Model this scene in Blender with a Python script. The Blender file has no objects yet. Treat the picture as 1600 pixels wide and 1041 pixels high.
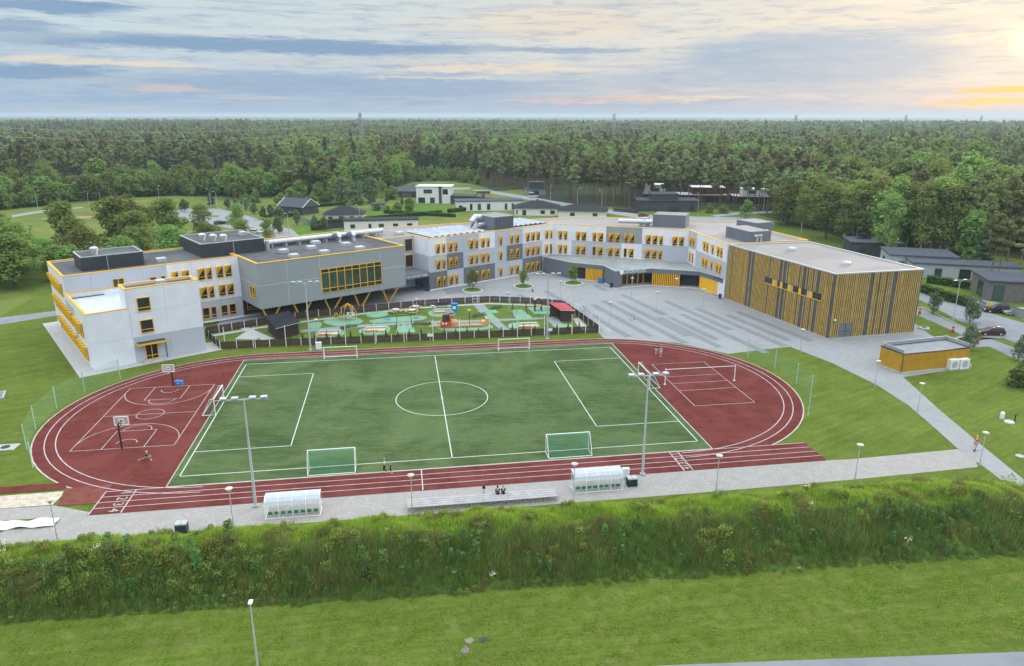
import bpy, bmesh, math, random
from mathutils import Vector, Matrix
R = math.radians
sc = bpy.context.scene
col = sc.collection
rnd = random.Random(7)

# ---------------------------------------------------------------- camera
cam = bpy.data.objects.new('camera', bpy.data.cameras.new('camera'))
col.objects.link(cam)
cam.location = (0, 0, 39.19)
cam.rotation_euler = (R(90 - 16.68), R(-0.08), 0)
cam.data.sensor_width = 36
cam.data.lens = 36 * 1134.35 / 1600
cam.data.clip_start = 1
cam.data.clip_end = 60000
sc.camera = cam

# ---------------------------------------------------------------- node helper
class NT:
    def __init__(s, tree): s.t = tree; s.n = tree.nodes; s.l = tree.links
    def node(s, typ, **kw):
        n = s.n.new(typ)
        for k, v in kw.items(): setattr(n, k, v)
        return n
    def put(s, sock, v):
        if hasattr(v, 'is_linked') or isinstance(v, bpy.types.NodeSocket): s.l.new(v, sock)
        else: sock.default_value = v
    def m(s, op, a, b=0.0, c=None, clamp=False):
        n = s.node('ShaderNodeMath', operation=op, use_clamp=clamp)
        s.put(n.inputs[0], a); s.put(n.inputs[1], b)
        if c is not None: s.put(n.inputs[2], c)
        return n.outputs[0]
    def ss(s, x, a, b):                      # smoothstep
        n = s.node('ShaderNodeMapRange', interpolation_type='SMOOTHSTEP')
        s.put(n.inputs[0], x); n.inputs[1].default_value = a; n.inputs[2].default_value = b
        return n.outputs[0]
    def mix(s, f, a, b, blend='MIX'):
        n = s.node('ShaderNodeMix', data_type='RGBA', blend_type=blend)
        s.put(n.inputs[0], f)
        for i, v in ((6, a), (7, b)):
            if isinstance(v, (tuple, list)): n.inputs[i].default_value = (*v[:3], 1)
            else: s.l.new(v, n.inputs[i])
        return n.outputs[2]
    def noise(s, vec, scale, detail=3, rough=.55, dist=0.0):
        n = s.node('ShaderNodeTexNoise'); n.inputs['Scale'].default_value = scale
        n.inputs['Detail'].default_value = detail; n.inputs['Roughness'].default_value = rough
        n.inputs['Distortion'].default_value = dist
        if vec is not None: s.l.new(vec, n.inputs['Vector'])
        return n.outputs[0]
    def xyz(s, x, y, z):
        n = s.node('ShaderNodeCombineXYZ')
        for i, v in enumerate((x, y, z)): s.put(n.inputs[i], v)
        return n.outputs[0]

# ---------------------------------------------------------------- sky and sun
SUN_AZ, SUN_EL = R(35.0), R(7.5)            # sun azimuth clockwise from +Y, elevation
w = bpy.data.worlds.new('World'); sc.world = w; w.use_nodes = True
T = NT(w.node_tree); T.n.clear()
out = T.node('ShaderNodeOutputWorld'); bg = T.node('ShaderNodeBackground'); T.l.new(bg.outputs[0], out.inputs[0])
tc = T.node('ShaderNodeTexCoord')
sx = T.node('ShaderNodeSeparateXYZ'); T.l.new(tc.outputs['Generated'], sx.inputs[0])
az = T.m('MULTIPLY', T.m('ARCTAN2', sx.outputs[0], sx.outputs[1]), 57.2958)       # degrees, 0 = +Y, + = right
el = T.m('MULTIPLY', T.m('ARCSINE', sx.outputs[2]), 57.2958)
sky = T.node('ShaderNodeTexSky', sky_type='NISHITA', sun_disc=False)
sky.sun_elevation = SUN_EL; sky.sun_rotation = SUN_AZ
sky.air_density = 1.0; sky.dust_density = 1.5; sky.ozone_density = 1.5
# cloud veil: coordinates of the cloud sheet (streaks get thin toward the horizon)
pv = T.xyz(T.m('MULTIPLY', az, .035), T.m('MULTIPLY', el, .30), 0.3)
wob = T.m('SUBTRACT', T.noise(pv, 2.2, 5, .6), .5)
wob2 = T.m('SUBTRACT', T.noise(T.xyz(T.m('MULTIPLY', az, .09), T.m('MULTIPLY', el, 1.1), 4.1), 2.0, 6, .65), .5)
wob3 = T.m('SUBTRACT', T.noise(T.xyz(T.m('MULTIPLY', az, .32), T.m('MULTIPLY', el, 1.9), 2.7), 2.4, 7, .68), .5)
azw = T.m('ADD', az, T.m('ADD', T.m('MULTIPLY', wob, 9.0), T.m('MULTIPLY', wob3, 4.0)))
elw = T.m('ADD', el, T.m('ADD', T.m('MULTIPLY', wob, .7), T.m('ADD', T.m('MULTIPLY', wob2, .8), T.m('MULTIPLY', wob3, .75))))
# high bright veil, cream toward the sun
sunny = T.ss(T.m('ABSOLUTE', T.m('SUBTRACT', az, 35.0)), 66, 4)
hi = T.mix(sunny, (.62, .74, .79), (.84, .78, .68))
lowc = T.mix(sunny, (.40, .54, .71), (.50, .57, .67))
base = T.mix(T.ss(el, .3, 5.5), lowc, hi)
# streaky grey-blue stratus
st = T.noise(T.xyz(T.m('MULTIPLY', az, .03), T.m('MULTIPLY', el, .55), 1.7), 2.6, 6, .6, .3)
base = T.mix(T.m('MULTIPLY', T.ss(st, .50, .66), .35), base, (.30, .42, .58))
cr = T.noise(T.xyz(T.m('MULTIPLY', az, .026), T.m('MULTIPLY', el, .75), 8.2), 2.4, 6, .6, .2)
base = T.mix(T.m('MULTIPLY', T.ss(cr, .54, .68), .45), base, T.mix(sunny, (.72, .66, .58), (.92, .72, .55)))
def blob(c, a0, e0, ra, re, colr, k=1.0, lo=1.12, hi_=.55):
    da = T.m('DIVIDE', T.m('SUBTRACT', azw, a0), ra); de = T.m('DIVIDE', T.m('SUBTRACT', elw, e0), re)
    r = T.m('SQRT', T.m('ADD', T.m('MULTIPLY', da, da), T.m('MULTIPLY', de, de)))
    return T.mix(T.m('MULTIPLY', T.ss(r, lo, hi_), k), c, colr)
B1, B2, CR, PK = (.20, .345, .56), (.36, .49, .66), (.88, .76, .62), (.76, .60, .56)
for q in ((-31, 6.4, 5.5, .5, B1, .85), (-27, 6.7, 3.5, .22, B1, .7), (-17, 4.65, 17, .62, B1, .85), (-34, 5.3, 5, .5, B1, .6), (4, 4.6, 7, .22, B1, .6),
          (-12, 2.1, 20, .9, (.33, .46, .65), .8), (-32, 2.6, 4.5, .5, B1, .75), (-28, 3.3, 9, .28, CR, .75), (-24, 1.7, 4, .18, PK, .6), (-1, 3.3, 9, .33, CR, .8), (-5, 2.7, 6, .12, CR, .6),
          (3.5, 6.4, 8, 1.3, CR, .75), (21.5, 3.7, 11, 2.2, (.37, .50, .66), .92), (12, 2.6, 6, .7, (.44, .53, .66), .6), (8, 1.15, 9, .25, PK, .85), (13.5, 1.2, 4, .2, CR, .6),
          (28, 7.7, 7, .9, (.92, .84, .72), .8), (34, 4.6, 2.2, 1.1, (1.0, .88, .68), .8), (32.5, .95, 4.0, .30, (1.0, .58, .20), .95), (33, 1.6, 3.4, .22, (1.0, .56, .10), .95), (29.5, 1.1, 2.0, .22, PK, .6)):
    base = blob(base, *q)
tex = T.noise(T.xyz(T.m('MULTIPLY', az, .11), T.m('MULTIPLY', el, .95), 6.3), 3.0, 8, .68, .4)
base = T.mix(T.m('MULTIPLY', T.ss(tex, .47, .68), .5), base, (.30, .42, .60))
base = T.mix(T.m('MULTIPLY', T.ss(tex, .45, .28), .24), base, T.mix(sunny, (.84, .80, .74), (1.0, .86, .70)))
# haze band right on the horizon
base = T.mix(T.m('MULTIPLY', T.ss(el, 1.0, -.2), .6), base, (.45, .56, .70))
# thin cloud glow round the hidden sun
sd = T.m('SQRT', T.m('ADD', T.m('POWER', T.m('SUBTRACT', az, 33.6), 2.0), T.m('POWER', T.m('SUBTRACT', el, 4.5), 2.0)))
base = T.mix(T.ss(sd, 1.3, .1), base, (1.6, 1.35, .85), 'MIX')
upc = T.mix(T.ss(el, 9, 40), base, (.70, .75, .80))
# overcast-like rise to the zenith; unseen upper sky boosted to light ground and walls
up = T.m('ADD', 1.0, T.m('MULTIPLY', T.ss(T.m('MAXIMUM', sx.outputs[2], 0.0), .14, .85), 2.25))
cl = T.node('ShaderNodeVectorMath', operation='SCALE'); T.l.new(upc, cl.inputs[0]); T.l.new(up, cl.inputs['Scale'])
ns = T.node('ShaderNodeVectorMath', operation='SCALE'); T.l.new(sky.outputs[0], ns.inputs[0]); ns.inputs['Scale'].default_value = .10
fin = T.mix(.94, ns.outputs[0], cl.outputs[0])
T.l.new(fin, bg.inputs[0]); bg.inputs[1].default_value = 1.0
sl = bpy.data.lights.new('sun', 'SUN'); sl.energy = 3.6; sl.angle = R(5); sl.color = (1.0, .83, .60)
sun = bpy.data.objects.new('sun', sl); col.objects.link(sun)
sun.rotation_euler = Vector((math.sin(SUN_AZ) * math.cos(SUN_EL), math.cos(SUN_AZ) * math.cos(SUN_EL), math.sin(SUN_EL))).to_track_quat('Z', 'Y').to_euler()
sun.location = (200, 300, 120)
sc.view_settings.view_transform = 'Standard'; sc.view_settings.look = 'None'
sc.view_settings.exposure = 0.0; sc.view_settings.gamma = 1.0
sc.view_settings.use_curve_mapping = False
sc.render.engine = 'CYCLES'
sc.cycles.max_bounces = 5; sc.cycles.diffuse_bounces = 3; sc.cycles.glossy_bounces = 2
sc.cycles.transmission_bounces = 3; sc.cycles.transparent_max_bounces = 12; sc.cycles.volume_bounces = 1
sc.cycles.use_denoising = True

# ---------------------------------------------------------------- materials
MATS = {}
def mat(name, c, rough=.8, var=.12, scale=.6, metal=0.0, bump=0.0, bscale=8.0, spec=.1, emit=None, objvar=0.0, c2=None):
    if name in MATS: return MATS[name]
    m = bpy.data.materials.new(name); m.use_nodes = True
    t = NT(m.node_tree); b = t.n['Principled BSDF']
    b.inputs['Roughness'].default_value = rough; b.inputs['Metallic'].default_value = metal
    b.inputs['Specular IOR Level'].default_value = spec
    g = t.node('ShaderNodeNewGeometry')
    nz = t.noise(g.outputs['Position'], scale, 4, .6)
    dark = tuple(v * (1 - var) for v in c); lite = tuple(min(v * (1 + var), .95) for v in c)
    cc = t.mix(t.ss(nz, .25, .75), dark, lite)
    if c2 is not None:
        cc = t.mix(t.ss(t.noise(g.outputs['Position'], scale * .23, 3), .42, .62), cc, c2)
    if objvar:
        oi = t.node('ShaderNodeObjectInfo')
        hs = t.node('ShaderNodeHueSaturation'); t.l.new(cc, hs.inputs['Color'])
        t.l.new(t.m('ADD', 1 - objvar, t.m('MULTIPLY', oi.outputs['Random'], 2 * objvar)), hs.inputs['Value'])
        t.l.new(t.m('ADD', .5 - objvar * .06, t.m('MULTIPLY', oi.outputs['Random'], .12 * objvar)), hs.inputs['Hue'])
        cc = hs.outputs[0]
    t.l.new(cc, b.inputs['Base Color'])
    if bump:
        bn = t.node('ShaderNodeBump'); bn.inputs['Strength'].default_value = bump; bn.inputs['Distance'].default_value = .1
        t.l.new(t.noise(g.outputs['Position'], bscale, 4), bn.inputs['Height']); t.l.new(bn.outputs[0], b.inputs['Normal'])
    if emit:
        b.inputs['Emission Color'].default_value = (*c, 1); b.inputs['Emission Strength'].default_value = emit
    MATS[name] = m
    return m
def grass_mat(name, c1, c2, c3, s1=.08, s2=.6, stripe=None):
    m = bpy.data.materials.new(name); m.use_nodes = True
    t = NT(m.node_tree); b = t.n['Principled BSDF']
    b.inputs['Roughness'].default_value = .95; b.inputs['Specular IOR Level'].default_value = .03
    g = t.node('ShaderNodeNewGeometry'); P = g.outputs['Position']
    a = t.noise(P, s1, 5, .6); f = t.noise(P, s2, 6, .7); ff = t.noise(P, 2.6, 6, .85)
    c = t.mix(t.ss(a, .35, .65), c1, c2)
    c = t.mix(t.m('MULTIPLY', t.ss(f, .45, .72), .75), c, c3)
    dk = t.m('ADD', .30, t.m('MULTIPLY', ff, 1.40))
    dk = t.m('MULTIPLY', dk, t.m('ADD', .66, t.m('MULTIPLY', t.noise(P, .22, 6, .75), .68)))
    if stripe is not None:
        sp = t.node('ShaderNodeSeparateXYZ'); t.l.new(P, sp.inputs[0])
        q = t.m('ADD', t.m('MULTIPLY', sp.outputs[0], -math.sin(stripe)), t.m('MULTIPLY', sp.outputs[1], math.cos(stripe)))
        pp = t.m('ADD', t.m('MULTIPLY', sp.outputs[0], math.cos(stripe)), t.m('MULTIPLY', sp.outputs[1], math.sin(stripe)))
        sn = t.noise(t.xyz(t.m('MULTIPLY', pp, .05), t.m('MULTIPLY', q, .8), 0), 1.6, 6, .7)
        dk = t.m('MULTIPLY', dk, t.m('ADD', .45, t.m('MULTIPLY', sn, 1.1)))
    vm = t.node('ShaderNodeVectorMath', operation='SCALE'); t.l.new(c, vm.inputs[0]); t.l.new(dk, vm.inputs['Scale'])
    t.l.new(vm.outputs[0], b.inputs['Base Color'])
    bn = t.node('ShaderNodeBump'); bn.inputs['Strength'].default_value = .6; bn.inputs['Distance'].default_value = .12
    t.l.new(ff, bn.inputs['Height']); t.l.new(bn.outputs[0], b.inputs['Normal'])
    MATS[name] = m
    return m
def leaf_mat(name, c1, c2, objvar=.25, trans=.4, k=1.75):
    c1 = tuple(v * k for v in c1); c2 = tuple(v * k for v in c2)
    m = bpy.data.materials.new(name); m.use_nodes = True
    t = NT(m.node_tree); b = t.n['Principled BSDF']; o = t.n['Material Output']
    b.inputs['Roughness'].default_value = .8; b.inputs['Specular IOR Level'].default_value = .05
    g = t.node('ShaderNodeNewGeometry'); oi = t.node('ShaderNodeObjectInfo')
    tcn = t.node('ShaderNodeTexCoord')
    nz = t.noise(tcn.outputs['Object'], .55, 3, .6)
    rp = t.m('ADD', t.m('MULTIPLY', g.outputs['Random Per Island'], .45), t.m('MULTIPLY', nz, .75))
    c = t.mix(t.ss(rp, .25, .95), c1, c2)
    hs = t.node('ShaderNodeHueSaturation'); t.l.new(c, hs.inputs['Color'])
    t.l.new(t.m('ADD', 1 - objvar, t.m('MULTIPLY', oi.outputs['Random'], 2 * objvar)), hs.inputs['Value'])
    t.l.new(t.m('ADD', .5 - .03 * objvar / .25, t.m('MULTIPLY', oi.outputs['Random'], .05 * objvar / .25)), hs.inputs['Hue'])
    t.l.new(hs.outputs[0], b.inputs['Base Color'])
    tr = t.node('ShaderNodeBsdfTranslucent'); t.l.new(hs.outputs[0], tr.inputs[0])
    ms = t.node('ShaderNodeMixShader'); ms.inputs[0].default_value = trans
    t.l.new(b.outputs[0], ms.inputs[1]); t.l.new(tr.outputs[0], ms.inputs[2]); t.l.new(ms.outputs[0], o.inputs[0])
    MATS[name] = m
    return m
def net_mat(name, c, alpha):
    m = bpy.data.materials.new(name); m.use_nodes = True
    t = NT(m.node_tree); b = t.n['Principled BSDF']; o = t.n['Material Output']
    b.inputs['Base Color'].default_value = (*c, 1); b.inputs['Roughness'].default_value = .8
    g = t.node('ShaderNodeNewGeometry')
    nz = t.noise(g.outputs['Position'], 3.0, 3)
    tr = t.node('ShaderNodeBsdfTransparent'); ms = t.node('ShaderNodeMixShader')
    t.l.new(t.m('MULTIPLY', t.m('ADD', .7, t.m('MULTIPLY', nz, .6)), alpha, clamp=True), ms.inputs[0])
    t.l.new(tr.outputs[0], ms.inputs[1]); t.l.new(b.outputs[0], ms.inputs[2]); t.l.new(ms.outputs[0], o.inputs[0])
    MATS[name] = m
    return m
def glass_mat(name, c, rough=.06):
    m = bpy.data.materials.new(name); m.use_nodes = True
    t = NT(m.node_tree); b = t.n['Principled BSDF']
    g = t.node('ShaderNodeNewGeometry'); oi = t.node('ShaderNodeObjectInfo')
    nz = t.noise(g.outputs['Position'], .8, 3)
    k = t.m('ADD', t.m('MULTIPLY', nz, 1.0), t.m('MULTIPLY', oi.outputs['Random'], .8))
    t.l.new(t.mix(t.ss(k, .4, 1.4), tuple(v * .5 for v in c), tuple(v * 1.8 for v in c)), b.inputs['Base Color'])
    b.inputs['Roughness'].default_value = rough; b.inputs['Specular IOR Level'].default_value = .5
    MATS[name] = m
    return m
YEL = mat('yellow_paint', (.86, .47, .035), .5, .06)
WHITE = mat('white_panel', (.73, .76, .83), .6, .055, .5)
LGREY = mat('light_grey_panel', (.47, .50, .57), .6, .03, .25)
MGREY = mat('mid_grey_panel', (.30, .325, .345), .55, .04, .25)
DGREY = mat('dark_grey_panel', (.155, .175, .205), .55, .05, .3)
CHAR = mat('charcoal_metal', (.055, .062, .072), .5, .12, .5)
ROOF = mat('roof_felt', (.098, .102, .110), .9, .25, .35, c2=(.128, .132, .138))
ROOFL = mat('roof_felt_pale', (.30, .285, .285), .9, .08, .2, c2=(.25, .24, .24))
SILVER = mat('galvanised_steel', (.55, .58, .62), .35, .15, 1.5, metal=.7)
STEEL = mat('painted_steel_grey', (.42, .46, .48), .5, .08)
WPAINT = mat('white_paint', (.78, .79, .80), .5, .04)
BLACK = mat('black_paint', (.02, .02, .022), .5, .1)
GLASS = glass_mat('window_glass', (.022, .026, .028))
GGLASS = glass_mat('green_glass', (.03, .055, .045))
CONC = mat('concrete', (.42, .42, .41), .85, .1, 1.2, bump=.1)
BROWN = mat('brown_wood', (.075, .048, .042), .8, .2, 2.0)
TIMBER = mat('pale_timber', (.50, .36, .22), .8, .15, 2.0)
SLATER = mat('slate_roof', (.036, .039, .044), .85, .15, 1.0)
BLUE = mat('blue_plastic', (.04, .22, .55), .5)
RED = mat('red_plastic', (.55, .05, .04), .5)
ORANGE = mat('orange_red_panel', (.62, .10, .04), .6)
GREENP = mat('green_plastic', (.03, .22, .10), .5)
SKIN = mat('skin', (.55, .35, .26), .6, .05)
BARK = mat('bark', (.10, .08, .065), .9, .3, 3.0)
PBARK = mat('pine_bark', (.215, .130, .088), .9, .3, .8)
BBARK = mat('birch_bark', (.52, .50, .46), .8, .35, 2.5)
NETG = net_mat('green_net', (.05, .28, .15), .30)
NETF = net_mat('pale_fence_net', (.20, .45, .28), .16)

# ---------------------------------------------------------------- mesh builder
class MB:
    def __init__(s): s.v = []; s.f = []; s.mi = []; s.k = 0
    def face(s, pts):
        i = len(s.v); s.v += [tuple(p) for p in pts]; s.f.append(tuple(range(i, i + len(pts)))); s.mi.append(s.k)
    def box(s, x0, x1, y0, y1, z0, z1):
        i = len(s.v)
        s.v += [(x0, y0, z0), (x1, y0, z0), (x1, y1, z0), (x0, y1, z0), (x0, y0, z1), (x1, y0, z1), (x1, y1, z1), (x0, y1, z1)]
        for f in ((0, 3, 2, 1), (4, 5, 6, 7), (0, 1, 5, 4), (1, 2, 6, 5), (2, 3, 7, 6), (3, 0, 4, 7)):
            s.f.append(tuple(i + k for k in f)); s.mi.append(s.k)
        return s
    def bx(s, c, d, rz=0):                       # centre, size, rotation
        n0 = len(s.v); s.box(-d[0] / 2, d[0] / 2, -d[1] / 2, d[1] / 2, -d[2] / 2, d[2] / 2)
        ca, sa = math.cos(rz), math.sin(rz)
        for k in range(n0, len(s.v)):
            x, y, z = s.v[k]; s.v[k] = (c[0] + x * ca - y * sa, c[1] + x * sa + y * ca, c[2] + z)
        return s
    def prism(s, poly, z0, z1):
        a = sum(poly[k][0] * poly[(k + 1) % len(poly)][1] - poly[(k + 1) % len(poly)][0] * poly[k][1] for k in range(len(poly)))
        if a < 0: poly = poly[::-1]
        n = len(poly); i = len(s.v)
        s.v += [(p[0], p[1], z0) for p in poly] + [(p[0], p[1], z1) for p in poly]
        s.f.append(tuple(i + k for k in range(n))[::-1]); s.f.append(tuple(i + n + k for k in range(n)))
        s.mi += [s.k, s.k]
        for k in range(n):
            j = (k + 1) % n; s.f.append((i + k, i + j, i + n + j, i + n + k)); s.mi.append(s.k)
        return s
    def tube(s, pts, r, n=6, cap=True):          # r scalar or list
        pts = [Vector(p) for p in pts]; m = len(pts); i = len(s.v)
        rs = r if isinstance(r, (list, tuple)) else [r] * m
        for k, p in enumerate(pts):
            d = (pts[min(k + 1, m - 1)] - pts[max(k - 1, 0)]).normalized()
            a = d.cross(Vector((0, 0, 1)) if abs(d.z) < .95 else Vector((1, 0, 0))).normalized(); b = d.cross(a)
            for q in range(n):
                t = 2 * math.pi * q / n; s.v.append(tuple(p + (a * math.cos(t) + b * math.sin(t)) * rs[k]))
        for k in range(m - 1):
            for q in range(n):
                s.f.append((i + k * n + q, i + k * n + (q + 1) % n, i + (k + 1) * n + (q + 1) % n, i + (k + 1) * n + q)); s.mi.append(s.k)
        if cap:
            s.f.append(tuple(i + q for q in range(n))[::-1]); s.f.append(tuple(i + (m - 1) * n + q for q in range(n))); s.mi += [s.k, s.k]
        return s
    def lathe(s, prof, c=(0, 0, 0), n=12):       # profile of (radius, z)
        i = len(s.v); m = len(prof)
        for r_, z in prof:
            for q in range(n):
                t = 2 * math.pi * q / n; s.v.append((c[0] + r_ * math.cos(t), c[1] + r_ * math.sin(t), c[2] + z))
        for k in range(m - 1):
            for q in range(n):
                s.f.append((i + k * n + q, i + k * n + (q + 1) % n, i + (k + 1) * n + (q + 1) % n, i + (k + 1) * n + q)); s.mi.append(s.k)
        s.f.append(tuple(i + q for q in range(n))[::-1]); s.f.append(tuple(i + (m - 1) * n + q for q in range(n))); s.mi += [s.k, s.k]
        return s
    def mesh(s, name, mats):
        me = bpy.data.meshes.new(name); me.from_pydata(s.v, [], s.f)
        for m in (mats if isinstance(mats, (list, tuple)) else [mats]): me.materials.append(m)
        if any(s.mi): me.polygons.foreach_set('material_index', s.mi)
        me.update(); return me
    def build(s, name, mats, parent=None, loc=(0, 0, 0), rz=0, smooth=False):
        me = s.mesh(name, mats)
        if smooth: me.polygons.foreach_set('use_smooth', [True] * len(me.polygons))
        return link(name, me, parent, loc, rz)
def link(name, me, parent=None, loc=(0, 0, 0), rz=0, rot=None):
    o = bpy.data.objects.new(name, me); col.objects.link(o)
    o.location = loc; o.rotation_euler = rot if rot else (0, 0, rz); o.parent = parent
    return o
def tag(o, label, cat, group=None):
    o['label'] = label; o['category'] = cat
    if group: o['group'] = group
    return o
def empty(name, loc, rz, label, cat, group=None):
    o = link(name, None, None, loc, rz); o.empty_display_size = .3
    return tag(o, label, cat, group)
def struct(o, kind='structure'): o['kind'] = kind; return o
def copy_tree(o, parent=None):
    c = o.copy(); col.objects.link(c); c.parent = parent
    for ch in KIDS.get(o.name, list(o.children)): copy_tree(ch, c)
    return c
KIDS = {}
def place(proto, used, loc, rz, label, group=None):
    """first call moves the prototype itself, later calls copy it with its parts"""
    o = proto if not used else copy_tree(proto); used.append(1)
    o.location = loc; o.rotation_euler = (0, 0, rz); o['label'] = label
    if group: o['group'] = group
    return o
def v3(p, z=0.0): return (p[0], p[1], z)
def lerp(a, b, t): return (a[0] + (b[0] - a[0]) * t, a[1] + (b[1] - a[1]) * t)
def strip(mb, pts, wd, z):                       # flat painted line of width wd along a polyline
    for k in range(len(pts) - 1):
        a, b = Vector(pts[k]), Vector(pts[k + 1]); d = (b - a).normalized(); n = Vector((-d.y, d.x)) * wd / 2
        e = d * (wd / 2 if len(pts) == 2 else 0)
        mb.face([(*(a - n - e), z), (*(b - n + e), z), (*(b + n + e), z), (*(a + n - e), z)])
    return mb
def strip_c(mb, pts, wd, z):                     # mitred version for curves
    m = len(pts); L = []
    for k in range(m):
        a, b = Vector(pts[max(k - 1, 0)]), Vector(pts[min(k + 1, m - 1)]); d = (b - a).normalized(); n = Vector((-d.y, d.x)) * wd / 2
        p = Vector(pts[k]); L.append((p - n, p + n))
    for k in range(m - 1):
        mb.face([(*L[k][0], z), (*L[k + 1][0], z), (*L[k + 1][1], z), (*L[k][1], z)])
    return mb

# ================================================================ SETTING
TH = .1545; FCX, FCY = -10.07, 97.92
def FW(p, q): return (FCX + p * math.cos(TH) - q * math.sin(TH), FCY + p * math.sin(TH) + q * math.cos(TH))
def text_mesh(s, size, extrude=.0, name='lettering'):
    cu = bpy.data.curves.new(name, 'FONT'); cu.body = s; cu.size = size; cu.extrude = extrude
    cu.align_x = 'CENTER'; cu.align_y = 'CENTER'; cu.resolution_u = 3
    o = bpy.data.objects.new(name, cu); col.objects.link(o)
    dg = bpy.context.evaluated_depsgraph_get(); me = bpy.data.meshes.new_from_object(o.evaluated_get(dg))
    bpy.data.objects.remove(o); bpy.data.curves.remove(cu)
    return me
LAWN = grass_mat('lawn', (.092, .136, .021), (.116, .162, .028), (.152, .180, .045), .05, .45, stripe=R(33))
MEADOW = grass_mat('meadow', (.115, .165, .035), (.175, .195, .055), (.085, .135, .030), .025, .12)
FRONT = grass_mat('front_lawn', (.094, .136, .021), (.114, .156, .026), (.158, .180, .050), .06, .5, stripe=TH)
# ground: one sheet to the horizon, finer near the site
gx = [-16000, -9000, -5000, -2200, -1000, -500] + list(range(-300, 301, 50)) + [500, 1000, 2200, 5000, 9000, 16000]
gy = [-3000, -800, -200] + list(range(0, 501, 50)) + [700, 1000, 1600, 2600, 5000, 9000, 16500]
mb = MB(); mb.v = [(x, y, 0) for y in gy for x in gx]; n = len(gx)
mb.f = [(j * n + i, j * n + i + 1, (j + 1) * n + i + 1, (j + 1) * n + i) for j in range(len(gy) - 1) for i in range(n - 1)]
mb.mi = [0] * len(mb.f)
struct(mb.build('ground', LAWN))
def ccw(poly):
    a = sum(poly[k][0] * poly[(k + 1) % len(poly)][1] - poly[(k + 1) % len(poly)][0] * poly[k][1] for k in range(len(poly)))
    return poly if a > 0 else poly[::-1]
def patch(name, poly, m, z, kind='structure'):
    b = MB(); b.face([(p[0], p[1], z) for p in ccw([tuple(p[:2]) for p in poly])]); return struct(b.build(name, m), kind)
# meadow beyond the school, cut into wide fields
patch('meadow_left', [(-116.20, 131.59), (-102.53, 138.15), (-111.62, 175.77), (-102.89, 191.38), (-76.24, 225.95), (24.93, 282.77), (61.60, 335.17), (117.72, 683.92), (-663.33, 702.59)], MEADOW, .008)
patch('front_lawn', [FW(-75, -43), FW(20, -45), FW(75, -47), FW(90, -75), FW(-75, -75)], FRONT, .012)
DIRT = mat('bare_earth', (.20, .17, .12), .95, .3, 1.5)
ASPH = mat('asphalt', (.215, .23, .25), .9, .10, .5, c2=(.245, .26, .28))
ROADG = mat('pale_asphalt', (.27, .285, .30), .9, .12, .4)
GRAVEL = mat('gravel', (.34, .33, .315), .95, .18, 3.5, bump=.4, bscale=14, c2=(.315, .305, .285))
TRACK = mat('red_rubber', (.130, .034, .029), .85, .2, 1.1, c2=(.158, .045, .039), bump=.1, bscale=30, spec=.03)
TRACK2 = mat('worn_red_rubber', (.185, .062, .05), .9, .25, .8, spec=.03)
LINE = mat('line_paint', (.46, .41, .41), .8, .2, 1.5)
# plaza paving: concrete setts, drawn as a fine joint pattern
def paving(name, c, sc_):
    m = bpy.data.materials.new(name); m.use_nodes = True; t = NT(m.node_tree); b = t.n['Principled BSDF']
    b.inputs['Roughness'].default_value = .85; b.inputs['Specular IOR Level'].default_value = .1
    g = t.node('ShaderNodeNewGeometry'); br = t.node('ShaderNodeTexBrick')
    mp = t.node('ShaderNodeMapping'); mp.inputs['Rotation'].default_value = (0, 0, R(20)); t.l.new(g.outputs['Position'], mp.inputs[0]); t.l.new(mp.outputs[0], br.inputs['Vector'])
    br.inputs['Scale'].default_value = sc_; br.inputs['Mortar Size'].default_value = .012
    br.inputs['Color1'].default_value = (*[v * .93 for v in c], 1); br.inputs['Color2'].default_value = (*[v * 1.07 for v in c], 1)
    br.inputs['Mortar'].default_value = (*[v * .8 for v in c], 1)
    nz = t.noise(g.outputs['Position'], .09, 5, .65)
    vm = t.node('ShaderNodeVectorMath', operation='SCALE'); t.l.new(br.outputs[0], vm.inputs[0]); t.l.new(t.m('ADD', .8, t.m('MULTIPLY', nz, .4)), vm.inputs['Scale'])
    t.l.new(vm.outputs[0], b.inputs['Base Color']); MATS[name] = m; return m
PAVE = paving('plaza_setts', (.296, .305, .309), .8)
PAVED = paving('plaza_dark_setts', (.214, .227, .240), .8)
plaza = [(-56.28, 130.04), (-51.01, 137.42), (-43.50, 140.66), (-30.83, 146.31), (-18.63, 151.29), (-4.91, 154.85), (4.07, 153.95), (11.01, 151.12), (14.34, 139.89), (16.36, 130.73), (16.99, 127.05), (22.46, 126.43), (29.41, 124.84), (37.25, 118.38),
         (43.60, 120.66), (49.30, 122.47), (52.98, 113.75), (55.49, 103.57), (56.08, 95.39), (55.45, 87.48), (54.86, 81.37), (55.08, 75.49), (54.85, 69.48), (55.71, 61.60), (59.31, 66.32), (57.65, 73.63), (58.50, 83.18), (59.54, 93.51), (61.33, 106.94), (75.07, 111.73), (78.95, 120.87), (77.80, 126.17), (78.81, 134.07),
         (82, 150), (70, 185), (20, 195), (-20, 172), (-60, 150)]
patch('plaza_paving', plaza, PAVE, .03)
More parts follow.
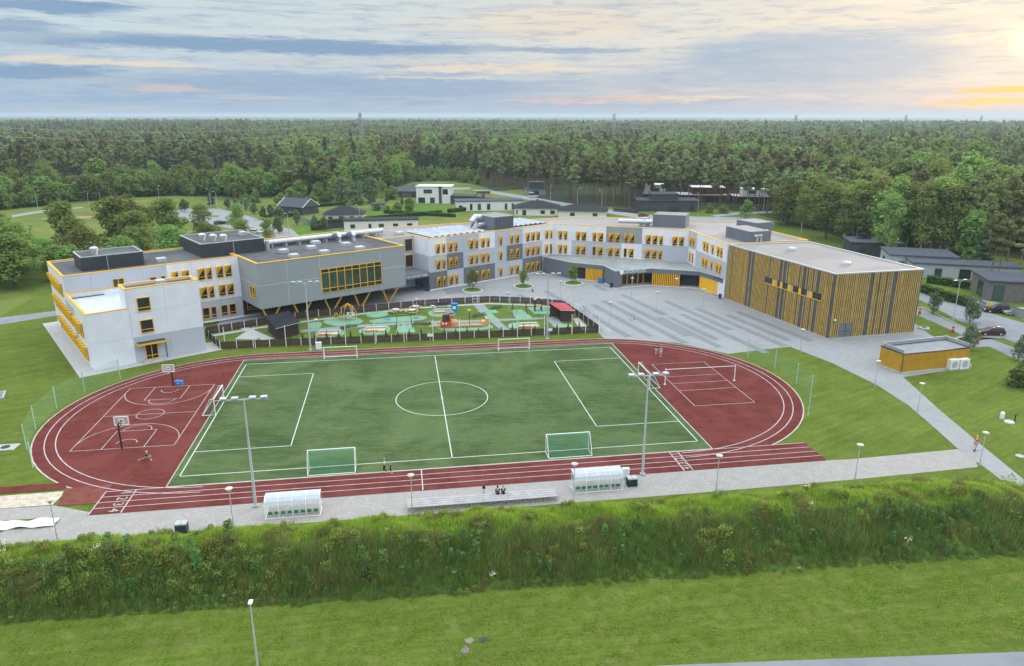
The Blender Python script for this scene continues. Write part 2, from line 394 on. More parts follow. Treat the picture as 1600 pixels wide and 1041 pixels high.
# dark paving bands across the plaza
mb = MB(); gd = Vector((10.55, -30.11)).normalized(); gn = Vector((-gd.y, gd.x))
bands = [((25.2, 161.5), 0, 19), ((25.2, 161.5), 20.5, 37), ((23.6, 154.8), 0, 27.5), ((20.2, 155.6), 0, 33), ((33.9, 155.5), 0, 24), ((36.0, 141.5), -3, 24), ((39.2, 149.2), 0, 28), ((43.5, 146.0), 2, 21), ((47.1, 146.5), 0, 22), ((17.2, 153.0), 1, 26), ((14.0, 150.0), 3, 23), ((30.5, 140.0), -2, 19), ((8.5, 163.0), -2, 12), ((2.0, 160.0), -1, 8), ((20.0, 171.0), 0, 6)]
for (x, y), a, b in bands:
    o = Vector((x, y)); p = [o + gd * a - gn * .75, o + gd * b - gn * .75, o + gd * b + gn * .75, o + gd * a + gn * .75]
    mb.face([(*q, .046) for q in p])
struct(mb.build('plaza_band', PAVED))
patch('entrance_paving_strip', [(-16.58, 166.90), (-8.93, 170.89), (-6.02, 166.83), (-14.59, 161.15)], PAVED, .042)
# asphalt path on the left, paths and roads on the right
patch('footpath_left', [(-106.80, 131.97), (-99.71, 135.86), (-92.07, 143.35), (-95.08, 146.40), (-103.17, 140.98), (-110.06, 136.36)], ASPH, .02)
patch('footpath_right', [(83.23, 145.95), (84.15, 130.61), (84.85, 120.48), (84.74, 107.73), (88.90, 113.60), (88.92, 121.55), (87.49, 130.18), (87.03, 144.40), (87.39, 150.70)], ASPH, .024)
patch('crossing_apron', [(77.75, 119.79), (81.51, 122.33), (84.91, 122.68), (88.00, 131.01), (93.54, 134.00), (94.10, 129.31), (89.50, 127.71), (83.41, 129.37), (77.83, 125.00)], ASPH, .028)
patch('side_road', [(89.17, 170.28), (90.85, 156.33), (89.41, 139.50), (90.54, 129.33), (91.73, 114.57), (103.32, 130.52), (100.53, 140.87), (98.80, 147.42), (106.25, 150.59), (106.81, 158.01), (98.00, 152.85), (95.14, 155.14), (95.14, 164.27), (94.36, 174.45)], ASPH, .02)
patch('bottom_road', [FW(5, -55.6), FW(13, -55.95), FW(42, -58.9), FW(75, -62), FW(75, -68), FW(5, -64)], ASPH, .03)
# kerb stones along the side road
kb = MB()
for a, b in (((87.80, 150.70), (87.25, 130.18)), ((88.92, 121.55), (88.94, 110.74))):
    d = Vector(b) - Vector(a); c = (Vector(a) + Vector(b)) / 2
    kb.bx((c.x, c.y, .06), (d.length, .2, .12), math.atan2(d.y, d.x))
struct(kb.build('kerb', CONC))
# gravel walk in front of the field
patch('gravel_path', [FW(-47, -31.6), FW(-38, -31.3), FW(0, -31.8), FW(27.8, -31.8), FW(44.4, -31.6), FW(60.4, -31.0), FW(62.2, -28.2), FW(61.5, -26.4), FW(46.8, -26.9), FW(36, -26.5), FW(-37, -26.5), FW(-42, -24.1), FW(-52, -23.9), FW(-52, -30)], GRAVEL, .016)
patch('sand_pit', [FW(-62, -21.3), FW(-42, -21.1), FW(-42.2, -24.0), FW(-62, -24.0)], mat('sand', (.50, .44, .36), .95, .25, 1.5, bump=.6, bscale=4), .045)
patch('runway_strip', [FW(-70, -19.3), FW(-42.5, -19.0), FW(-42.5, -20.6), FW(-70, -20.7)], TRACK, .052)
patch('worn_track_apron', [FW(-42.4, -20.6), FW(-37.6, -20.0), FW(-37.6, -24.4), FW(-41.6, -24.3)], TRACK2, .056)
patch('grass_corner', [FW(-47, -30.9), FW(-42.5, -26.6), FW(-52, -26.4), FW(-52, -30.6)], LAWN, .03)
# oval running track
def oval(r, c=27.6, n=40, near=True):
    P = [(c + r * math.cos(t), r * math.sin(t)) for t in [(-90 + 180 * k / n) * math.pi / 180 for k in range(n + 1)]]
    P += [(-c + r * math.cos(t), r * math.sin(t)) for t in [(90 + 180 * k / n) * math.pi / 180 for k in range(n + 1)]]
    return [FW(*p) for p in P]
patch('track_kerb', oval(25.0), mat('track_edging', (.50, .44, .41), .9, .2, 1.0), .034)
track = patch('running_track', oval(24.82), TRACK, .05)
patch('home_straight', [FW(-37.8, -26.8), FW(43.9, -26.8), FW(43.9, -21.9), FW(-37.8, -21.9)], TRACK, .054)
ln = MB(); zl = .07
for r in (23.55, 22.35):
    strip_c(ln, oval(r), .13, zl)
for q in (-21.95, -23.15, -24.35, -25.55): strip(ln, [FW(-37.7, q), FW(43.8, q)], .11, zl + .003)
for p in (-37.7, -34.6, 26.15, 27.2, -3.75): strip(ln, [FW(p, -26.75), FW(p, -22.0)], .13, zl + .006)
struct(ln.build('track_line', LINE))
for k in range(4):
    for p, up in ((-35.5, -1), (26.68, 1)):
        me = text_mesh(str(k + 1), 1.5 if up < 0 else 1.25, name='lane_number'); me.materials.append(LINE)
        x, y = FW(p, -22.55 - 1.22 * k); struct(link('lane_number', me, None, (x, y, zl + .012), TH + up * math.pi / 2))
# artificial turf
def turf_mat():
    m = bpy.data.materials.new('artificial_turf'); m.use_nodes = True; t = NT(m.node_tree); b = t.n['Principled BSDF']
    b.inputs['Roughness'].default_value = .9; b.inputs['Specular IOR Level'].default_value = .03
    g = t.node('ShaderNodeNewGeometry'); P = g.outputs['Position']
    mp = t.node('ShaderNodeMapping'); mp.inputs['Rotation'].default_value = (0, 0, -TH); mp.inputs['Scale'].default_value = (.25, 1.0, 1); t.l.new(P, mp.inputs[0])
    a = t.noise(P, .11, 5, .65, .6); f = t.noise(mp.outputs[0], 1.3, 5, .7); ff = t.noise(P, 3.2, 6, .85)
    c = t.mix(t.ss(a, .32, .68), (.050, .082, .029), (.096, .140, .056))
    c = t.mix(t.m('MULTIPLY', t.ss(f, .4, .75), .6), c, (.120, .166, .074))
    vm = t.node('ShaderNodeVectorMath', operation='SCALE'); t.l.new(c, vm.inputs[0]); t.l.new(t.m('ADD', .35, t.m('MULTIPLY', ff, 1.3)), vm.inputs['Scale'])
    t.l.new(vm.outputs[0], b.inputs['Base Color']); MATS['turf'] = m; return m
TURF = turf_mat()
patch('turf_edging', [FW(-31.65, -21.85), FW(31.8, -21.85), FW(31.8, 21.8), FW(-31.65, 21.8)], mat('turf_edge_kerb', (.42, .44, .38), .9), .058)
patch('football_turf', [FW(-31.53, -21.72), FW(31.66, -21.72), FW(31.66, 21.66), FW(-31.53, 21.66)], TURF, .064)
TL = mat('turf_line', (.50, .57, .51), .85, .12, 2.0)
ln = MB(); zl = .078; a, b = 30.8, 19.5
for P in ([(-a, -b), (a, -b)], [(-a, b), (a, b)], [(-a, -b), (-a, b)], [(a, -b), (a, b)], [(0, -b), (0, b)]): strip(ln, [FW(*p) for p in P], .14, zl)
for sg in (-1, 1):
    for P in ([(sg * 30.8, 13.45), (sg * 19.45, 13.45)], [(sg * 30.8, -13.2), (sg * 19.45, -13.2)], [(sg * 19.45, -13.2), (sg * 19.45, 13.45)]): strip(ln, [FW(*p) for p in P], .13, zl + .003)
strip_c(ln, [FW(6.6 * math.cos(t * math.pi / 32), 6.55 * math.sin(t * math.pi / 32)) for t in range(65)], .13, zl + .006)
ln.lathe([(.18, 0), (.18, .002)], (*FW(0, 0), zl + .006), 10)
struct(ln.build('pitch_line', TL))
# basketball and volleyball court lines
ln = MB(); zl = .071
def FL(P, w_=.09, dz=0): strip(ln, [FW(*p) for p in P], w_, zl + dz)
x0, x1, y0, y1 = -45.75, -33.75, -10.75, 10.7; xc = -39.75
for P in ([(x0, y0), (x1, y0)], [(x0, y1), (x1, y1)], [(x0, y0), (x0, y1)], [(x1, y0), (x1, y1)], [(x0, 0), (x1, 0)]): FL(P)
arc = lambda cx, cy, r, a, b, n=28: strip_c(ln, [FW(cx + r * math.cos(R(a + (b - a) * k / n)), cy + r * math.sin(R(a + (b - a) * k / n))) for k in range(n + 1)], .09, zl + .004)
arc(xc, 0, 1.75, 0, 360)
for sg in (-1, 1):
    yb = y1 if sg > 0 else y0
    for P in ([(xc - 2.45, yb), (xc - 2.45, yb - sg * 5.3)], [(xc + 2.45, yb), (xc + 2.45, yb - sg * 5.3)], [(xc - 2.45, yb - sg * 5.3), (xc + 2.45, yb - sg * 5.3)]): FL(P, .09, .002)
    arc(xc, yb - sg * 5.3, 1.75, 0, -180 * sg); arc(xc, yb - sg * 1.4, 1.2, 0, -180 * sg)
    arc(xc, yb - sg * 1.4, 6.0, -8 * sg, -172 * sg, 36)
vc = Vector((28.85 - FCX, 104.49 - FCY)); vp, vq = vc.x * math.cos(TH) + vc.y * math.sin(TH), -vc.x * math.sin(TH) + vc.y * math.cos(TH)
for dq in (-9, -3, 0, 3, 9): FL([(vp - 4.5, vq + dq), (vp + 4.5, vq + dq)])
for dp in (-4.5, 4.5): FL([(vp + dp, vq - 9), (vp + dp, vq + 9)])
struct(ln.build('court_line', LINE))
# concrete apron round the left wing (in the grid of the school, see below)
A39 = R(39)
def W2(s, t): return (s * math.cos(A39) - t * math.sin(A39), s * math.sin(A39) + t * math.cos(A39))
patch('building_apron', [W2(14.6, 124.6), W2(36.6, 125.2), W2(36.6, 131), W2(19, 131), W2(19, 164), W2(14.6, 164)], CONC, .05)
# mown / planted bank in front
def bank_h(p, q):
    qn = -43.0 - (p + 38) * .048; qf = -32.4 - .8 * max(0, min(1, (p - 5) / 15))
    t = (q - qn) / (qf - qn)
    if t <= 0 or t >= 1: return 0.0
    h = 3.0 * (math.sin(min(t / .42, 1) * math.pi / 2) ** 1.1 if t < .42 else (math.cos((t - .42) / .58 * math.pi / 2)) ** 1.25)
    e = max(0, min(1, (63 - p) / 11)); h *= e * e * (3 - 2 * e)
    return h + .22 * min(1, 6 * t, 6 * (1 - t)) * e * (math.sin(p * .55 + math.sin(q * .8)) + math.sin(p * 1.3 + q * .7) * .5)
mb = MB(); NP, NQ = 240, 34
for j in range(NQ + 1):
    for i in range(NP + 1):
        p = -80 + 145 * i / NP; q = -48.5 + 17 * j / NQ; x, y = FW(p, q); mb.v.append((x, y, bank_h(p, q) - .02))
mb.f = [(j * (NP + 1) + i, j * (NP + 1) + i + 1, (j + 1) * (NP + 1) + i + 1, (j + 1) * (NP + 1) + i) for j in range(NQ) for i in range(NP)]; mb.mi = [0] * len(mb.f)
BANKM = grass_mat('bank_undergrowth', (.075, .122, .026), (.095, .148, .032), (.115, .160, .040), .15, .8)
mb.build('grass_bank', BANKM, smooth=True)['kind'] = 'structure'

# ---------------------------------------------------------------- scattering
def scatter(name, pts, protos, label=None, cat=None):
    """pts: (x, y, z, rotz, scale, index); protos: list of mesh datablocks; one object of kind stuff"""
    pc = bpy.data.collections.new(name + '_kinds')
    for k, me in enumerate(protos):
        o = bpy.data.objects.new('%s_kind_%02d' % (name, k), me); pc.objects.link(o)
    me = bpy.data.meshes.new(name); me.from_pydata([p[:3] for p in pts], [], [])
    for nm, typ, idx in (('rotz', 'FLOAT', 3), ('scl', 'FLOAT', 4), ('kid', 'INT', 5)):
        at = me.attributes.new(nm, typ, 'POINT'); at.data.foreach_set('value', [p[idx] for p in pts])
    o = link(name, me)
    gt = bpy.data.node_groups.new(name + '_nodes', 'GeometryNodeTree')
    gt.interface.new_socket('Geometry', in_out='INPUT', socket_type='NodeSocketGeometry')
    gt.interface.new_socket('Geometry', in_out='OUTPUT', socket_type='NodeSocketGeometry')
    N, L = gt.nodes, gt.links
    gi = N.new('NodeGroupInput'); go = N.new('NodeGroupOutput'); ip = N.new('GeometryNodeInstanceOnPoints'); ci = N.new('GeometryNodeCollectionInfo')
    ci.inputs['Collection'].default_value = pc; ci.inputs['Separate Children'].default_value = True; ci.inputs['Reset Children'].default_value = True
    def at(nm, t):
        a = N.new('GeometryNodeInputNamedAttribute'); a.data_type = t; a.inputs['Name'].default_value = nm; return a.outputs[0]
    cx = N.new('ShaderNodeCombineXYZ'); L.new(at('rotz', 'FLOAT'), cx.inputs[2])
    L.new(gi.outputs[0], ip.inputs['Points']); L.new(ci.outputs[0], ip.inputs['Instance']); ip.inputs['Pick Instance'].default_value = True
    L.new(at('kid', 'INT'), ip.inputs['Instance Index']); L.new(cx.outputs[0], ip.inputs['Rotation']); L.new(at('scl', 'FLOAT'), ip.inputs['Scale'])
    L.new(ip.outputs[0], go.inputs[0])
    o.modifiers.new('scatter', 'NODES').node_group = gt
    o['kind'] = 'stuff'
    if label: o['label'] = label; o['category'] = cat
    return o
# tufts for the bank
def tuft(seed, n, h, spread, wd, lean=.3, heads=0):
    r = random.Random(seed); b = MB()
    for k in range(n):
        a = r.uniform(0, 6.28); d = spread * math.sqrt(r.random()); x, y = d * math.cos(a), d * math.sin(a)
        hh = h * r.uniform(.55, 1.1); la = r.uniform(0, 6.28); l = lean * hh * r.uniform(.3, 1)
        ww = wd * r.uniform(.6, 1.2); fa = r.uniform(0, 3.14); dx, dy = ww / 2 * math.cos(fa), ww / 2 * math.sin(fa)
        m_ = (x + l * .4 * math.cos(la), y + l * .4 * math.sin(la), hh * .6); t_ = (x + l * math.cos(la), y + l * math.sin(la), hh)
        b.face([(x - dx, y - dy, 0), (x + dx, y + dy, 0), (m_[0] + dx, m_[1] + dy, m_[2]), (m_[0] - dx, m_[1] - dy, m_[2])])
        b.face([(m_[0] - dx, m_[1] - dy, m_[2]), (m_[0] + dx, m_[1] + dy, m_[2]), t_])
    return b
def weed(seed, n, h, w_, leaf):
    r = random.Random(seed); b = MB()
    for k in range(n):
        z = h * r.random() ** .7; rr = w_ * (1 - .55 * z / h) * math.sqrt(r.random()); a = r.uniform(0, 6.28)
        c = Vector((rr * math.cos(a), rr * math.sin(a), z + .05)); u = Vector((r.gauss(0, 1), r.gauss(0, 1), r.gauss(.2, .8))).normalized()
        v = u.cross(Vector((r.gauss(0, 1), r.gauss(0, 1), r.gauss(0, 1)))).normalized(); s_ = leaf * r.uniform(.6, 1.3)
        b.face([c - u * s_, c + v * s_ * .5, c + u * s_, c - v * s_ * .5])
    return b
GB = leaf_mat('bright_grass_blade', (.130, .205, .026), (.205, .290, .046), .22, .45, 1.7)  # short crest grass, colour raised to paint in low sun on the bank top
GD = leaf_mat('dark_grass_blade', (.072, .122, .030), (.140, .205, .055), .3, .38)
GO = leaf_mat('olive_grass_blade', (.100, .118, .035), (.175, .180, .065), .22, .3)
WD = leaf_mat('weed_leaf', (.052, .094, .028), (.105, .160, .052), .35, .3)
WB = leaf_mat('pale_weed_leaf', (.105, .148, .030), (.165, .205, .050), .25, .35)
GM = leaf_mat('fresh_grass_blade', (.098, .160, .032), (.168, .235, .056), .28, .4, 1.7)
FLW = mat('white_flower', (.62, .64, .50), .8, .1)
FLY = mat('yellow_flower', (.55, .46, .04), .8, .1)
def flowered(seed, m_):
    b = weed(seed, 60, .9, .45, .12); r = random.Random(seed); b.k = 1
    for k in range(26):
        a = r.uniform(0, 6.28); d = .45 * math.sqrt(r.random()); c = (d * math.cos(a), d * math.sin(a), r.uniform(.75, 1.15)); s_ = r.uniform(.025, .06)
        b.face([(c[0] - s_, c[1] - s_, c[2]), (c[0] + s_, c[1] - s_, c[2] + .02), (c[0] + s_, c[1] + s_, c[2]), (c[0] - s_, c[1] + s_, c[2] + .02)])
    return b.mesh('flowering_weed', [WB, m_])
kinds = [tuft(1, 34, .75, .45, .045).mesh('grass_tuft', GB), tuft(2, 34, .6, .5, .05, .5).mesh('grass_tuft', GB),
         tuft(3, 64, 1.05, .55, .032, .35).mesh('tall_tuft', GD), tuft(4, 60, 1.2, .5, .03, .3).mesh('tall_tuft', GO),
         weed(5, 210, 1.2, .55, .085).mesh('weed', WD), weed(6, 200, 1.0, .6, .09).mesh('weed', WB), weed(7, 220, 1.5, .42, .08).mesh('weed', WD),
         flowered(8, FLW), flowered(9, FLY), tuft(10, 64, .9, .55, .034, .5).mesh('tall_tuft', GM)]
from mathutils import noise as mno
def nz2(x, y, s, o=0.0): return mno.noise(Vector((x * s, y * s, o)))
pts = []
for k in range(24000):
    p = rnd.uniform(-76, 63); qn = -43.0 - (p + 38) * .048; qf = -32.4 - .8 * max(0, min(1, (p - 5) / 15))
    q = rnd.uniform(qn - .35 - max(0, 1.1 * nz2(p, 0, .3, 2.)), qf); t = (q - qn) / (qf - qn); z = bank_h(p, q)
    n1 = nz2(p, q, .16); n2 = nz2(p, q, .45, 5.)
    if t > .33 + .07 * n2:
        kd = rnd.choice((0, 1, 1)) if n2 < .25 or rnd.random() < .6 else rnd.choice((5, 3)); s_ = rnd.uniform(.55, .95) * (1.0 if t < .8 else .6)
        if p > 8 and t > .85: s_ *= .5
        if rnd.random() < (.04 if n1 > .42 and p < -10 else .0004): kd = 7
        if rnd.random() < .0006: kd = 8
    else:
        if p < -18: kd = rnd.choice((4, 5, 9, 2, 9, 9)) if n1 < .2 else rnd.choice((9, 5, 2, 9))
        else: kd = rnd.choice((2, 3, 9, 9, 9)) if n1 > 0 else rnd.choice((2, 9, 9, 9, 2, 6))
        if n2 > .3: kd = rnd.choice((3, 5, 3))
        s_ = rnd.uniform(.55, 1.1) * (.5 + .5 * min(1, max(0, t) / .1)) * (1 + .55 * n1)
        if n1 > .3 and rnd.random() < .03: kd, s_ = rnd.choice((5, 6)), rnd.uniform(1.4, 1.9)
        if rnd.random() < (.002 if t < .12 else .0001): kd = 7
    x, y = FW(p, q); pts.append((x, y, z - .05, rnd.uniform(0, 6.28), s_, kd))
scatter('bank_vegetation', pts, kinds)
# pale clover heads and cut grass strewn over the front lawn
pts = []
clump = MB(); r_ = random.Random(3)
for k in range(7):
    x, y = r_.uniform(-.2, .2), r_.uniform(-.12, .12); clump.face([(x - .018, y - .015, .04), (x + .02, y - .01, .045), (x + .016, y + .016, .04), (x - .016, y + .014, .05)])
cl1 = clump.mesh('clover_heads', mat('clover_white', (.42, .42, .27), .9, .2))
cl2 = tuft(21, 26, .16, .3, .03, .8).mesh('cut_grass', GB); cl3 = tuft(22, 26, .14, .35, .04, .8).mesh('dark_grass', GB)
for k in range(4200):
    p = rnd.uniform(-50, 55); q = rnd.uniform(-63, -43.5 - (p + 38) * .048)
    a = nz2(p * .35, q, .5); kd = 0 if rnd.random() < .01 + max(0, a) * .10 else rnd.choice((1, 2, 2))
    if p > 2 and q < -55.2 - max(0, p - 13) * .105: continue
    x, y = FW(p, q); pts.append((x, y, .012, rnd.uniform(-.3, .3) + TH, rnd.uniform(.6, 1.5), kd))
scatter('lawn_tufts', pts, [cl1, cl2, cl3])

# ================================================================ SCHOOL
S0 = (47.4, 145.0)
sx0, sy0 = W2(*S0)
school = empty('school_building', (sx0, sy0, 0), A39, 'long angular three-storey school with white and grey panels and yellow window hoods', 'school building')
SO = (-S0[0], -S0[1], 0)
def ws(p): return (p[0] * math.cos(A39) + p[1] * math.sin(A39), -p[0] * math.sin(A39) + p[1] * math.cos(A39))
def part(mb, name, m, parent=None): return mb.build(name, m, parent or school, SO)
def offset(poly, d):                              # inward offset of a counter-clockwise polygon
    n = len(poly); o = []
    for k in range(n):
        a, b, c = Vector(poly[k - 1]), Vector(poly[k]), Vector(poly[(k + 1) % n])
        e1, e2 = (b - a).normalized(), (c - b).normalized(); n1, n2 = Vector((-e1.y, e1.x)), Vector((-e2.y, e2.x))
        m_ = (n1 + n2) / max(.3, 1 + n1.dot(n2)); o.append(tuple(b + m_ * d))
    return o
def ring(mb, poly, d0, d1, z0, z1):               # closed wall between two offsets
    A, B = offset(poly, d0), offset(poly, d1); n = len(poly)
    for k in range(n):
        j = (k + 1) % n
        mb.face([(*A[k], z0), (*A[j], z0), (*A[j], z1), (*A[k], z1)]); mb.face([(*B[j], z0), (*B[k], z0), (*B[k], z1), (*B[j], z1)])
        mb.face([(*A[k], z1), (*A[j], z1), (*B[j], z1), (*B[k], z1)]); mb.face([(*A[j], z0), (*A[k], z0), (*B[k], z0), (*B[j], z0)])
    return mb
def block(poly, z0, zr, zp, wm, rm=ROOF, cop=YEL, pb=part):
    poly = ccw(poly)
    pb(MB().prism(poly, z0, zr), 'wall', wm)
    pb(MB().prism(offset(poly, .29), zr, zr + .03), 'roof', rm)
    pb(ring(MB(), poly, 0, .28, zr + .001, zp), 'parapet', wm)
    if cop: pb(ring(MB(), poly, -.06, .34, zp + .001, zp + .13), 'coping', cop)
def rect(s0_, s1_, t0, t1): return [(s0_, t0), (s1_, t0), (s1_, t1), (s0_, t1)]
# left wing with terrace and stair tower
block(rect(17, 47.4, 145, 162), 0, 12.0, 12.3, WHITE)
block(rect(17, 34.4, 127, 144.99), 0, 8.35, 9.2, WHITE, mat('terrace_deck', (.52, .55, .57), .8, .08))
block(rect(23.02, 34.38, 127.02, 131.2), 8.36, 12.1, 12.4, WHITE)
# projecting grey block on V columns
block(rect(47.41, 79.5, 135, 162), 3.45, 12.0, 12.3, MGREY)
part(MB().box(47.5, 79.4, 146.2, 161.8, 0, 3.45), 'ground_floor_wall', BROWN)
# long centre wing, angled east wing, link to the hall
cef = [(79.51, 146.5), (89, 146.5), (89, 140.2), (127.7, 140.2), ws((43.86, 178.58)), ws((44.5, 173.48)), ws((47.45, 158.05)), ws((67.3, 164)), ws((63, 178)), ws((66, 195)), ws((48, 196.2)), ws((20.5, 203.7)), (89, 162), (79.51, 162)]
block(cef, 0, 11.85, 12.15, WHITE, ROOFL)
class Wall:
    def __init__(s, A, B):
        s.A = Vector(A); s.e = (Vector(B) - s.A).normalized(); s.rz = math.atan2(s.e.y, s.e.x); s.L = (Vector(B) - s.A).length
    def at(s, d, z=0): p = s.A + s.e * d; return (p.x - S0[0], p.y - S0[1], z)
def panel(wl, d0, d1, z0, z1, m, th=.08, maxw=5.2, name='wall_panel', parent=None):
    k = max(1, math.ceil((d1 - d0) / maxw)); st = (d1 - d0) / k
    for i in range(k):
        MB().box(.012, st - .012, -th, -.002, z0 + .012, z1 - .012).build(name, m, parent or school, wl.at(d0 + i * st), wl.rz)
WM = {}
def win_mesh(w_, h, kind, od=.8):
    key = (round(w_, 2), round(h, 2), kind, od)
    if key in WM: return WM[key]
    x = w_ / 2; f = .09; b = MB()
    b.box(-x, -x + f, -.24, -.085, 0, h).box(x - f, x, -.24, -.085, 0, h).box(-x + f, x - f, -.24, -.085, 0, f).box(-x + f, x - f, -.24, -.085, h - f, h)
    cb = h * .24
    if kind != 'door': b.box(-x + f, x - f, -.22, -.085, cb, cb + .09)
    if kind == 'two': b.box(-.05, .05, -.22, -.085, f, h - f)
    fm = b.mesh('window_frame', YEL)
    pm = MB().box(-x + f, x - f, -.12, -.085, f, h - f).mesh('window_pane', GLASS)
    sm = None
    if kind == 'hood':
        o = od; BL, TL, TR, TO = (-x - .01, -.245, cb), (-x - .01, -.245, h + .02), (x + .01, -.245, h + .02), (-x - .01, -.245 - o, h + .02)
        b = MB(); b.face([BL, TR, TO]); b.face([BL, TO, TL]); b.face([TL, TO, TR]); b.face([BL, TL, TR]); sm = b.mesh('window_hood', YEL)
    WM[key] = (fm, pm, sm); return WM[key]
def window(wl, d, z0, w_, h, kind='hood', parent=None, od=.8):
    fm, pm, sm = win_mesh(w_, h, kind, od)
    o = link('window', fm, parent or school, wl.at(d, z0), wl.rz); link('pane', pm, o)
    if sm: link('sunshade', sm, o)
    return o
FZ = ((.70, 2.25), (4.80, 2.27), (8.52, 2.27))
# --- centre wing facade
WC = Wall((89, 140.2), (127.7, 140.2))
for d0, d1, m_ in ((.02, 4.9, WHITE), (4.9, 14.3, LGREY), (14.3, 19.1, WHITE), (19.1, 28, LGREY), (28, 38.6, WHITE)): panel(WC, d0, d1, 8.12, 12.14, m_)
for d0, d1, m_ in ((.02, 4.9, LGREY), (4.9, 9.6, DGREY), (9.6, 22.8, LGREY), (22.8, 28, DGREY), (28, 34.6, LGREY), (34.6, 38.6, WHITE)): panel(WC, d0, d1, 4.24, 8.12, m_)
for d0, d1, m_ in ((.02, 4.9, DGREY), (4.9, 9.6, LGREY), (9.6, 19.1, DGREY), (19.1, 28, LGREY), (28, 34.7, DGREY)): panel(WC, d0, d1, .3, 4.24, m_)
panel(WC, .02, 34.7, 0, .3, WPAINT, .14, 40, 'plinth')
wide, nar = 1.14, .84
cw = [(2.4, wide), (4.0, nar), (5.9, wide), (7.5, nar), (11.9, wide), (13.5, nar), (15.4, wide), (17.0, nar), (20.9, .9), (24.33, .9), (26.2, wide), (29.62, wide), (31.35, wide), (33.1, wide)]
for d, w_ in cw:
    for z0, h in FZ: window(WC, d, z0, w_, h)
for d, w_ in ((36.05, 1.0), (37.6, .75)):
    window(WC, d, 8.52, w_, 2.27); window(WC, d, 4.45 if w_ < .8 else 4.8, w_, 2.6 if w_ < .8 else 2.27, 'door' if w_ < .8 else 'hood')
# side of the centre wing and the recess behind the canopy
WS = Wall((89, 146.5), (89, 140.2)); panel(WS, .05, 6.2, 8.12, 12.14, WHITE); panel(WS, .05, 6.2, 4.5, 8.12, LGREY); panel(WS, .05, 6.2, .2, 4.4, DGREY)
WR = Wall((79.51, 146.5), (89, 146.5)); panel(WR, .02, 9.4, 4.6, 12.14, LGREY, .06)
for z0 in (4.9, 8.7): window(WR, 7.9, z0, 2.1, 2.9, 'door')
window(WR, 2.2, .15, 2.4, 2.7, 'two')
# --- east wing facade
WE = Wall((127.7, 140.2), ws((43.86, 178.58)))
for d0, d1, m_ in ((.1, 13.8, WHITE), (13.8, 22.95, MGREY), (22.95, 34.4, WHITE)): panel(WE, d0, d1, 8.12, 12.14, m_)
for d0, d1, m_ in ((.1, 4.8, WHITE), (4.8, 17.87, LGREY), (17.87, 23.1, WHITE), (23.1, 34.4, LGREY)): panel(WE, d0, d1, 4.2, 8.12, m_)
for d, w_ in ((1.8, .85), (3.2, .85), (6.5, .9), (8.03, 1.25), (10.8, .9), (12.46, 1.25), (15.06, 1.19), (16.8, 1.19), (18.93, .87), (20.5, 1.2), (24.55, 1.19), (26.2, 1.19), (27.75, .87), (31.1, 1.19), (32.73, 1.19)):
    window(WE, d, 8.2, w_, 2.3)
for d, w_, kd in ((1.86, .85, 'hood'), (3.25, .85, 'hood'), (6.54, .9, 'hood'), (8.0, 1.25, 'hood'), (10.82, .9, 'door'), (12.46, 1.25, 'hood'), (15.04, 1.19, 'hood'), (16.8, 1.19, 'hood'), (18.9, .8, 'door'), (20.44, 1.2, 'hood'), (24.53, 1.19, 'hood'), (26.2, 1.19, 'hood'), (27.73, .87, 'hood')):
    window(WE, d, 4.55, w_, 2.3, kd)
WF0 = Wall(ws((43.86, 178.58)), ws((44.5, 173.48))); panel(WF0, .1, 5.0, 8.12, 12.14, LGREY); panel(WF0, .1, 5.0, 4.2, 8.12, WHITE)
for d in (1.7, 3.5): window(WF0, d, 8.6, 1.1, 2.2, od=.32); window(WF0, d, 4.6, .8, 2.4, 'door')
WF = Wall(ws((44.5, 173.48)), ws((47.45, 158.05))); panel(WF, .1, 15.5, 8.12, 12.14, WHITE); panel(WF, .1, 15.5, 4.2, 8.12, LGREY)
for d in (4.55, 6.1, 8.92, 11.65, 13.22): window(WF, d, 8.75, .95, 2.25, od=.32); window(WF, d, 5.0, .95, 2.25, od=.32)
# --- left wing front facade
WA = Wall((17, 145), (47.4, 145))
panel(WA, .1, 16.9, 8.6, 12.28, LGREY); panel(WA, 16.9, 30.35, 8.1, 12.28, WHITE); panel(WA, 17.5, 30.35, 4.25, 8.1, WHITE); panel(WA, 17.5, 30.35, .35, 4.25, LGREY)
panel(WA, 17.5, 30.35, 0, .35, WPAINT, .14, 40, 'plinth')
for d, w_ in ((18.3, 1.1), (20.15, 1.3), (23.05, 1.32), (24.5, 1.02), (26.55, 1.32), (28.17, 1.32)): window(WA, d, 8.54, w_, 2.3)
for d, w_ in ((23.09, 1.32), (24.55, 1.02), (26.6, 1.32), (28.22, 1.32)): window(WA, d, 4.84, w_, 2.28); window(WA, d, .8, w_, 2.2, 'plain')
for d, w_ in ((14.4, 1.15), (16.15, .8)): window(WA, d, 8.75, w_, 1.6, 'plain')
window(WA, 8.6, 8.45, 1.9, 2.4, 'two')
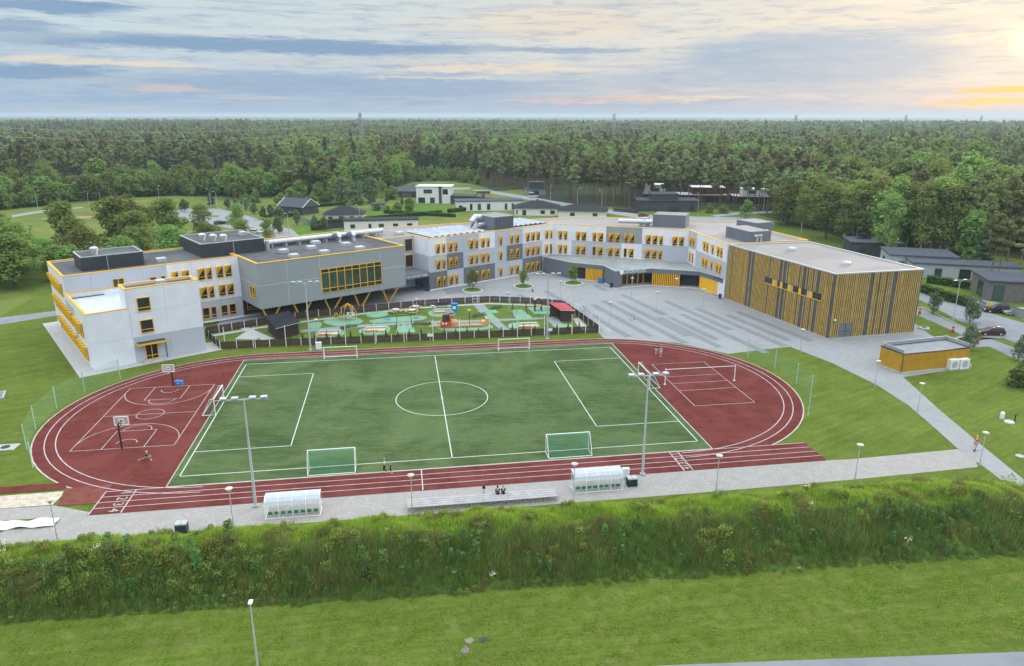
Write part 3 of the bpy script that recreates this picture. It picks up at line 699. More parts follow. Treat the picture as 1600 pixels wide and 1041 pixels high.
# --- tower and terrace front
WT = Wall((17, 127), (34.4, 127))
panel(WT, 6.3, 17.38, .15, 4.25, LGREY, .08, 6); panel(WT, .03, 6.25, .15, 4.4, WHITE, .08, 7); panel(WT, .03, 6.2, 4.4, 9.15, WHITE, .08, 7)
panel(WT, 6.25, 17.38, 4.3, 8.45, WHITE, .08, 5.6); panel(WT, 6.25, 17.38, 8.45, 12.35, WHITE, .08, 5.6)
panel(WT, .03, 6.3, 0, .15, WPAINT, .12, 20, 'plinth')
window(WT, 8.55, 8.5, 2.0, 2.3, 'plain'); window(WT, 8.58, 4.85, 2.0, 2.2, 'plain')
dr = window(WT, 8.75, .25, 1.95, 2.6, 'two'); dr.name = 'entrance_door'
cp = MB().box(-2.25, 2.05, -1.5, -.09, 3.1, 3.42).build('door_canopy', YEL, school, WT.at(8.8), WT.rz)
MB().box(-2.2, 2.0, -1.45, -.1, 3.42, 3.46).build('canopy_roof', CHAR, cp)
MB().tube([(2.2, -.2, 3.4), (2.2, -.2, .1)], .06).build('downpipe', CHAR, school, WT.at(8.8), WT.rz)
MB().box(-1.7, 1.9, -2.0, -.13, 0, .2).box(-1.4, 1.6, -1.6, -.13, .2, .25).build('entrance_step', CONC, school, WT.at(8.8), WT.rz)
# --- left end facade, hoods seen edge on
WL = Wall((17, 162), (17, 127))
for d in (3.1, 5.3, 7.4, 9.6, 11.8, 14.4): window(WL, d, 8.3, 1.2, 2.4, od=.5)
for d in (4.6, 6.6, 8.6, 10.6, 12.6, 14.7, 16.8, 18.9, 21.3, 25.2, 26.9, 28.6, 30.3): window(WL, d, 4.5, 1.2, 2.4, od=.5)
for d in (6.5, 8.5, 10.5, 12.5, 14.6, 16.7, 18.8, 20.8, 22.6, 26.2, 27.9, 29.6, 31.3): window(WL, d, .75, 1.2, 2.4, od=.5)
panel(WL, 16.5, 24.0, 4.3, 8.2, LGREY, .05); panel(WL, 22.8, 25.3, .3, 4.3, LGREY, .05)
part(MB().box(17.35, 22.9, 143.9, 144.9, 8.38, 8.42), 'drain_channel', CHAR)
# --- grey block: seams, side window, big curtain window
WB_ = Wall((47.41, 135), (79.5, 135)); WBS = Wall((47.41, 145), (47.41, 135))
SEAM = mat('pale_seam', (.52, .55, .57), .6)
for d in (5.75, 12.55, 19.3, 26.2): MB().box(-.04, .04, -.03, -.002, 3.5, 12.25).build('seam', SEAM, school, WB_.at(d), WB_.rz)
for d0, d1 in ((.1, 12.5), (26.3, 32)): MB().box(0, d1 - d0, -.032, -.002, 7.95, 8.05).build('seam', SEAM, school, WB_.at(d0), WB_.rz)
MB().box(.1, 9.9, -.03, -.002, 7.95, 8.03).build('seam', SEAM, school, WBS.at(0), WBS.rz)
for d in (6.1, 7.4): window(WBS, d, 5.2, 1.15, 2.3, 'plain')
cwn = MB().box(0, 13.6, -.12, -.01, 4.72, 4.80).build('curtain_window', YEL, school, WB_.at(12.68), WB_.rz)
cols = [13.6 * k / 8 for k in range(9)]; rows = [4.80, 5.62, 8.85, 9.62]
for k, x in enumerate(cols): MB().box(x - .055, x + .055, -.2, -.01, 4.81, 9.70).build('mullion', YEL, cwn)
for z in rows[1:]:
    for k in range(8): MB().box(cols[k] + .056, cols[k + 1] - .056, -.17, -.01, z - .05, z + .05).build('transom', YEL, cwn)
for k in range(8):
    for a, b in ((4.81, 5.57), (5.67, 8.80), (8.90, 9.57)): MB().box(cols[k] + .056, cols[k + 1] - .056, -.06, -.012, a, b).build('pane', GGLASS, cwn)
# V columns under the block
for k, (a, b) in enumerate(((.5, 4.1), (6.73, 10.66), (13.34, 17.28), (20.0, 23.9), (26.74, 30.7))):
    for q in (a, b):
        mid = (a + b) / 2; x = 47.4 + q; x1 = 47.4 + mid + (q - mid) * .12
        MB().tube([(x1, 136.9, .0), (x, 135.6, 3.5)], .17, 8).build('slanted_column', YEL, school, SO)
WG = Wall((47.5, 146.2), (79.4, 146.2))
for k in range(13): window(WG, 2.0 + k * 2.3, .9, 1.9, 2.0, 'plain')
MB().tube([(35, 144.0, .35), (50, 143.2, .35)], .22, 8).build('ground_pipe', SILVER, school, SO)
# --- entrance canopy with its lettering
cn = part(MB().box(79.52, 88.9, 139.9, 146.4, 3.5, 4.55), 'entrance_canopy', DGREY)
me = text_mesh('KOOL-NOORUSE MAJA', .78, .03); me.materials.append(WPAINT)
link('sign_lettering', me, school, (84.25 - S0[0], 139.86 - S0[1], 4.02), rot=(R(90), 0, 0))
MB().box(88.55, 88.85, 140.0, 140.3, 0, 3.5).build('canopy_post', CHAR, school, SO)
# --- roof plant
def rbox(name, s0_, s1_, t0, t1, z0, z1, m=CHAR, top=ROOF):
    b = part(MB().box(s0_, s1_, t0, t1, z0, z1), name, m)
    part(ring(MB(), ccw(rect(s0_, s1_, t0, t1)), -.04, .2, z1 + .001, z1 + .16), 'roof_edge', STEEL)
    part(MB().prism(offset(ccw(rect(s0_, s1_, t0, t1)), .21), z1 + .001, z1 + .02), 'roof', top)
rbox('plant_room', 20.8, 31.2, 149, 156.4, 12.03, 14.5); rbox('plant_room', 41.7, 54.4, 149, 163.2, 12.04, 14.7); rbox('plant_room', 109, 115, 141.4, 148.6, 11.88, 15.2, DGREY, ROOFL)
for k in range(14): part(MB().box(109.2 + k * .42, 109.28 + k * .42, 141.32, 141.4, 11.9, 15.15), 'rib', CHAR)
part(MB().box(25, 25.1, 148.93, 149, 12.05, 14.45).box(48, 48.1, 148.93, 149, 12.05, 14.6), 'seam', STEEL)
def wbox(name, P, z0, z1, m=CHAR, top=ROOFL):
    P = ccw([ws(p) for p in P]); part(MB().prism(P, z0, z1), name, m); part(MB().prism(offset(P, .15), z1 + .001, z1 + .05), 'roof', top)
wbox('plant_room', [(36.1, 186.4), (43.9, 183.9), (46.2, 189.6), (38.4, 192.2)], 11.88, 15.0, DGREY)
wbox('plant_room', [(50.2, 170), (53.1, 161.2), (58.4, 163.0), (55.4, 171.8)], 11.88, 14.4, DGREY)
wbox('plant_room', [(57.2, 185), (60.0, 178.5), (65.0, 180.6), (62.2, 187)], 11.88, 13.9, DGREY)
def sky_light(s_, t_, z, k=1.1): part(MB().box(s_ - k * .8, s_ + k * .8, t_ - k * .8, t_ + k * .8, z, z + .55), 'skylight_kerb', STEEL); part(MB().box(s_ - k * .75, s_ + k * .75, t_ - k * .75, t_ + k * .75, z + .551, z + .7), 'skylight', mat('skylight_acrylic', (.52, .54, .56), .4))
for s_, t_ in ((56.7, 144.9), (56.2, 138.4), (62.8, 138.6), (62.9, 145.2), (70.6, 144.4), (70.6, 138.1), (34.5, 150.5), (66.3, 150.5)): sky_light(s_, t_, 12.04)
sky_light(87.8, 151, 11.9); sky_light(52.5, 156, 14.73, .9); sky_light(29, 129.2, 12.14, .9)
for s_, t_, z in ((43.6, 154, 14.73), (45.0, 151.6, 14.73), (46.6, 150.2, 14.73), (23.5, 151.2, 14.53)):
    part(MB().lathe([(.55, 0), (.55, .75), (.75, .76), (.75, 1.25), (.3, 1.5)], (s_, t_, z), 12), 'roof_fan', SILVER)
# silver ventilation ducts along the roof
d_ = MB().tube([(55.5, 152.4, 13.1), (84, 152.4, 13.1)], .55, 10); part(d_, 'ventilation_duct', SILVER)
part(MB().box(55.0, 84.5, 153.6, 155.2, 12.5, 13.3), 'ventilation_duct', SILVER)
for k in range(9): part(MB().box(57 + k * 3.1, 57.25 + k * 3.1, 151.6, 155.3, 12.04, 12.6), 'duct_support', STEEL)
for s_ in (71.5, 75.0): part(MB().tube([(s_, 149.0, 12.1), (s_, 149.0, 13.2), (s_, 150.0, 13.9), (s_, 152.3, 13.5)], .42, 8), 'duct_elbow', SILVER)
part(MB().box(54.6, 55.2, 148.3, 149.2, 12.04, 14.2), 'duct_elbow', SILVER)
part(MB().tube([(106.3, 147.0, 11.9), (106.3, 147.0, 14.0), (107.3, 147.0, 14.9), (109.1, 147.0, 14.6)], .85, 10), 'duct_elbow', SILVER)
part(MB().tube([(106.9, 145.2, 13.2), (109.1, 145.2, 13.2)], .5, 10), 'ventilation_duct', SILVER)
for p in ((54.9, 162.0), (55.9, 162.4)): part(MB().tube([(*ws(p), 11.9), (*ws(p), 13.6), (*ws((p[0] - .9, p[1] - .6)), 13.4)], .38, 8), 'roof_vent', SILVER)
a_ = ws((27.5, 187.6)); b_ = ws((35.9, 186.2)); part(MB().tube([(*a_, 13.2), (*b_, 13.2)], .6, 10), 'ventilation_duct', SILVER)
part(MB().bx((*ws((34.2, 187.4)), 13.0), (2.0, 1.7, 2.2)), 'air_handler', STEEL)
# flat solar arrays: rows of tilted sheets
SOL = mat('solar_sheet', (.40, .44, .50), .3, .15, .3, metal=.2)
def array(s0_, s1_, t0, t1, n, wd, rot=0.0, cx=None):
    for k in range(n):
        x = s0_ + (s1_ - s0_) * k / n; b = MB(); dx = (s1_ - s0_) / n
        for q in range(wd):
            ta, tb = t0 + (t1 - t0) * q / wd + .05, t0 + (t1 - t0) * (q + 1) / wd - .05
            b.face([(x, ta, 12.1), (x + dx * .55, ta, 12.42), (x + dx * .55, tb, 12.42), (x, tb, 12.1)]); b.face([(x + dx * .55, ta, 12.42), (x + dx * .97, ta, 12.1), (x + dx * .97, tb, 12.1), (x + dx * .55, tb, 12.42)])
        part(b, 'solar_row', SOL)
array(91.0, 107.0, 141.4, 153.4, 9, 3); array(116.5, 128.0, 143.2, 154, 7, 3)
# --- single-storey entrance range with roof terrace
POD = [(8.2, 185.8), (14.9, 178.0), (22.4, 174.4), (24.25, 167.6), (33.5, 170.8), (44.05, 167.5), (47.2, 160.0)]
pod_l = [ws(p) for p in POD]
backp = [ws(p) for p in ((47.3, 158.8), (44.45, 173.4), (43.82, 178.5), (11.0, 189.25))]
poly = ccw(pod_l + backp)
part(MB().prism(poly, 3.15, 4.1), 'terrace_slab', DGREY)
DECK = mat('terrace_paving', (.30, .32, .31), .85, .15, .5, c2=(.24, .26, .25))
part(MB().prism(offset(poly, .3), 4.1, 4.13), 'terrace_floor', DECK)
part(ring(MB(), poly, -.03, .28, 4.101, 4.25), 'terrace_edge', STEEL)
FLOORC = mat('porch_floor', (.46, .45, .43), .9)
part(MB().prism(offset(poly, .1), .0, .1), 'porch_floor', FLOORC)
def PW(k): return Wall(pod_l[k], pod_l[k + 1])
def pwall(k, f0, f1, m, z0=0.1, z1=3.15, y0=.06, th=.3, name='wall'):
    wl = PW(k); L = wl.L; MB().box(f0 * L, f1 * L, y0, y0 + th, z0, z1).build(name, m, school, wl.at(0), wl.rz); return wl
def slats(k, f0, f1, n):
    wl = PW(k); L = wl.L
    for i in range(n):
        x = L * (f0 + (f1 - f0) * (i + .5) / n); MB().box(x - .11, x + .11, .06, .26, .12, 3.14).build('slat', YEL, school, wl.at(0), wl.rz)
    pwall(k, f0, f1, mat('orange_brown_back', (.30, .12, .03), .8), .1, 3.15, .75, .1, 'screen_back')
pwall(0, .0, 1.0, DGREY); pwall(1, 0, .08, DGREY); pwall(1, .08, .42, CHAR, y0=1.6); slats(1, .44, .98, 13)
pwall(2, .01, .99, DGREY); pwall(3, .02, .18, DGREY)
wl = pwall(3, .16, 1.0, GLASS, y0=3.2, name='porch_glazing')
for i in range(6): MB().box(-.14, .14, 2.95, 3.2, .1, 3.1).build('mullion', YEL, school, wl.at(wl.L * (.2 + .15 * i)), wl.rz)
slats(4, .01, .61, 15); pwall(4, .62, .99, CHAR, y0=2.6, name='porch_back'); pwall(5, .02, .82, YEL, y0=.1); pwall(5, .83, .97, CHAR, y0=1.4)
for k in (1, 2, 3, 4, 5): pwall(k, 0, 1, WPAINT, 0.0, .12, -.12, .14, 'plinth')
wl = PW(3)
me = text_mesh('LAAGRI KOOL', .95, .03); me.materials.append(WPAINT)
p = wl.at(5.2); link('sign_lettering', me, school, (p[0] + wl.e.y * .05, p[1] - wl.e.x * .05, 3.74), rot=(R(90), 0, wl.rz))
em = MB().prism([(-.55, .45), (0, .62), (.55, .45), (.4, -.25), (0, -.6), (-.4, -.25)], 0, .05).mesh('emblem', WPAINT)
p = wl.at(1.75); link('emblem', em, school, (p[0], p[1], 3.7), rot=(R(90), 0, wl.rz))

# ================================================================ SPORTS HALL
NEAR, LEFT, RIGHT, BACK = (57.7, 126.8), (47.55, 157.3), (75.7, 131.15), (66.6, 161.4)
hall = empty('sports_hall', (*NEAR, 0), 0, 'tall sports hall clad in vertical yellow slats on dark grey with flat pale roof', 'sports hall')
def hp(mb, name, m, parent=None): return mb.build(name, m, parent or hall, (-NEAR[0], -NEAR[1], 0))
HD = mat('hall_cladding', (.10, .106, .115), .6, .15, .6)
hpoly = ccw([NEAR, RIGHT, BACK, LEFT])
hp(MB().prism(hpoly, 0, 12.1), 'wall', HD); hp(MB().prism(offset(hpoly, .35), 12.1, 12.13), 'roof', ROOFL)
hp(ring(MB(), hpoly, -.12, .34, 12.101, 12.32), 'roof_edge', STEEL)
hp(ring(MB(), hpoly, -.16, -.005, .0, .3), 'plinth', CONC)
SLAT = mat('slat_yellow', (.62, .39, .075), .6, .18, 1.2)
SL = {}
def slat_mesh(h, m_=SLAT):
    k = round(h, 2)
    if k not in SL: SL[k] = MB().box(-.07, .07, -.09, -.004, 0, h).mesh('slat', m_)
    return SL[k]
rs = random.Random(11)
def slat_face(A, B, hole, full=.32, top=12.08):
    A, B = Vector(A), Vector(B); e = (B - A).normalized(); L = (B - A).length; rz = math.atan2(e.y, e.x); d = .35
    while d < L - .2:
        p = A + e * d - Vector(NEAR); seg = [(full, top)]
        for (a, b, z0, z1) in hole:
            if a - .05 < d < b + .05: seg = [s_ for s_ in ((full, z0), (z1, top)) if s_[1] - s_[0] > .3]
        for z0, z1 in seg: link('slat', slat_mesh(z1 - z0), hall, (p.x, p.y, z0), rz)
        ph = rs.random(); d += .42 if ph < .68 else (.30 if ph < .84 else (.66 if ph < .95 else 1.15))
slat_face(LEFT, NEAR, [(13.0, 29.4, 6.55, 7.95)]); slat_face(NEAR, RIGHT, [(2.0, 4.75, .0, 2.95)])
# ribbon window on the long side and service door on the end
A, B = Vector(LEFT), Vector(NEAR); e = (B - A).normalized(); rz = math.atan2(e.y, e.x); p0 = A + e * 13.0 - Vector(NEAR)
rw = MB().box(0, 16.4, -.16, -.004, 6.55, 6.67).build('ribbon_window', YEL, hall, (p0.x, p0.y, 0), rz)
for k in range(21):
    x0 = .1 + k * .775; m_ = YEL if k in (3, 6, 9, 13, 17) else (TIMBER if k in (4, 10, 16) else GLASS)
    MB().box(x0, x0 + .72, -.08, -.006, 6.68, 7.85).build('pane' if m_ is GLASS else 'panel', m_, rw)
MB().box(0, 16.4, -.12, -.006, 7.86, 7.94).build('window_head', HD, rw)
A, B = Vector(NEAR), Vector(RIGHT); e = (B - A).normalized(); rz = math.atan2(e.y, e.x); p0 = A + e * 2.0 - Vector(NEAR)
sdoor = MB().box(0, 2.75, -.05, -.004, .05, 2.9).build('service_door', DGREY, hall, (p0.x, p0.y, 0), rz)
MB().box(0, 2.75, -.09, -.052, 1.4, 1.46).box(1.36, 1.4, -.09, -.052, .05, 2.9).build('door_seam', CHAR, sdoor)
for x, z, dd in ((.9, 3.7, A),): MB().bx((p0.x - e.x * 1.0 - .06, p0.y - e.y * 1.0 - .3, 3.75), (.35, .4, .2), rz).build('wall_lamp', WPAINT, hall)
for x, y in ((59.0, 151.5), (63.6, 136)): hp(MB().lathe([(.9, 0), (.9, .25), (.8, .5), (.3, .68)], (x, y, 12.13), 14), 'roof_dome', mat('skylight_acrylic', (.52, .54, .56), .4))

# ================================================================ SPORTS EQUIPMENT
TOP = 'floodlights'
def floodlight():
    r = empty('floodlight_mast', (0, 0, 0), 0, '', 'floodlight')
    MB().lathe([(.32, 0), (.32, .25), (.2, .3)], n=10).build('base', CONC, r)
    MB().tube([(0, 0, .25), (0, 0, 6), (0, 0, 12.1)], [.16, .12, .08], 10).build('pole', STEEL, r)
    MB().box(-2.3, 2.3, -.06, .06, 11.95, 12.07).build('crossbar', STEEL, r)
    for x in (-1.95, -.85, .85, 1.95):
        h = MB().box(x - .32, x + .32, -.34, .24, 12.2, 12.30).box(x - .06, x + .06, -.06, .06, 12.07, 12.2).build('lamp_head', STEEL, r)
        MB().box(x - .28, x + .28, -.3, .2, 12.302, 12.32).build('lens_cover', mat('lens_grey', (.5, .53, .56), .4), h)
    return r
fl = floodlight(); us = []
for p, lab in (((-26.71, 67.45), 'tall floodlight mast at the front of the pitch on the left, beside a dugout'), ((14.91, 74.52), 'tall floodlight mast at the front of the pitch near the right dugout'),
               ((-34.92, 119.94), 'tall floodlight mast behind the pitch, left one along the playground fence'), ((6.50, 126.90), 'tall floodlight mast behind the pitch by the red-roofed playground shelter')):
    place(fl, us, v3(p), TH, lab, 'floodlight masts round the pitch')
def goal(w_, h, d, net, back=True):
    r = empty('football_goal', (0, 0, 0), 0, '', 'goal'); x = w_ / 2
    MB().tube([(-x, 0, 0), (-x, 0, h)], .07, 8).build('post', WPAINT, r); MB().tube([(x, 0, 0), (x, 0, h)], .07, 8).build('post', WPAINT, r)
    MB().tube([(-x - .07, 0, h + .03), (x + .07, 0, h + .03)], .07, 8).build('crossbar', WPAINT, r)
    for s_ in (-1, 1): MB().tube([(s_ * x, 0, h - .02), (s_ * x, .5, h - .05), (s_ * x, d, .12)], .04, 6).tube([(s_ * x, .05, .05), (s_ * x, d, .05)], .05, 6).build('side_frame', WPAINT, r)
    MB().tube([(-x, d, .06), (x, d, .06)], .055, 6).build('ground_bar', WPAINT, r)
    if net:
        b = MB(); b.face([(-x, .5, h - .06), (x, .5, h - .06), (x, d, .1), (-x, d, .1)]); b.face([(-x, 0, h), (x, 0, h), (x, .5, h - .06), (-x, .5, h - .06)])
        for s_ in (-1, 1): b.face([(s_ * x, 0, h), (s_ * x, .5, h - .06), (s_ * x, d, .1), (s_ * x, 0, .05)])
        b.build('net', NETG, r)
    return r
g1 = goal(5.3, 2.35, 1.7, True); g2 = goal(5.4, 2.1, 1.3, False); g1u, g2u = [], []
gr = 'portable white football goals'
place(g1, g1u, v3(FW(-13.9, -19.8)), TH + math.pi, 'white goal with green net near the left dugout at the pitch front', gr)
place(g1, g1u, v3(FW(14.0, -19.7)), TH + math.pi, 'white goal with green net at the pitch front near the right dugout', gr)
place(g1, g1u, v3(FW(-30.9, 1.0)), TH + math.pi / 2, 'white goal on the left end line facing the basketball court side', gr)
place(g1, g1u, v3(FW(30.9, 1.7)), TH - math.pi / 2, 'white goal on the right end line beside the volleyball court', gr)
place(g2, g2u, v3(FW(-15.7, 20.2)), TH, 'white goal frame on the far touchline, left of the halfway line', gr)
place(g2, g2u, v3(FW(13.8, 20.4)), TH, 'white goal frame on the far touchline, right of the halfway line', gr)
def hoop():
    r = empty('basketball_hoop', (0, 0, 0), 0, '', 'basketball hoop')
    MB().tube([(0, 0, 0), (0, 0, 3.4)], .1, 8).build('post', BLACK, r)
    MB().tube([(0, 0, 3.2), (0, 1.1, 3.35)], .07, 6).tube([(0, 0, 2.7), (0, 1.1, 3.1)], .05, 6).build('arm', BLACK, r)
    b = MB().box(-.85, .85, 1.1, 1.14, 2.75, 3.8).build('backboard', net_mat('clear_board', (.7, .74, .78), .25), r)
    bb = MB()
    for q in ((-.85, .85, 2.7, 2.78), (-.85, .85, 3.76, 3.84), (-.28, .28, 3.0, 3.05), (-.28, .28, 3.42, 3.47)): bb.box(q[0], q[1], 1.08, 1.17, q[2], q[3])
    for q in (-.85, .78): bb.box(q, q + .07, 1.085, 1.165, 2.78, 3.76)
    for q in (-.28, .23): bb.box(q, q + .05, 1.09, 1.16, 3.05, 3.42)
    bb.build('board_frame', WPAINT, b)
    MB().tube([(.23 * math.cos(t * .5236), 1.42 + .23 * math.sin(t * .5236), 2.95) for t in range(13)], .02, 5).build('rim', ORANGE, r)
    nb = MB()
    for t in range(12):
        a = t * .5236; c = (t + 1) * .5236
        nb.face([(.23 * math.cos(a), 1.42 + .23 * math.sin(a), 2.94), (.23 * math.cos(c), 1.42 + .23 * math.sin(c), 2.94), (.13 * math.cos(c), 1.42 + .13 * math.sin(c), 2.5), (.13 * math.cos(a), 1.42 + .13 * math.sin(a), 2.5)])
    nb.build('net', net_mat('white_net', (.7, .7, .7), .4), r)
    return r
hp_ = hoop(); us = []
place(hp_, us, v3(FW(-39.75, -10.9)), TH, 'black-posted basketball hoop at the near end of the red court', 'basketball hoops')
place(hp_, us, v3(FW(-39.75, 10.9)), TH + math.pi, 'black-posted basketball hoop at the far end by the school tower', 'basketball hoops')
r = empty('volleyball_net', v3(FW(vp, vq)), TH, 'volleyball net on two white posts across the red court', 'volleyball net')
for s_ in (-1, 1): MB().tube([(s_ * 5.6, 0, 0), (s_ * 5.6, 0, 2.55)], .07, 8).lathe([(.2, 0), (.2, .05), (.05, .06)], (s_ * 5.6, 0, 0), 8).build('post', WPAINT, r)
MB().tube([(-5.6, 0, 2.4), (5.6, 0, 2.4)], .045, 6).build('tape', WPAINT, r)
b = MB(); b.face([(-4.8, 0, 1.5), (4.8, 0, 1.5), (4.8, 0, 2.38), (-4.8, 0, 2.38)]); b.build('net', net_mat('dark_net', (.12, .10, .10), .10), r)
r = tag(link('equipment_box', None, None, v3((-50.37, 103.16))), 'blue plastic crate lying behind the far basketball hoop', 'box')
b = MB().box(-.5, .5, -.32, .32, .05, .62).build('body', BLUE, r); MB().box(-.53, .53, -.35, .35, .62, .68).build('lid', BLUE, r); MB().tube([(-.2, -.36, .4), (.2, -.36, .4)], .04).build('handle', WPAINT, r)
# dugouts with curved clear roofs
def dugout():
    r = empty('team_dugout', (0, 0, 0), 0, '', 'dugout'); L = 5.4
    prof = [(1.0, .05), (1.0, 1.45), (.82, 1.86), (.45, 2.12), (-.1, 2.2), (-.75, 2.08)]
    SH = net_mat('clear_polycarbonate', (.62, .68, .74), .62)
    for k in range(4):
        x0, x1 = -L / 2 + L * k / 4 + .03, -L / 2 + L * (k + 1) / 4 - .03; b = MB()
        for i in range(1, len(prof) - 1): (y0, z0), (y1, z1) = prof[i], prof[i + 1]; b.face([(x0, -y0, z0), (x1, -y0, z0), (x1, -y1, z1), (x0, -y1, z1)]); b.face([(x0, -y0, z0 + .02), (x0, -y1, z1 + .02), (x1, -y1, z1 + .02), (x1, -y0, z0 + .02)])
        b.build('roof_sheet', SH, r)
    for k in range(5):
        x = -L / 2 + L * k / 4; MB().tube([(x, -a, z) for a, z in prof], .035, 6).build('frame_rib', WPAINT, r)
    MB().tube([(-L / 2, -1.0, .08), (L / 2, -1.0, .08)], .04).tube([(-L / 2, -1.0, .08), (-L / 2, .7, .08)], .04).tube([(L / 2, -1.0, .08), (L / 2, .7, .08)], .04).build('base_frame', WPAINT, r)
    for k in range(8):
        x = -L / 2 + .45 + k * (L - .9) / 7; s_ = MB().box(x - .2, x + .2, -.75, -.35, .40, .46).box(x - .2, x + .2, -.80, -.74, .46, .72).build('seat', GREENP, r)
    MB().box(-L / 2 + .1, L / 2 - .1, -.62, -.5, .3, .39).build('seat_rail', STEEL, r)
    b = MB()
    for s_ in (-1, 1): b.face([(s_ * L / 2, -y, z) for y, z in prof] + [(s_ * L / 2, .75, 1.2), (s_ * L / 2, .75, .1)])
    b.build('end_sheet', net_mat('clear_sheet', (.7, .75, .8), .35), r)
    return r
dg = dugout(); us = []
place(dg, us, v3(FW(-17.0, -29.4)), TH, 'white arched dugout with green seats standing on the left below the netted goal', 'team dugouts by the track')
place(dg, us, v3(FW(15.1, -29.0)), TH, 'white arched dugout with green seats between the bleacher and the green bin', 'team dugouts by the track')
# low bleacher
r = empty('spectator_bleacher', v3(FW(2.4, -30.6)), TH, 'long low silver bench stand on scaffold legs beside the track', 'bleacher'); L = 15.8
BOARD = mat('aluminium_board', (.36, .36, .365), .6, .15, 1.0)
for j, (y, z) in enumerate(((-.55, .62), (-.1, .62), (.35, .62), (.8, .62))):
    for k in range(6): MB().box(-L / 2 + k * L / 6 + .01, -L / 2 + (k + 1) * L / 6 - .01, y - .2, y + .2, z, z + .06).build('plank', BOARD, r)
for k in range(13):
    x = -L / 2 + .1 + k * (L - .2) / 12; b = MB().tube([(x, -.6, 0), (x, -.6, .62)], .03, 5).tube([(x, .85, 0), (x, .85, .62)], .03, 5).tube([(x, -.6, .1), (x, .85, .6)], .025, 5)
    if k < 12: b.tube([(x, -.6, .05), (x + L / 12, -.6, .6)], .025, 5)
    b.build('leg_frame', STEEL, r)
MB().tube([(.2, .9, .6), (.2, .9, 1.5)], .03, 6).box(.05, .35, .85, .95, 1.3, 1.6).build('notice_post', BLACK, r)
# bins, cabinets
def bin2(loc, rz, label, m_, d=(1.1, .75, 1.05)):
    r = empty('refuse_bin', loc, rz, label, 'bin'); MB().box(-d[0] / 2, d[0] / 2, -d[1] / 2, d[1] / 2, .08, d[2] * .85).build('body', m_, r)
    for s_ in (-.25, .25): MB().prism([(s_ * d[0] * 1.0 - .25, -d[1] / 2 - .03), (s_ * d[0] + .25, -d[1] / 2 - .03), (s_ * d[0] + .25, d[1] / 2 + .03), (s_ * d[0] - .25, d[1] / 2 + .03)], d[2] * .855, d[2]).build('lid', STEEL, r)
    for x in (-.4, .4): MB().tube([(x * d[0] - .04, -d[1] / 2, .09), (x * d[0] + .04, -d[1] / 2, .09)], .09, 8).build('wheel', BLACK, r)
DGREEN = mat('dark_green_bin', (.018, .045, .04), .5)
bin2(v3(FW(19.1, -29.1)), TH, 'dark green twin bin with grey lids right of the right dugout', DGREEN)
bin2(v3(FW(-27.4, -31.4)), TH, 'dark grey twin bin at the edge of the bank on the left', CHAR)
def cabinet(loc, rz, label, d=(.75, .4, 1.25)):
    r = empty('utility_cabinet', loc, rz, label, 'cabinet'); MB().box(-d[0] / 2, d[0] / 2, -d[1] / 2, d[1] / 2, .25, d[2]).box(-d[0] / 2 - .03, d[0] / 2 + .03, -d[1] / 2 - .03, d[1] / 2 + .03, d[2], d[2] + .06).build('body', WPAINT, r)
    MB().box(-d[0] / 2 + .03, d[0] / 2 - .03, -d[1] / 2 + .03, d[1] / 2 - .03, 0, .25).build('base', CONC, r); MB().box(-.01, .01, -d[1] / 2 - .012, -d[1] / 2 - .001, .3, d[2] - .05).build('door_seam', STEEL, r)
cabinet(v3(FW(18.9, -26.9 - .6)), TH, 'small white electrical cabinet beside the right front floodlight')
cabinet(v3((-33.57, 120.29)), TH, 'white electrical cabinet beside the floodlight behind the left far goal', (.95, .5, 1.35))
# park lamps
def park_lamp():
    r = empty('park_lamp', (0, 0, 0), 0, '', 'park lamp'); MB().tube([(0, 0, 0), (0, 0, 1.0)], .075, 8).build('pole_base', STEEL, r); MB().tube([(0, 0, 1.0), (0, 0, 3.95)], .05, 8).build('pole', STEEL, r)
    h = MB().lathe([(.07, 3.9), (.16, 3.98), (.24, 4.25)], n=10).build('lamp_bowl', mat('lamp_bowl_glass', (.5, .5, .45), .3), r); MB().lathe([(.36, 4.252), (.36, 4.32), (.12, 4.42)], n=12).build('lamp_cap', mat('lamp_cap_beige', (.55, .52, .45), .5), h)
    return r
pl = park_lamp(); us = []; gr = 'low park lamps along the paths'
for p, lab in ((FW(-38.9, -31.0), 'park lamp in the bottom left beside the sand pit and white sheet'), (FW(-22.6, -31.3), 'park lamp at the bank edge left of the left dugout'), (FW(-5.0, -31.2), 'park lamp between the left dugout and the bleacher'),
               (FW(12.0, -31.3), 'park lamp between the bleacher and the right dugout'), ((22.29, 70.82), 'park lamp on the gravel edge right of the dark green bin'), ((38.65, 73.54), 'park lamp on the lawn edge below the end of the straight track'),
               ((54.62, 76.77), 'park lamp at the path fork beside the rider in red'), ((54.55, 102.21), 'park lamp at the lawn edge left of the yellow shed'), ((55.98, 92.84), 'park lamp on the path just below the yellow shed'),
               ((19.29, 137.52), 'park lamp on the plaza right of the bike racks'), ((30.16, 146.24), 'park lamp in the middle of the plaza on a dark band'), ((27.08, 159.68), 'park lamp in front of the main entrance porch sign'),
               ((36.93, 159.02), 'park lamp in front of the yellow slat screen of the entrance'), ((49.73, 118.85), 'park lamp at the top corner of the lawn below the hall'), ((10.73, 156.21), 'park lamp behind the red-roofed shelter'),
               ((40.41, 148.80), 'park lamp on the plaza near the orange wall'), ((-18.97, 140.06), 'park lamp among the round picnic tables'), ((-15.19, 134.54), 'park lamp between the swing and the toy ship'), ((-34.93, 124.76), 'park lamp beside the dark playhouse'), ((-0.66, 145.38), 'park lamp by the right swing')):
    place(pl, us, v3(p), 0, lab, gr)
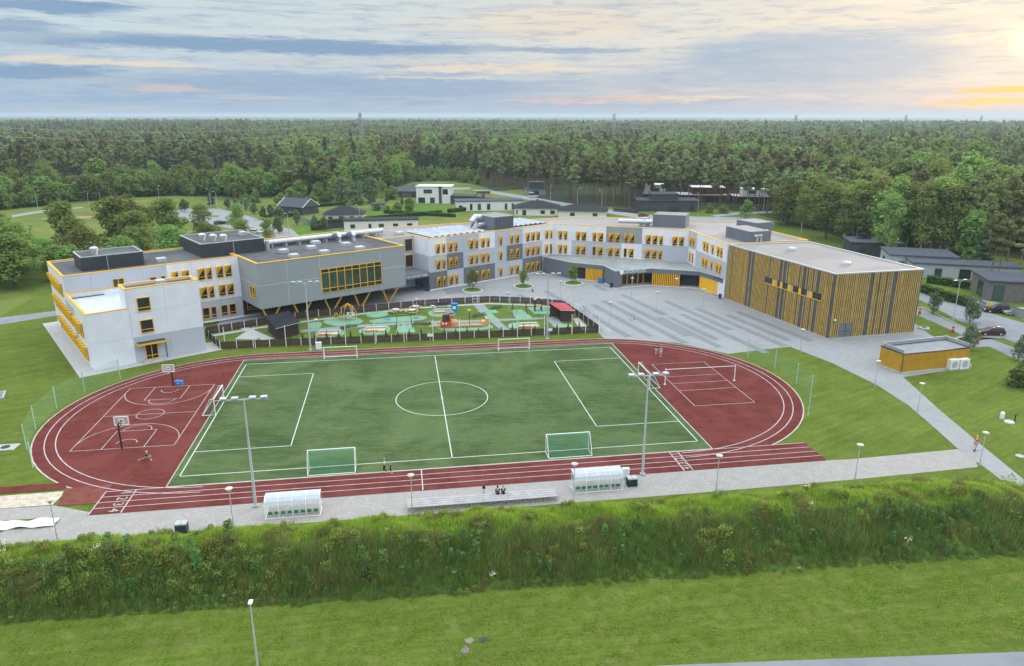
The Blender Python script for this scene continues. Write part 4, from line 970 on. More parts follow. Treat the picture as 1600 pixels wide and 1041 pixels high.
def street_lamp(h, arms):
    r = empty('street_lamp', (0, 0, 0), 0, '', 'street lamp'); MB().tube([(0, 0, 0), (0, 0, h * .5), (0, 0, h - .3)], [.1, .08, .06], 8).build('pole', STEEL, r)
    for s_ in arms:
        a = MB().tube([(0, 0, h - .35), (s_ * .3, 0, h - .1), (s_ * 1.2, 0, h + .1)], .045, 6).build('arm', STEEL, r); MB().box(s_ * 1.2 - .35, s_ * 1.2 + .35, -.13, .13, h + .06, h + .16).build('lamp_head', WPAINT, a)
    return r
st2 = street_lamp(8.6, (-1, 1)); place(st2, [], v3((87.19, 138.10)), .3, 'tall double-arm street lamp beside the side road right of the hall')
st1 = street_lamp(8.0, (1,)); us1 = []; gr = 'street lamps behind the school'
for k, (p, lab) in enumerate((((29.57, 330.64), 'street lamp on the road before the pines, above the dark hip roofs'), ((17.94, 340.75), 'street lamp by the road left of the pine belt'), ((39.43, 321.10), 'street lamp by the pine belt left of the dark flat house'), ((103.60, 301.01), 'street lamp on the road right of the roof plant box'),
                             ((-171.67, 306.02), 'street lamp on the meadow path, second from left'), ((-204.04, 314.89), 'street lamp on the far left of the meadow path'), ((-162.28, 337.83), 'street lamp on the meadow above the big trees'), ((-132.81, 323.07), 'street lamp at the parking area corner'), ((-126.48, 314.03), 'street lamp in the parking area beside a round tree'), ((-175.65, 304.01), 'street lamp on the meadow above the round tree cluster'), ((-104.11, 284.07), 'street lamp beside the parking road'), ((78.25, 307.48), 'street lamp on the road right of the dark flat house'), ((-55.34, 265.06), 'street lamp behind the long white garage'), ((-74.55, 242.08), 'pair of flagpoles standing behind the grey block'))):
    place(st1, us1, v3(p), k * 1.3, lab.replace('pair of flagpoles', 'slim street lamp'), gr)
# lamp column in the foreground
r = empty('lamp_column', (-18.35, 43.4, 0), R(10), 'grey lamp column rising from the front lawn near the bottom edge', 'lamp column')
MB().tube([(0, 0, 0), (0, 0, 3), (0, 0, 6.3)], [.085, .07, .045], 10).build('pole', STEEL, r); MB().box(-.14, .14, -.1, .38, 6.3, 6.38).build('lamp_head', WPAINT, r)
# ball-stop posts along the playground
us = []; gr = 'white ball-stop net posts along the playground fence'
bp = empty('net_post', (0, 0, 0), 0, '', 'post'); MB().tube([(0, 0, 0), (0, 0, 3.9)], .06, 8).build('shaft', WPAINT, bp); MB().lathe([(.09, 3.9), (.09, 3.94), (.02, 3.97)], n=8).build('cap', STEEL, bp)
PX = ((-50.15, 121.09), (-44.91, 121.21), (-39.76, 121.99), (-29.52, 123.21), (-24.41, 123.94), (-19.38, 124.84), (-14.22, 125.63), (-9.45, 126.43), (-4.06, 127.15), (1.06, 128.01), (6.06, 128.92), (11.19, 129.72), (16.47, 131.07))
WH = ('at the left end of the playground fence', 'before the gravel yard left of the playhouse', 'in front of the dark playhouse', 'above the left far goal', 'right of the left far goal', 'left of the white notice', 'beside the white notice on the fence', 'in front of the toy ship', 'left of the right far goal', 'above the right far goal', 'beside the rear right floodlight', 'in front of the red-roofed shelter', 'at the right end of the playground fence')
for p, wd in zip(PX, WH): place(bp, us, v3(p), 0, 'white ball-stop post ' + wd, gr)
# green netting round the two track bends
def net_fence(name, pts, label):
    r = empty(name, v3(pts[0]), 0, label, 'net fence'); o = pts[0]; GP = mat('pale_green_post', (.40, .58, .50), .5)
    for k, p in enumerate(pts): MB().tube([(p[0] - o[0], p[1] - o[1], 0), (p[0] - o[0], p[1] - o[1], 3.3)], .06, 6).build('post', GP, r)
    for a, c in zip(pts, pts[1:]):
        b = MB(); b.face([(a[0] - o[0], a[1] - o[1], .1), (c[0] - o[0], c[1] - o[1], .1), (c[0] - o[0], c[1] - o[1], 3.2), (a[0] - o[0], a[1] - o[1], 3.2)]); b.build('net', NETF, r)
net_fence('ball_stop_net', [(-60.61, 105.71), (-62.81, 99.91), (-63.25, 93.73), (-61.89, 86.87), (-59.32, 81.02), (-55.41, 76.06)], 'green ball-stop netting on posts curving round the left track bend')
net_fence('ball_stop_net', [(39.89, 116.47), (42.46, 110.62), (43.44, 103.89), (43.51, 98.61), (40.50, 91.78)], 'green ball-stop netting on posts curving round the right track bend')
# loose things
r = empty('white_sheet', v3((-49.08, 63.69)), TH, 'crumpled white plastic sheet lying in the grass at the left edge', 'sheet')
b = MB(); n1_, n2_ = 26, 10
for j in range(n2_ + 1):
    for i in range(n1_ + 1):
        u_, w_ = i / n1_, j / n2_; x = -4.6 + 8.2 * u_; y = (w_ - .5) * (2.2 - 1.0 * u_ + .3 * math.sin(u_ * 9)); b.v.append((x, y, .12 + .12 * abs(math.sin(w_ * 5 + u_ * 7)) + .08 * math.sin(u_ * 23 + w_ * 9)))
b.f = [(j * (n1_ + 1) + i, j * (n1_ + 1) + i + 1, (j + 1) * (n1_ + 1) + i + 1, (j + 1) * (n1_ + 1) + i) for j in range(n2_) for i in range(n1_)]; b.mi = [0] * len(b.f)
b.build('sheet', mat('white_plastic', (.72, .73, .76), .4, .05), r, smooth=True)
r = empty('manhole_slab', v3((-62.15, 81.38)), TH, 'square concrete slab with round dark manhole at the left edge', 'manhole'); MB().box(-1.3, 1.3, -.9, .9, 0, .1).build('slab', CONC, r); MB().lathe([(.5, .1), (.5, .16), (.4, .18)], n=14).build('cover', CHAR, r)
r = empty('concrete_step', v3((-74.92, 98.31)), .5, 'grey concrete slab cut off by the left edge beside the lawn', 'slab'); MB().box(-1.2, 1.2, -1.6, 1.6, 0, .22).build('slab', CONC, r); MB().box(-.9, .9, -1.2, 1.2, .22, .3).build('top', mat('grey_top', (.22, .22, .23), .9), r)
for k, (p, rz, lab, m_) in enumerate((((-3.56, 46.26), .9, 'larger grey paving slab lying in the front lawn', mat('slab_grey', (.20, .19, .18), .95, .2, 4.)), ((-3.28, 47.32), .5, 'pale bare patch of rubble in the front lawn beside a slab', mat('slab_pale', (.24, .22, .18), .95, .3, 5.)), ((-2.18, 47.39), .3, 'dark shard of rubble right of the slabs in the front lawn', CHAR))):
    r = empty('paving_slab', v3(p), rz, lab, 'slab'); MB().box(-.33, .33, -.24, .24, .01, .035).build('stone', m_, r); MB().box(-.2, .14, -.36, -.2, .01, .025).build('chip', m_, r)
r = empty('vent_post', v3((66.18, 90.59)), 0, 'stubby white cylinder post on the right lawn', 'post'); MB().lathe([(.26, .2), (.28, .9), (.2, 1.0)], n=12).build('body', WPAINT, r); MB().lathe([(.3, 0), (.3, .2)], n=12).build('base', STEEL, r)
r = empty('standpipe', v3((67.34, 89.73)), 0, 'thin black standpipe on the right lawn beside a pale lid', 'pipe'); MB().tube([(0, 0, 0), (0, 0, 1.0), (.25, 0, 1.02)], .07, 6).build('pipe', BLACK, r); MB().lathe([(.14, 0), (.14, .1)], n=8).build('base', BLACK, r)
r = empty('manhole_lid', v3((66.51, 89.52)), 0, 'pale green round lid flush in the right lawn', 'lid'); MB().lathe([(.65, 0), (.6, .15), (.3, .22)], n=14).build('lid', mat('pale_green_lid', (.5, .58, .5), .6), r); MB().lathe([(.1, .22), (.1, .27)], n=8).build('knob', STEEL, r)
r = empty('manhole_lid', v3((61.18, 79.42)), 0, 'flat grey manhole lid at the right edge of the lawn', 'lid'); MB().lathe([(.5, 0), (.5, .06), (.4, .08)], n=14).build('lid', CONC, r)
# ================================================================ PLAYGROUND
PF = mat('fence_board', (.080, .050, .045), .8, .25, 3.0)
def fence(pts, label, h=1.35, bay=2.5, gates=()):
    r = empty('board_fence', v3(pts[0]), 0, label, 'fence'); o = Vector(pts[0]); MB_ = {}
    for a, c in zip(pts, pts[1:]):
        a, c = Vector(a), Vector(c); L = (c - a).length; n_ = max(1, round(L / bay)); st_ = L / n_; e_ = (c - a).normalized(); rz = math.atan2(e_.y, e_.x)
        for k in range(n_):
            p = a + e_ * st_ * k - o
            MB().box(-.05, .05, -.05, .05, 0, h + .12).build('post', WPAINT, r, (p.x, p.y, 0), rz)
            b = MB(); nb = max(6, int(st_ / .16))
            for i in range(nb):
                x0 = .06 + (st_ - .12) * i / nb; b.box(x0 + .012, x0 + (st_ - .12) / nb - .012, -.02, .015, .06, h)
            b.box(.06, st_ - .06, .016, .05, .3, .38).box(.06, st_ - .06, .016, .05, h - .3, h - .22); b.build('fence_panel', PF, r, (p.x, p.y, 0), rz)
    p = Vector(pts[-1]) - o; MB().box(-.05, .05, -.05, .05, 0, h + .12).build('post', WPAINT, r, (p.x, p.y, 0)); return r
fence([(-56.90, 129.22), (-50.90, 120.73), (-39.91, 122.51), (-29.64, 123.78), (-19.00, 125.45), (-9.49, 126.98), (1.07, 128.54), (16.41, 131.15)], 'dark brown board fence along the near side of the playground')
fence([(-56.95, 129.63), (-49.45, 135.38), (-43.43, 140.43), (-30.78, 146.05), (-18.60, 151.02), (-10.16, 153.18), (-4.82, 154.57), (4.05, 153.10), (10.97, 150.58), (14.30, 139.41), (16.44, 131.36)], 'dark brown board fence along the plaza side of the playground')
for p, lab in (((-14.29, 152.65), 'white framed gate in the plaza-side fence, left one'), ((-7.83, 154.02), 'white framed gate in the plaza-side fence behind the grey path')):
    r = empty('fence_gate', (p[0], p[1] - .25, 0), R(12), lab, 'gate')
    for x in (-.7, .7): MB().tube([(x, 0, 0), (x, 0, 1.75)], .06, 6).build('gate_post', WPAINT, r)
    for z in (.15, .9, 1.6): MB().tube([(-.7, 0, z), (.7, 0, z)], .05, 6).build('rail', WPAINT, r)
RUB = mat('green_rubber', (.185, .345, .235), .85, .10, .5, c2=(.21, .385, .27)); PATHG = mat('playground_path', (.26, .28, .29), .9, .1, .6)
def blobp(pts, name, m_, z):
    n_ = len(pts); P = []
    for k in range(n_):                                     # rounded outline through the points
        p0, p1, p2, p3 = [Vector(pts[(k + q) % n_]) for q in (-1, 0, 1, 2)]
        for i in range(4):
            t = i / 4; P.append(tuple(.5 * ((2 * p1) + (p2 - p0) * t + (2 * p0 - 5 * p1 + 4 * p2 - p3) * t * t + (3 * p1 - p0 - 3 * p2 + p3) * t ** 3)))
    return patch(name, P, m_, z)
patch('play_lawn', [(-56.90, 129.22), (-49.30, 134.94), (-30.68, 145.54), (-18.62, 150.47), (-4.89, 154.00), (4.03, 152.54), (10.80, 150.04), (16.29, 131.15), (1.06, 128.33), (-29.60, 123.59), (-50.90, 120.73)], grass_mat('play_lawn_grass', (.095, .150, .030), (.125, .170, .035), (.085, .125, .028), .3, .8), .036)
patch('play_path', [(-39.72, 130.80), (-29.57, 134.18), (-20.07, 136.81), (-5.07, 138.58), (6.43, 140.40), (6.48, 141.61), (-5.12, 139.99), (-20.29, 138.42), (-29.93, 135.95), (-40.19, 132.49)], PATHG, .052)
patch('play_path', [(-8.61, 152.89), (-6.25, 152.88), (-2.82, 139.98), (-0.37, 132.73), (-2.07, 132.73), (-4.87, 139.99), (-6.65, 145.92)], PATHG, .056)
patch('play_path', [(-56.38, 128.81), (-48.78, 134.49), (-30.44, 145.03), (-18.44, 150.04), (-4.87, 153.43), (4.02, 152.10), (10.63, 149.50), (10.56, 148.43), (3.99, 151.00), (-4.84, 152.32), (-18.30, 148.86), (-30.22, 143.87), (-48.41, 133.40), (-55.54, 127.60)], CONC, .060)
patch('play_path', [(6.71, 140.88), (8.88, 142.82), (10.52, 133.10), (8.78, 132.68)], PATHG, .064); patch('play_path', [(12.25, 140.85), (13.58, 141.33), (14.92, 133.08), (13.13, 132.23)], CONC, .064)
patch('play_path', [(-52.78, 134.29), (-51.33, 134.72), (-43.27, 126.74), (-45.36, 125.97)], CONC, .062); patch('play_path', [(-50.51, 126.38), (-50.24, 131.27), (-48.26, 130.42), (-46.19, 126.36)], CONC, .066)
Z = .072
blobp([(-37.37, 138.28), (-35.55, 141.34), (-32.21, 142.06), (-29.47, 138.70), (-30.56, 135.96), (-34.10, 135.08)], 'rubber_patch', RUB, Z)
blobp([(-39.80, 136.46), (-38.83, 138.05), (-37.39, 137.35), (-36.86, 133.77), (-38.11, 132.91)], 'rubber_patch', RUB, Z)
blobp([(-29.76, 143.52), (-28.20, 145.78), (-26.02, 145.51), (-25.39, 143.25), (-27.14, 141.30), (-29.09, 142.04)], 'rubber_patch', RUB, Z)
blobp([(-28.16, 139.16), (-25.16, 141.05), (-20.85, 142.58), (-17.58, 142.47), (-17.43, 140.05), (-20.32, 138.65), (-24.61, 137.75), (-27.31, 137.30)], 'rubber_patch', RUB, Z)
blobp([(-36.82, 131.20), (-34.76, 132.68), (-32.05, 132.03), (-31.40, 129.10), (-33.61, 127.89), (-35.85, 127.90)], 'rubber_patch', RUB, Z)
blobp([(-28.98, 132.44), (-27.27, 135.05), (-23.96, 135.25), (-23.17, 131.13), (-25.04, 129.48), (-27.99, 129.91)], 'rubber_patch', RUB, Z)
blobp([(-17.31, 145.98), (-15.46, 147.52), (-11.81, 147.24), (-11.24, 144.93), (-13.02, 142.44), (-16.27, 142.46)], 'rubber_patch', RUB, Z)
blobp([(-15.63, 136.33), (-13.82, 137.01), (-10.15, 138.60), (-4.76, 136.73), (-3.69, 134.05), (-6.10, 132.75), (-12.13, 131.93), (-14.53, 134.10)], 'rubber_patch', RUB, Z)
blobp([(-0.62, 136.26), (0.63, 137.62), (4.43, 138.06), (5.33, 134.88), (2.46, 134.02), (-0.37, 134.03)], 'rubber_patch', RUB, Z)
blobp([(8.12, 136.21), (9.42, 136.89), (11.51, 136.42), (11.64, 134.85), (9.26, 134.42), (8.17, 134.87)], 'rubber_patch', RUB, Z)
patch('rubber_patch', [(-22.19, 135.92), (-19.66, 136.58), (-18.10, 131.11), (-21.71, 130.29)], RUB, Z); patch('rubber_patch', [(-7.34, 146.44), (-3.50, 147.98), (-2.65, 145.39), (-4.35, 144.64), (-2.16, 139.03), (-3.55, 138.57), (-5.67, 144.64)], RUB, Z)
patch('rubber_patch', [(-0.40, 147.18), (2.30, 147.69), (4.26, 140.90), (1.03, 140.19)], RUB, Z); patch('rubber_patch', [(3.41, 149.54), (6.56, 149.79), (8.82, 146.35), (8.31, 144.32), (4.62, 144.34)], RUB, Z)
blobp([(-25.64, 140.09), (-24.96, 140.66), (-24.10, 140.09), (-24.76, 139.43)], 'rubber_dot', BLUE, Z + .01); blobp([(-20.02, 141.26), (-19.17, 141.69), (-18.57, 141.01), (-19.26, 140.35)], 'rubber_dot', mat('rubber_brown', (.25, .13, .10), .9), Z + .01)
def swing(loc, rz, label, nest):
    r = empty('swing_set', loc, rz, label, 'swing'); W_, H_ = 2.6, 2.4; M_ = mat('swing_frame', (.05, .045, .05), .6)
    MB().tube([(-W_ / 2, 0, H_), (W_ / 2, 0, H_)], .06, 6).build('top_beam', M_, r)
    for s_ in (-1, 1):
        for q in (-1, 1): MB().tube([(s_ * W_ / 2, 0, H_), (s_ * (W_ / 2 + .25), q * 1.1, 0)], .055, 6).build('leg', M_, r)
    for x in ((-.6, .6)):
        se = MB().box(x - .25, x + .25, -.1, .1, .5, .54).build('seat', BLACK, r); MB().tube([(x - .22, 0, .54), (x - .22, 0, H_)], .012, 4).tube([(x + .22, 0, .54), (x + .22, 0, H_)], .012, 4).build('chain', STEEL, se)
swing(v3((-20.69, 134.13)), R(8), 'black framed swing on a green patch left of the toy ship', 0); swing(v3((1.59, 144.86)), R(8), 'black framed swing on a green patch left of the red-roofed shelter', 0)
# toy ship
r = empty('toy_ship', v3((-10.78, 134.96)), R(6), 'orange and red wooden toy ship with tower, slide and pale bow', 'play ship'); WT_ = mat('pale_orange_wood', (.62, .36, .16), .7)
MB().box(-3.0, -.4, -1.0, 1.0, .1, .75).build('hull', ORANGE, r); MB().box(-2.9, -.9, -.95, .95, .76, 1.3).build('cabin', ORANGE, r); MB().box(-.85, .2, -1.0, 1.0, .2, 1.25).build('cabin_panel', WT_, r)
tw = MB().box(-2.6, -1.2, -.8, .8, 1.31, 2.3).build('tower', BROWN, r); MB().box(-1.25, -.5, -.82, .82, 1.9, 3.0).build('wheelhouse', ORANGE, r)
for x in (-2.5, -1.9): MB().lathe([(.2, 0), (.2, .06)], n=12).build('porthole', WPAINT, r, (x, -1.04, 1.0)).rotation_euler = (R(90), 0, 0)
for x in (-1.08, -.68): MB().lathe([(.15, 0), (.15, .05)], n=10).build('porthole', WPAINT, r, (x, -.86, 2.6)).rotation_euler = (R(90), 0, 0)
MB().box(-2.0, -.5, -1.03, 1.03, 3.0, 3.08).build('roof', mat('grey_ship_roof', (.2, .22, .24), .7), r)
for y in (-1.0, 1.0): MB().box(.2, 5.0, y - .06, y + .06, .35, .55).build('rail', WT_, r)
for k in range(7): MB().box(.3 + k * .7, .85 + k * .7, -.9, .9, .2, .28).build('deck_plank', TIMBER, r)
MB().prism([(5.0, -1.0), (6.3, 0), (5.0, 1.0)], .15, 1.1).prism([(5.7, -.5), (6.6, 0), (5.7, .5)], 1.1, 1.6).build('bow', WT_, r)
MB().tube([(2.6, 0, .2), (2.6, 0, 3.2)], .06, 6).build('mast', BLACK, r); MB().lathe([(.3, 0), (.42, .2), (.3, .4)], (2.6, 0, 3.0), 10).build('crow_nest', WT_, r)
b = MB(); b.face([(-3.0, -.35, 1.3), (-3.0, .35, 1.3), (-5.2, .35, .15), (-5.2, -.35, .15)]); b.box(-5.3, -3.0, -.42, -.36, .1, .3).build('slide', TIMBER, r)
# climbing frame in yellow and black
r = empty('climbing_frame', v3((-32.70, 140.13)), R(10), 'yellow and black dome climbing frame with white spotted panel', 'climbing frame')
for a in range(6):
    t = a * math.pi / 3; MB().tube([(1.5 * math.cos(t), 1.3 * math.sin(t), 0), (1.65 * math.cos(t), 1.4 * math.sin(t), 1.2), (1.0 * math.cos(t), .8 * math.sin(t), 2.7), (0, 0, 3.3)], .07, 6).build('arch', YEL, r)
MB().box(-1.1, .2, -.8, .8, 1.3, 2.5).build('panel', CHAR, r); MB().box(-.2, 1.3, -1.3, -1.2, .5, 1.8).build('spotted_panel', mat('white_spotted', (.6, .55, .5), .6, .5, 3.), r)
for x, z in ((.1, .9), (.6, 1.4), (1.0, .8), (.4, 1.6)): MB().lathe([(.14, 0), (.14, .03)], n=8).build('spot', BROWN, r, (x, -1.31, z)).rotation_euler = (R(90), 0, 0)
r = empty('balance_post', v3((-35.03, 139.67)), .3, 'small yellow play post with two uprights left of the climbing frame', 'play post')
for x in (-.2, .2): MB().tube([(x, 0, 0), (x, .1, 1.5)], .09, 6).build('upright', YEL, r)
MB().box(-.3, .3, -.05, .1, .6, .75).build('board', BLACK, r)
def sandbox(loc, rz, label, d=(4.0, 2.4)):
    r = empty('sandbox', loc, rz, label, 'sandbox'); b = MB(); x, y = d[0] / 2, d[1] / 2
    ring(b, rect(-x, x, -y, y), 0, .15, 0, .38); b.build('border', TIMBER, r)
    MB().box(-x + .16, x - .16, -y + .16, y - .16, 0, .22).build('sand', mat('sandbox_sand', (.5, .45, .36), .95), r)
    MB().prism([(-x, y - .15), (x, y - .15), (x, y + .35), (-x, y + .35)], .4, .5).build('cover', mat('mint_cover', (.30, .58, .45), .6), r); MB().box(-x - .02, x * .2, -y - .05, -y + .3, .39, .46).build('bench_board', ORANGE, r)
sandbox(v3((-33.88, 129.52)), R(8), 'sandbox with mint cover nearest the dark playhouse'); sandbox(v3((-25.73, 131.99)), R(8), 'sandbox with mint cover left of the black swing'); sandbox(v3((-14.07, 145.45)), R(8), 'sandbox with mint cover and orange edge near the blue toy'); sandbox(v3((3.22, 134.89)), R(8), 'sandbox with mint cover in front of the right far goal')
def ptable(): 
    r = empty('picnic_table', (0, 0, 0), 0, '', 'picnic table'); MB().lathe([(.75, .72), (.78, .75), (.75, .78)], n=14).build('table_top', mat('pale_table', (.58, .54, .47), .8), r)
    for k in range(3):
        t = k * 2.094; MB().tube([(.3 * math.cos(t), .3 * math.sin(t), .72), (.9 * math.cos(t), .9 * math.sin(t), 0)], .04, 5).build('leg', STEEL, r)
        b = MB(); P = [(1.1 * math.cos(t + q), 1.1 * math.sin(t + q)) for q in (-.8, -.4, 0, .4, .8)]; P += [(1.45 * math.cos(t + q), 1.45 * math.sin(t + q)) for q in (.8, .4, 0, -.4, -.8)]; b.prism(P, .42, .47).build('bench', TIMBER, r)
    return r
pt = ptable(); us = []
for p, lab in (((-24.03, 145.50), 'round picnic table on the grass, leftmost of three'), ((-20.64, 144.98), 'round picnic table on the grass, nearest of three'), ((-20.24, 148.07), 'round picnic table on the grass, rearmost of three beside the fence')): place(pt, us, v3(p), rnd.random(), lab, 'round picnic tables')
r = empty('toy_tower', v3((-11.87, 145.44)), 0, 'small blue play tower behind the toy ship', 'play tower'); MB().box(-.6, .6, -.5, .5, .1, 1.9).build('body', BLUE, r); MB().box(-.3, .3, -.53, -.501, .9, 1.5).build('opening', WPAINT, r); MB().box(-.7, .7, -.6, .6, 1.9, 2.0).build('roof', BLUE, r)
r = empty('play_tower', v3((5.50, 146.89)), R(8), 'wooden play tower with slide beside the red-roofed shelter', 'play tower')
for x in (-.7, .7):
    for y in (-.6, .6): MB().box(x - .08, x + .08, y - .08, y + .08, 0, 2.6).build('post', BROWN, r)
MB().box(-.75, .75, -.65, .65, 1.2, 1.32).build('platform', TIMBER, r); b = MB(); b.face([(-.9, -.8, 2.5), (0, -.8, 3.1), (0, .8, 3.1), (-.9, .8, 2.5)]); b.face([(0, -.8, 3.1), (.9, -.8, 2.5), (.9, .8, 2.5), (0, .8, 3.1)]); b.build('roof', TIMBER, r); b = MB(); b.face([(.75, -.3, 1.3), (.75, .3, 1.3), (3.2, .3, .2), (3.2, -.3, .2)]); b.build('slide', SILVER, r)
def hut(name, poly, h0, h1, rm, wm, label, cat, openf=None):
    o = poly[0]; r = empty(name, v3(o), 0, label, cat); P = [(p[0] - o[0], p[1] - o[1]) for p in poly]; c = (sum(p[0] for p in P) / 4, sum(p[1] for p in P) / 4)
    S_ = [lerp(c, p, .86) for p in P]; 
    for k in range(4):
        a, e_ = S_[k], S_[(k + 1) % 4]; b = MB(); za, zb = (h0, h0) if k == 0 else ((h0, h1) if k == 1 else ((h1, h1) if k == 2 else (h1, h0)))
        if openf == k: 
            for t in (0, .5, 1): p = lerp(a, e_, t); MB().box(p[0] - .07, p[0] + .07, p[1] - .07, p[1] + .07, 0, min(za, zb)).build('post', wm, r)
            continue
        d_ = Vector((e_[0] - a[0], e_[1] - a[1])).normalized() * .06; n_ = (d_.y, -d_.x)
        b.face([(*a, 0), (*e_, 0), (*e_, zb), (*a, za)]); b.face([(e_[0] - n_[0], e_[1] - n_[1], 0), (a[0] - n_[0], a[1] - n_[1], 0), (a[0] - n_[0], a[1] - n_[1], za), (e_[0] - n_[0], e_[1] - n_[1], zb)])
        b.build('wall', wm, r)
        L = Vector((e_[0] - a[0], e_[1] - a[1])).length
        for i in range(int(L / .5)):
            p = lerp(a, e_, (i + .5) / int(L / .5)); MB().box(p[0] - .03, p[0] + .03, p[1] - .03, p[1] + .03, .02, min(za, zb) - .05).build('board_joint', wm, r)
    b = MB(); zz = (h0, h0, h1, h1); b.v = [(*P[k], zz[k] + .02) for k in range(4)] + [(*P[k], zz[k] + .14) for k in range(4)]
    b.f = [(3, 2, 1, 0), (4, 5, 6, 7), (0, 1, 5, 4), (1, 2, 6, 5), (2, 3, 7, 6), (3, 0, 4, 7)]; b.mi = [0] * 6; ro = b.build('roof', rm, r)
    a, e_ = P[0], P[1]; MB().tube([(*a, h0 + .05), (*e_, h0 + .05)], .06, 6).build('gutter', STEEL, ro); return r
hut('playhouse', [(-42.50, 125.35, 2.30)[:2], (-39.20, 129.62, 2.30)[:2], (-43.03, 135.56, 2.90)[:2], (-46.45, 131.63, 2.90)[:2]], 2.3, 2.9, mat('dark_felt', (.028, .030, .036), .9, .2, .6), BROWN, 'brown timber playhouse with black sloping roof at the playground fence', 'playhouse')
hut('play_shelter', [(9.60, 138.49, 2.30)[:2], (12.49, 138.23, 2.30)[:2], (10.86, 142.12, 2.80)[:2], (7.40, 142.67, 2.80)[:2]], 2.3, 2.8, mat('red_roof_sheet', (.42, .075, .09), .6, .1, .6), BROWN, 'brown timber shelter with red sloping roof in the playground corner', 'shelter', openf=3)
for p, lab in (((-14.76, 125.82), 'white notice on the near playground fence left of the toy ship'), ((7.03, 129.32), 'white notice on the near playground fence below the red-roofed shelter')):
    r = empty('fence_notice', (p[0], p[1] - .12, 0), R(8), lab, 'sign'); MB().box(-.5, .5, -.03, 0, .85, 1.4).build('board', WPAINT, r); MB().box(-.05, .05, 0, .04, .1, 1.3).build('post', STEEL, r)
r = empty('garden_bench', v3((-14.87, 149.91)), R(8), 'dark bench against the plaza-side fence beside the left gate', 'bench'); MB().box(-1.2, 1.2, -.25, .25, .42, .5).build('seat', CHAR, r); MB().box(-1.2, 1.2, .25, .32, .5, .95).build('backrest', CHAR, r)
for x in (-1, 1): MB().box(x - .05, x + .05, -.2, .2, 0, .42).build('leg', CHAR, r)
# ================================================================ PLAZA
def rack():
    r = empty('bike_rack', (0, 0, 0), 0, '', 'bike rack'); MB().box(-.06, .06, -1.5, 1.5, .02, .07).build('ground_rail', STEEL, r)
    for k in range(5): y = -1.3 + k * .65; MB().tube([(-.3, y, .05), (-.3, y, .8), (.3, y, .8), (.3, y, .05)], .03, 5).build('hoop', WPAINT, r)
    return r
rk = rack(); us = []
for k in range(6):
    p = lerp((14.12, 148.95), (17.83, 130.93), k / 5); place(rk, us, v3(p), R(20), 'white hoop bike rack beside the playground fence, ' + ('farthest from', 'second farthest from', 'third from the back towards', 'third nearest', 'second nearest', 'nearest')[k] + ' the track', 'bike racks by the playground')
BIKEM = [mat('bike_' + n_, c, .4) for n_, c in (('dark', (.03, .03, .035)), ('blue', (.05, .12, .3)), ('silver', (.4, .4, .42)))]
def bike(loc, rz, label, m_):
    r = empty('bicycle', loc, rz, label, 'bicycle')
    for x in (-.52, .52):
        MB().tube([(x + .33 * math.cos(t * .449), 0, .34 + .33 * math.sin(t * .449)) for t in range(15)], .022, 5).build('wheel', BLACK, r)
    MB().tube([(-.52, 0, .34), (-.2, 0, .85), (.4, 0, .82), (.52, 0, .34)], .022, 5).tube([(-.2, 0, .85), (0, 0, .32), (.4, 0, .82)], .022, 5).tube([(-.52, 0, .34), (0, 0, .32)], .018, 5).build('frame', m_, r)
    MB().box(-.33, -.08, -.06, .06, .92, .97).build('saddle', BLACK, r); MB().tube([(.38, -.28, 1.02), (.38, .28, 1.02)], .018, 5).build('handlebar', BLACK, r)
for k, t in enumerate((.1, .22, .55)): p = lerp((14.12, 148.95), (17.83, 130.93), t); bike((p[0] + .4, p[1] + .1, 0), R(200), ('dark', 'blue', 'silver')[k] + ' bicycle parked in the racks ' + ('at the far end', 'behind the red-roofed shelter', 'halfway along')[k], BIKEM[k])
r = empty('kick_scooter', v3((24.07, 139.84)), R(30), 'pale green kick scooter parked alone on the open plaza', 'scooter'); SCM = mat('mint_scooter', (.30, .55, .45), .5)
MB().box(-.45, .45, -.09, .09, .12, .18).build('deck', SCM, r); MB().tube([(.45, 0, .15), (.4, 0, 1.1)], .03, 6).build('stem', SCM, r); MB().tube([(.4, -.25, 1.1), (.4, .25, 1.1)], .025, 6).build('handlebar', BLACK, r)
for x in (-.5, .5): MB().lathe([(.13, -.03), (.13, .03)], n=12).build('wheel', BLACK, r, (x, 0, .13)).rotation_euler = (R(90), 0, 0)
def bin1(p, label, m_): 
    r = empty('litter_bin', v3(p), .4, label, 'litter bin'); MB().lathe([(.3, .05), (.34, .9), (.34, 1.0)], n=10).build('body', m_, r); MB().lathe([(.36, 1.0), (.36, 1.08), (.1, 1.14)], n=10).build('lid', CHAR, r)
bin1((46.53, 157.77), 'dark litter bin at the hall corner beside the orange wall', CHAR); bin1((23.63, 168.65), 'dark litter bin at the foot of the grey entrance wall', CHAR); bin1((-19.65, 164.64), 'dark litter bin under the lettered canopy', CHAR)
r = empty('blue_cart', v3((21.80, 173.84)), R(-20), 'blue box cart by the yellow slat screen left of the entrance', 'cart'); MB().box(-.6, .6, -.45, .45, .2, 1.05).build('body', BLUE, r); MB().box(-.62, .62, -.47, .47, 1.05, 1.12).build('lid', BLUE, r)
for x in (-.45, .45): MB().lathe([(.12, -.04), (.12, .04)], n=8).build('wheel', BLACK, r, (x, -.46, .13)).rotation_euler = (R(90), 0, 0)
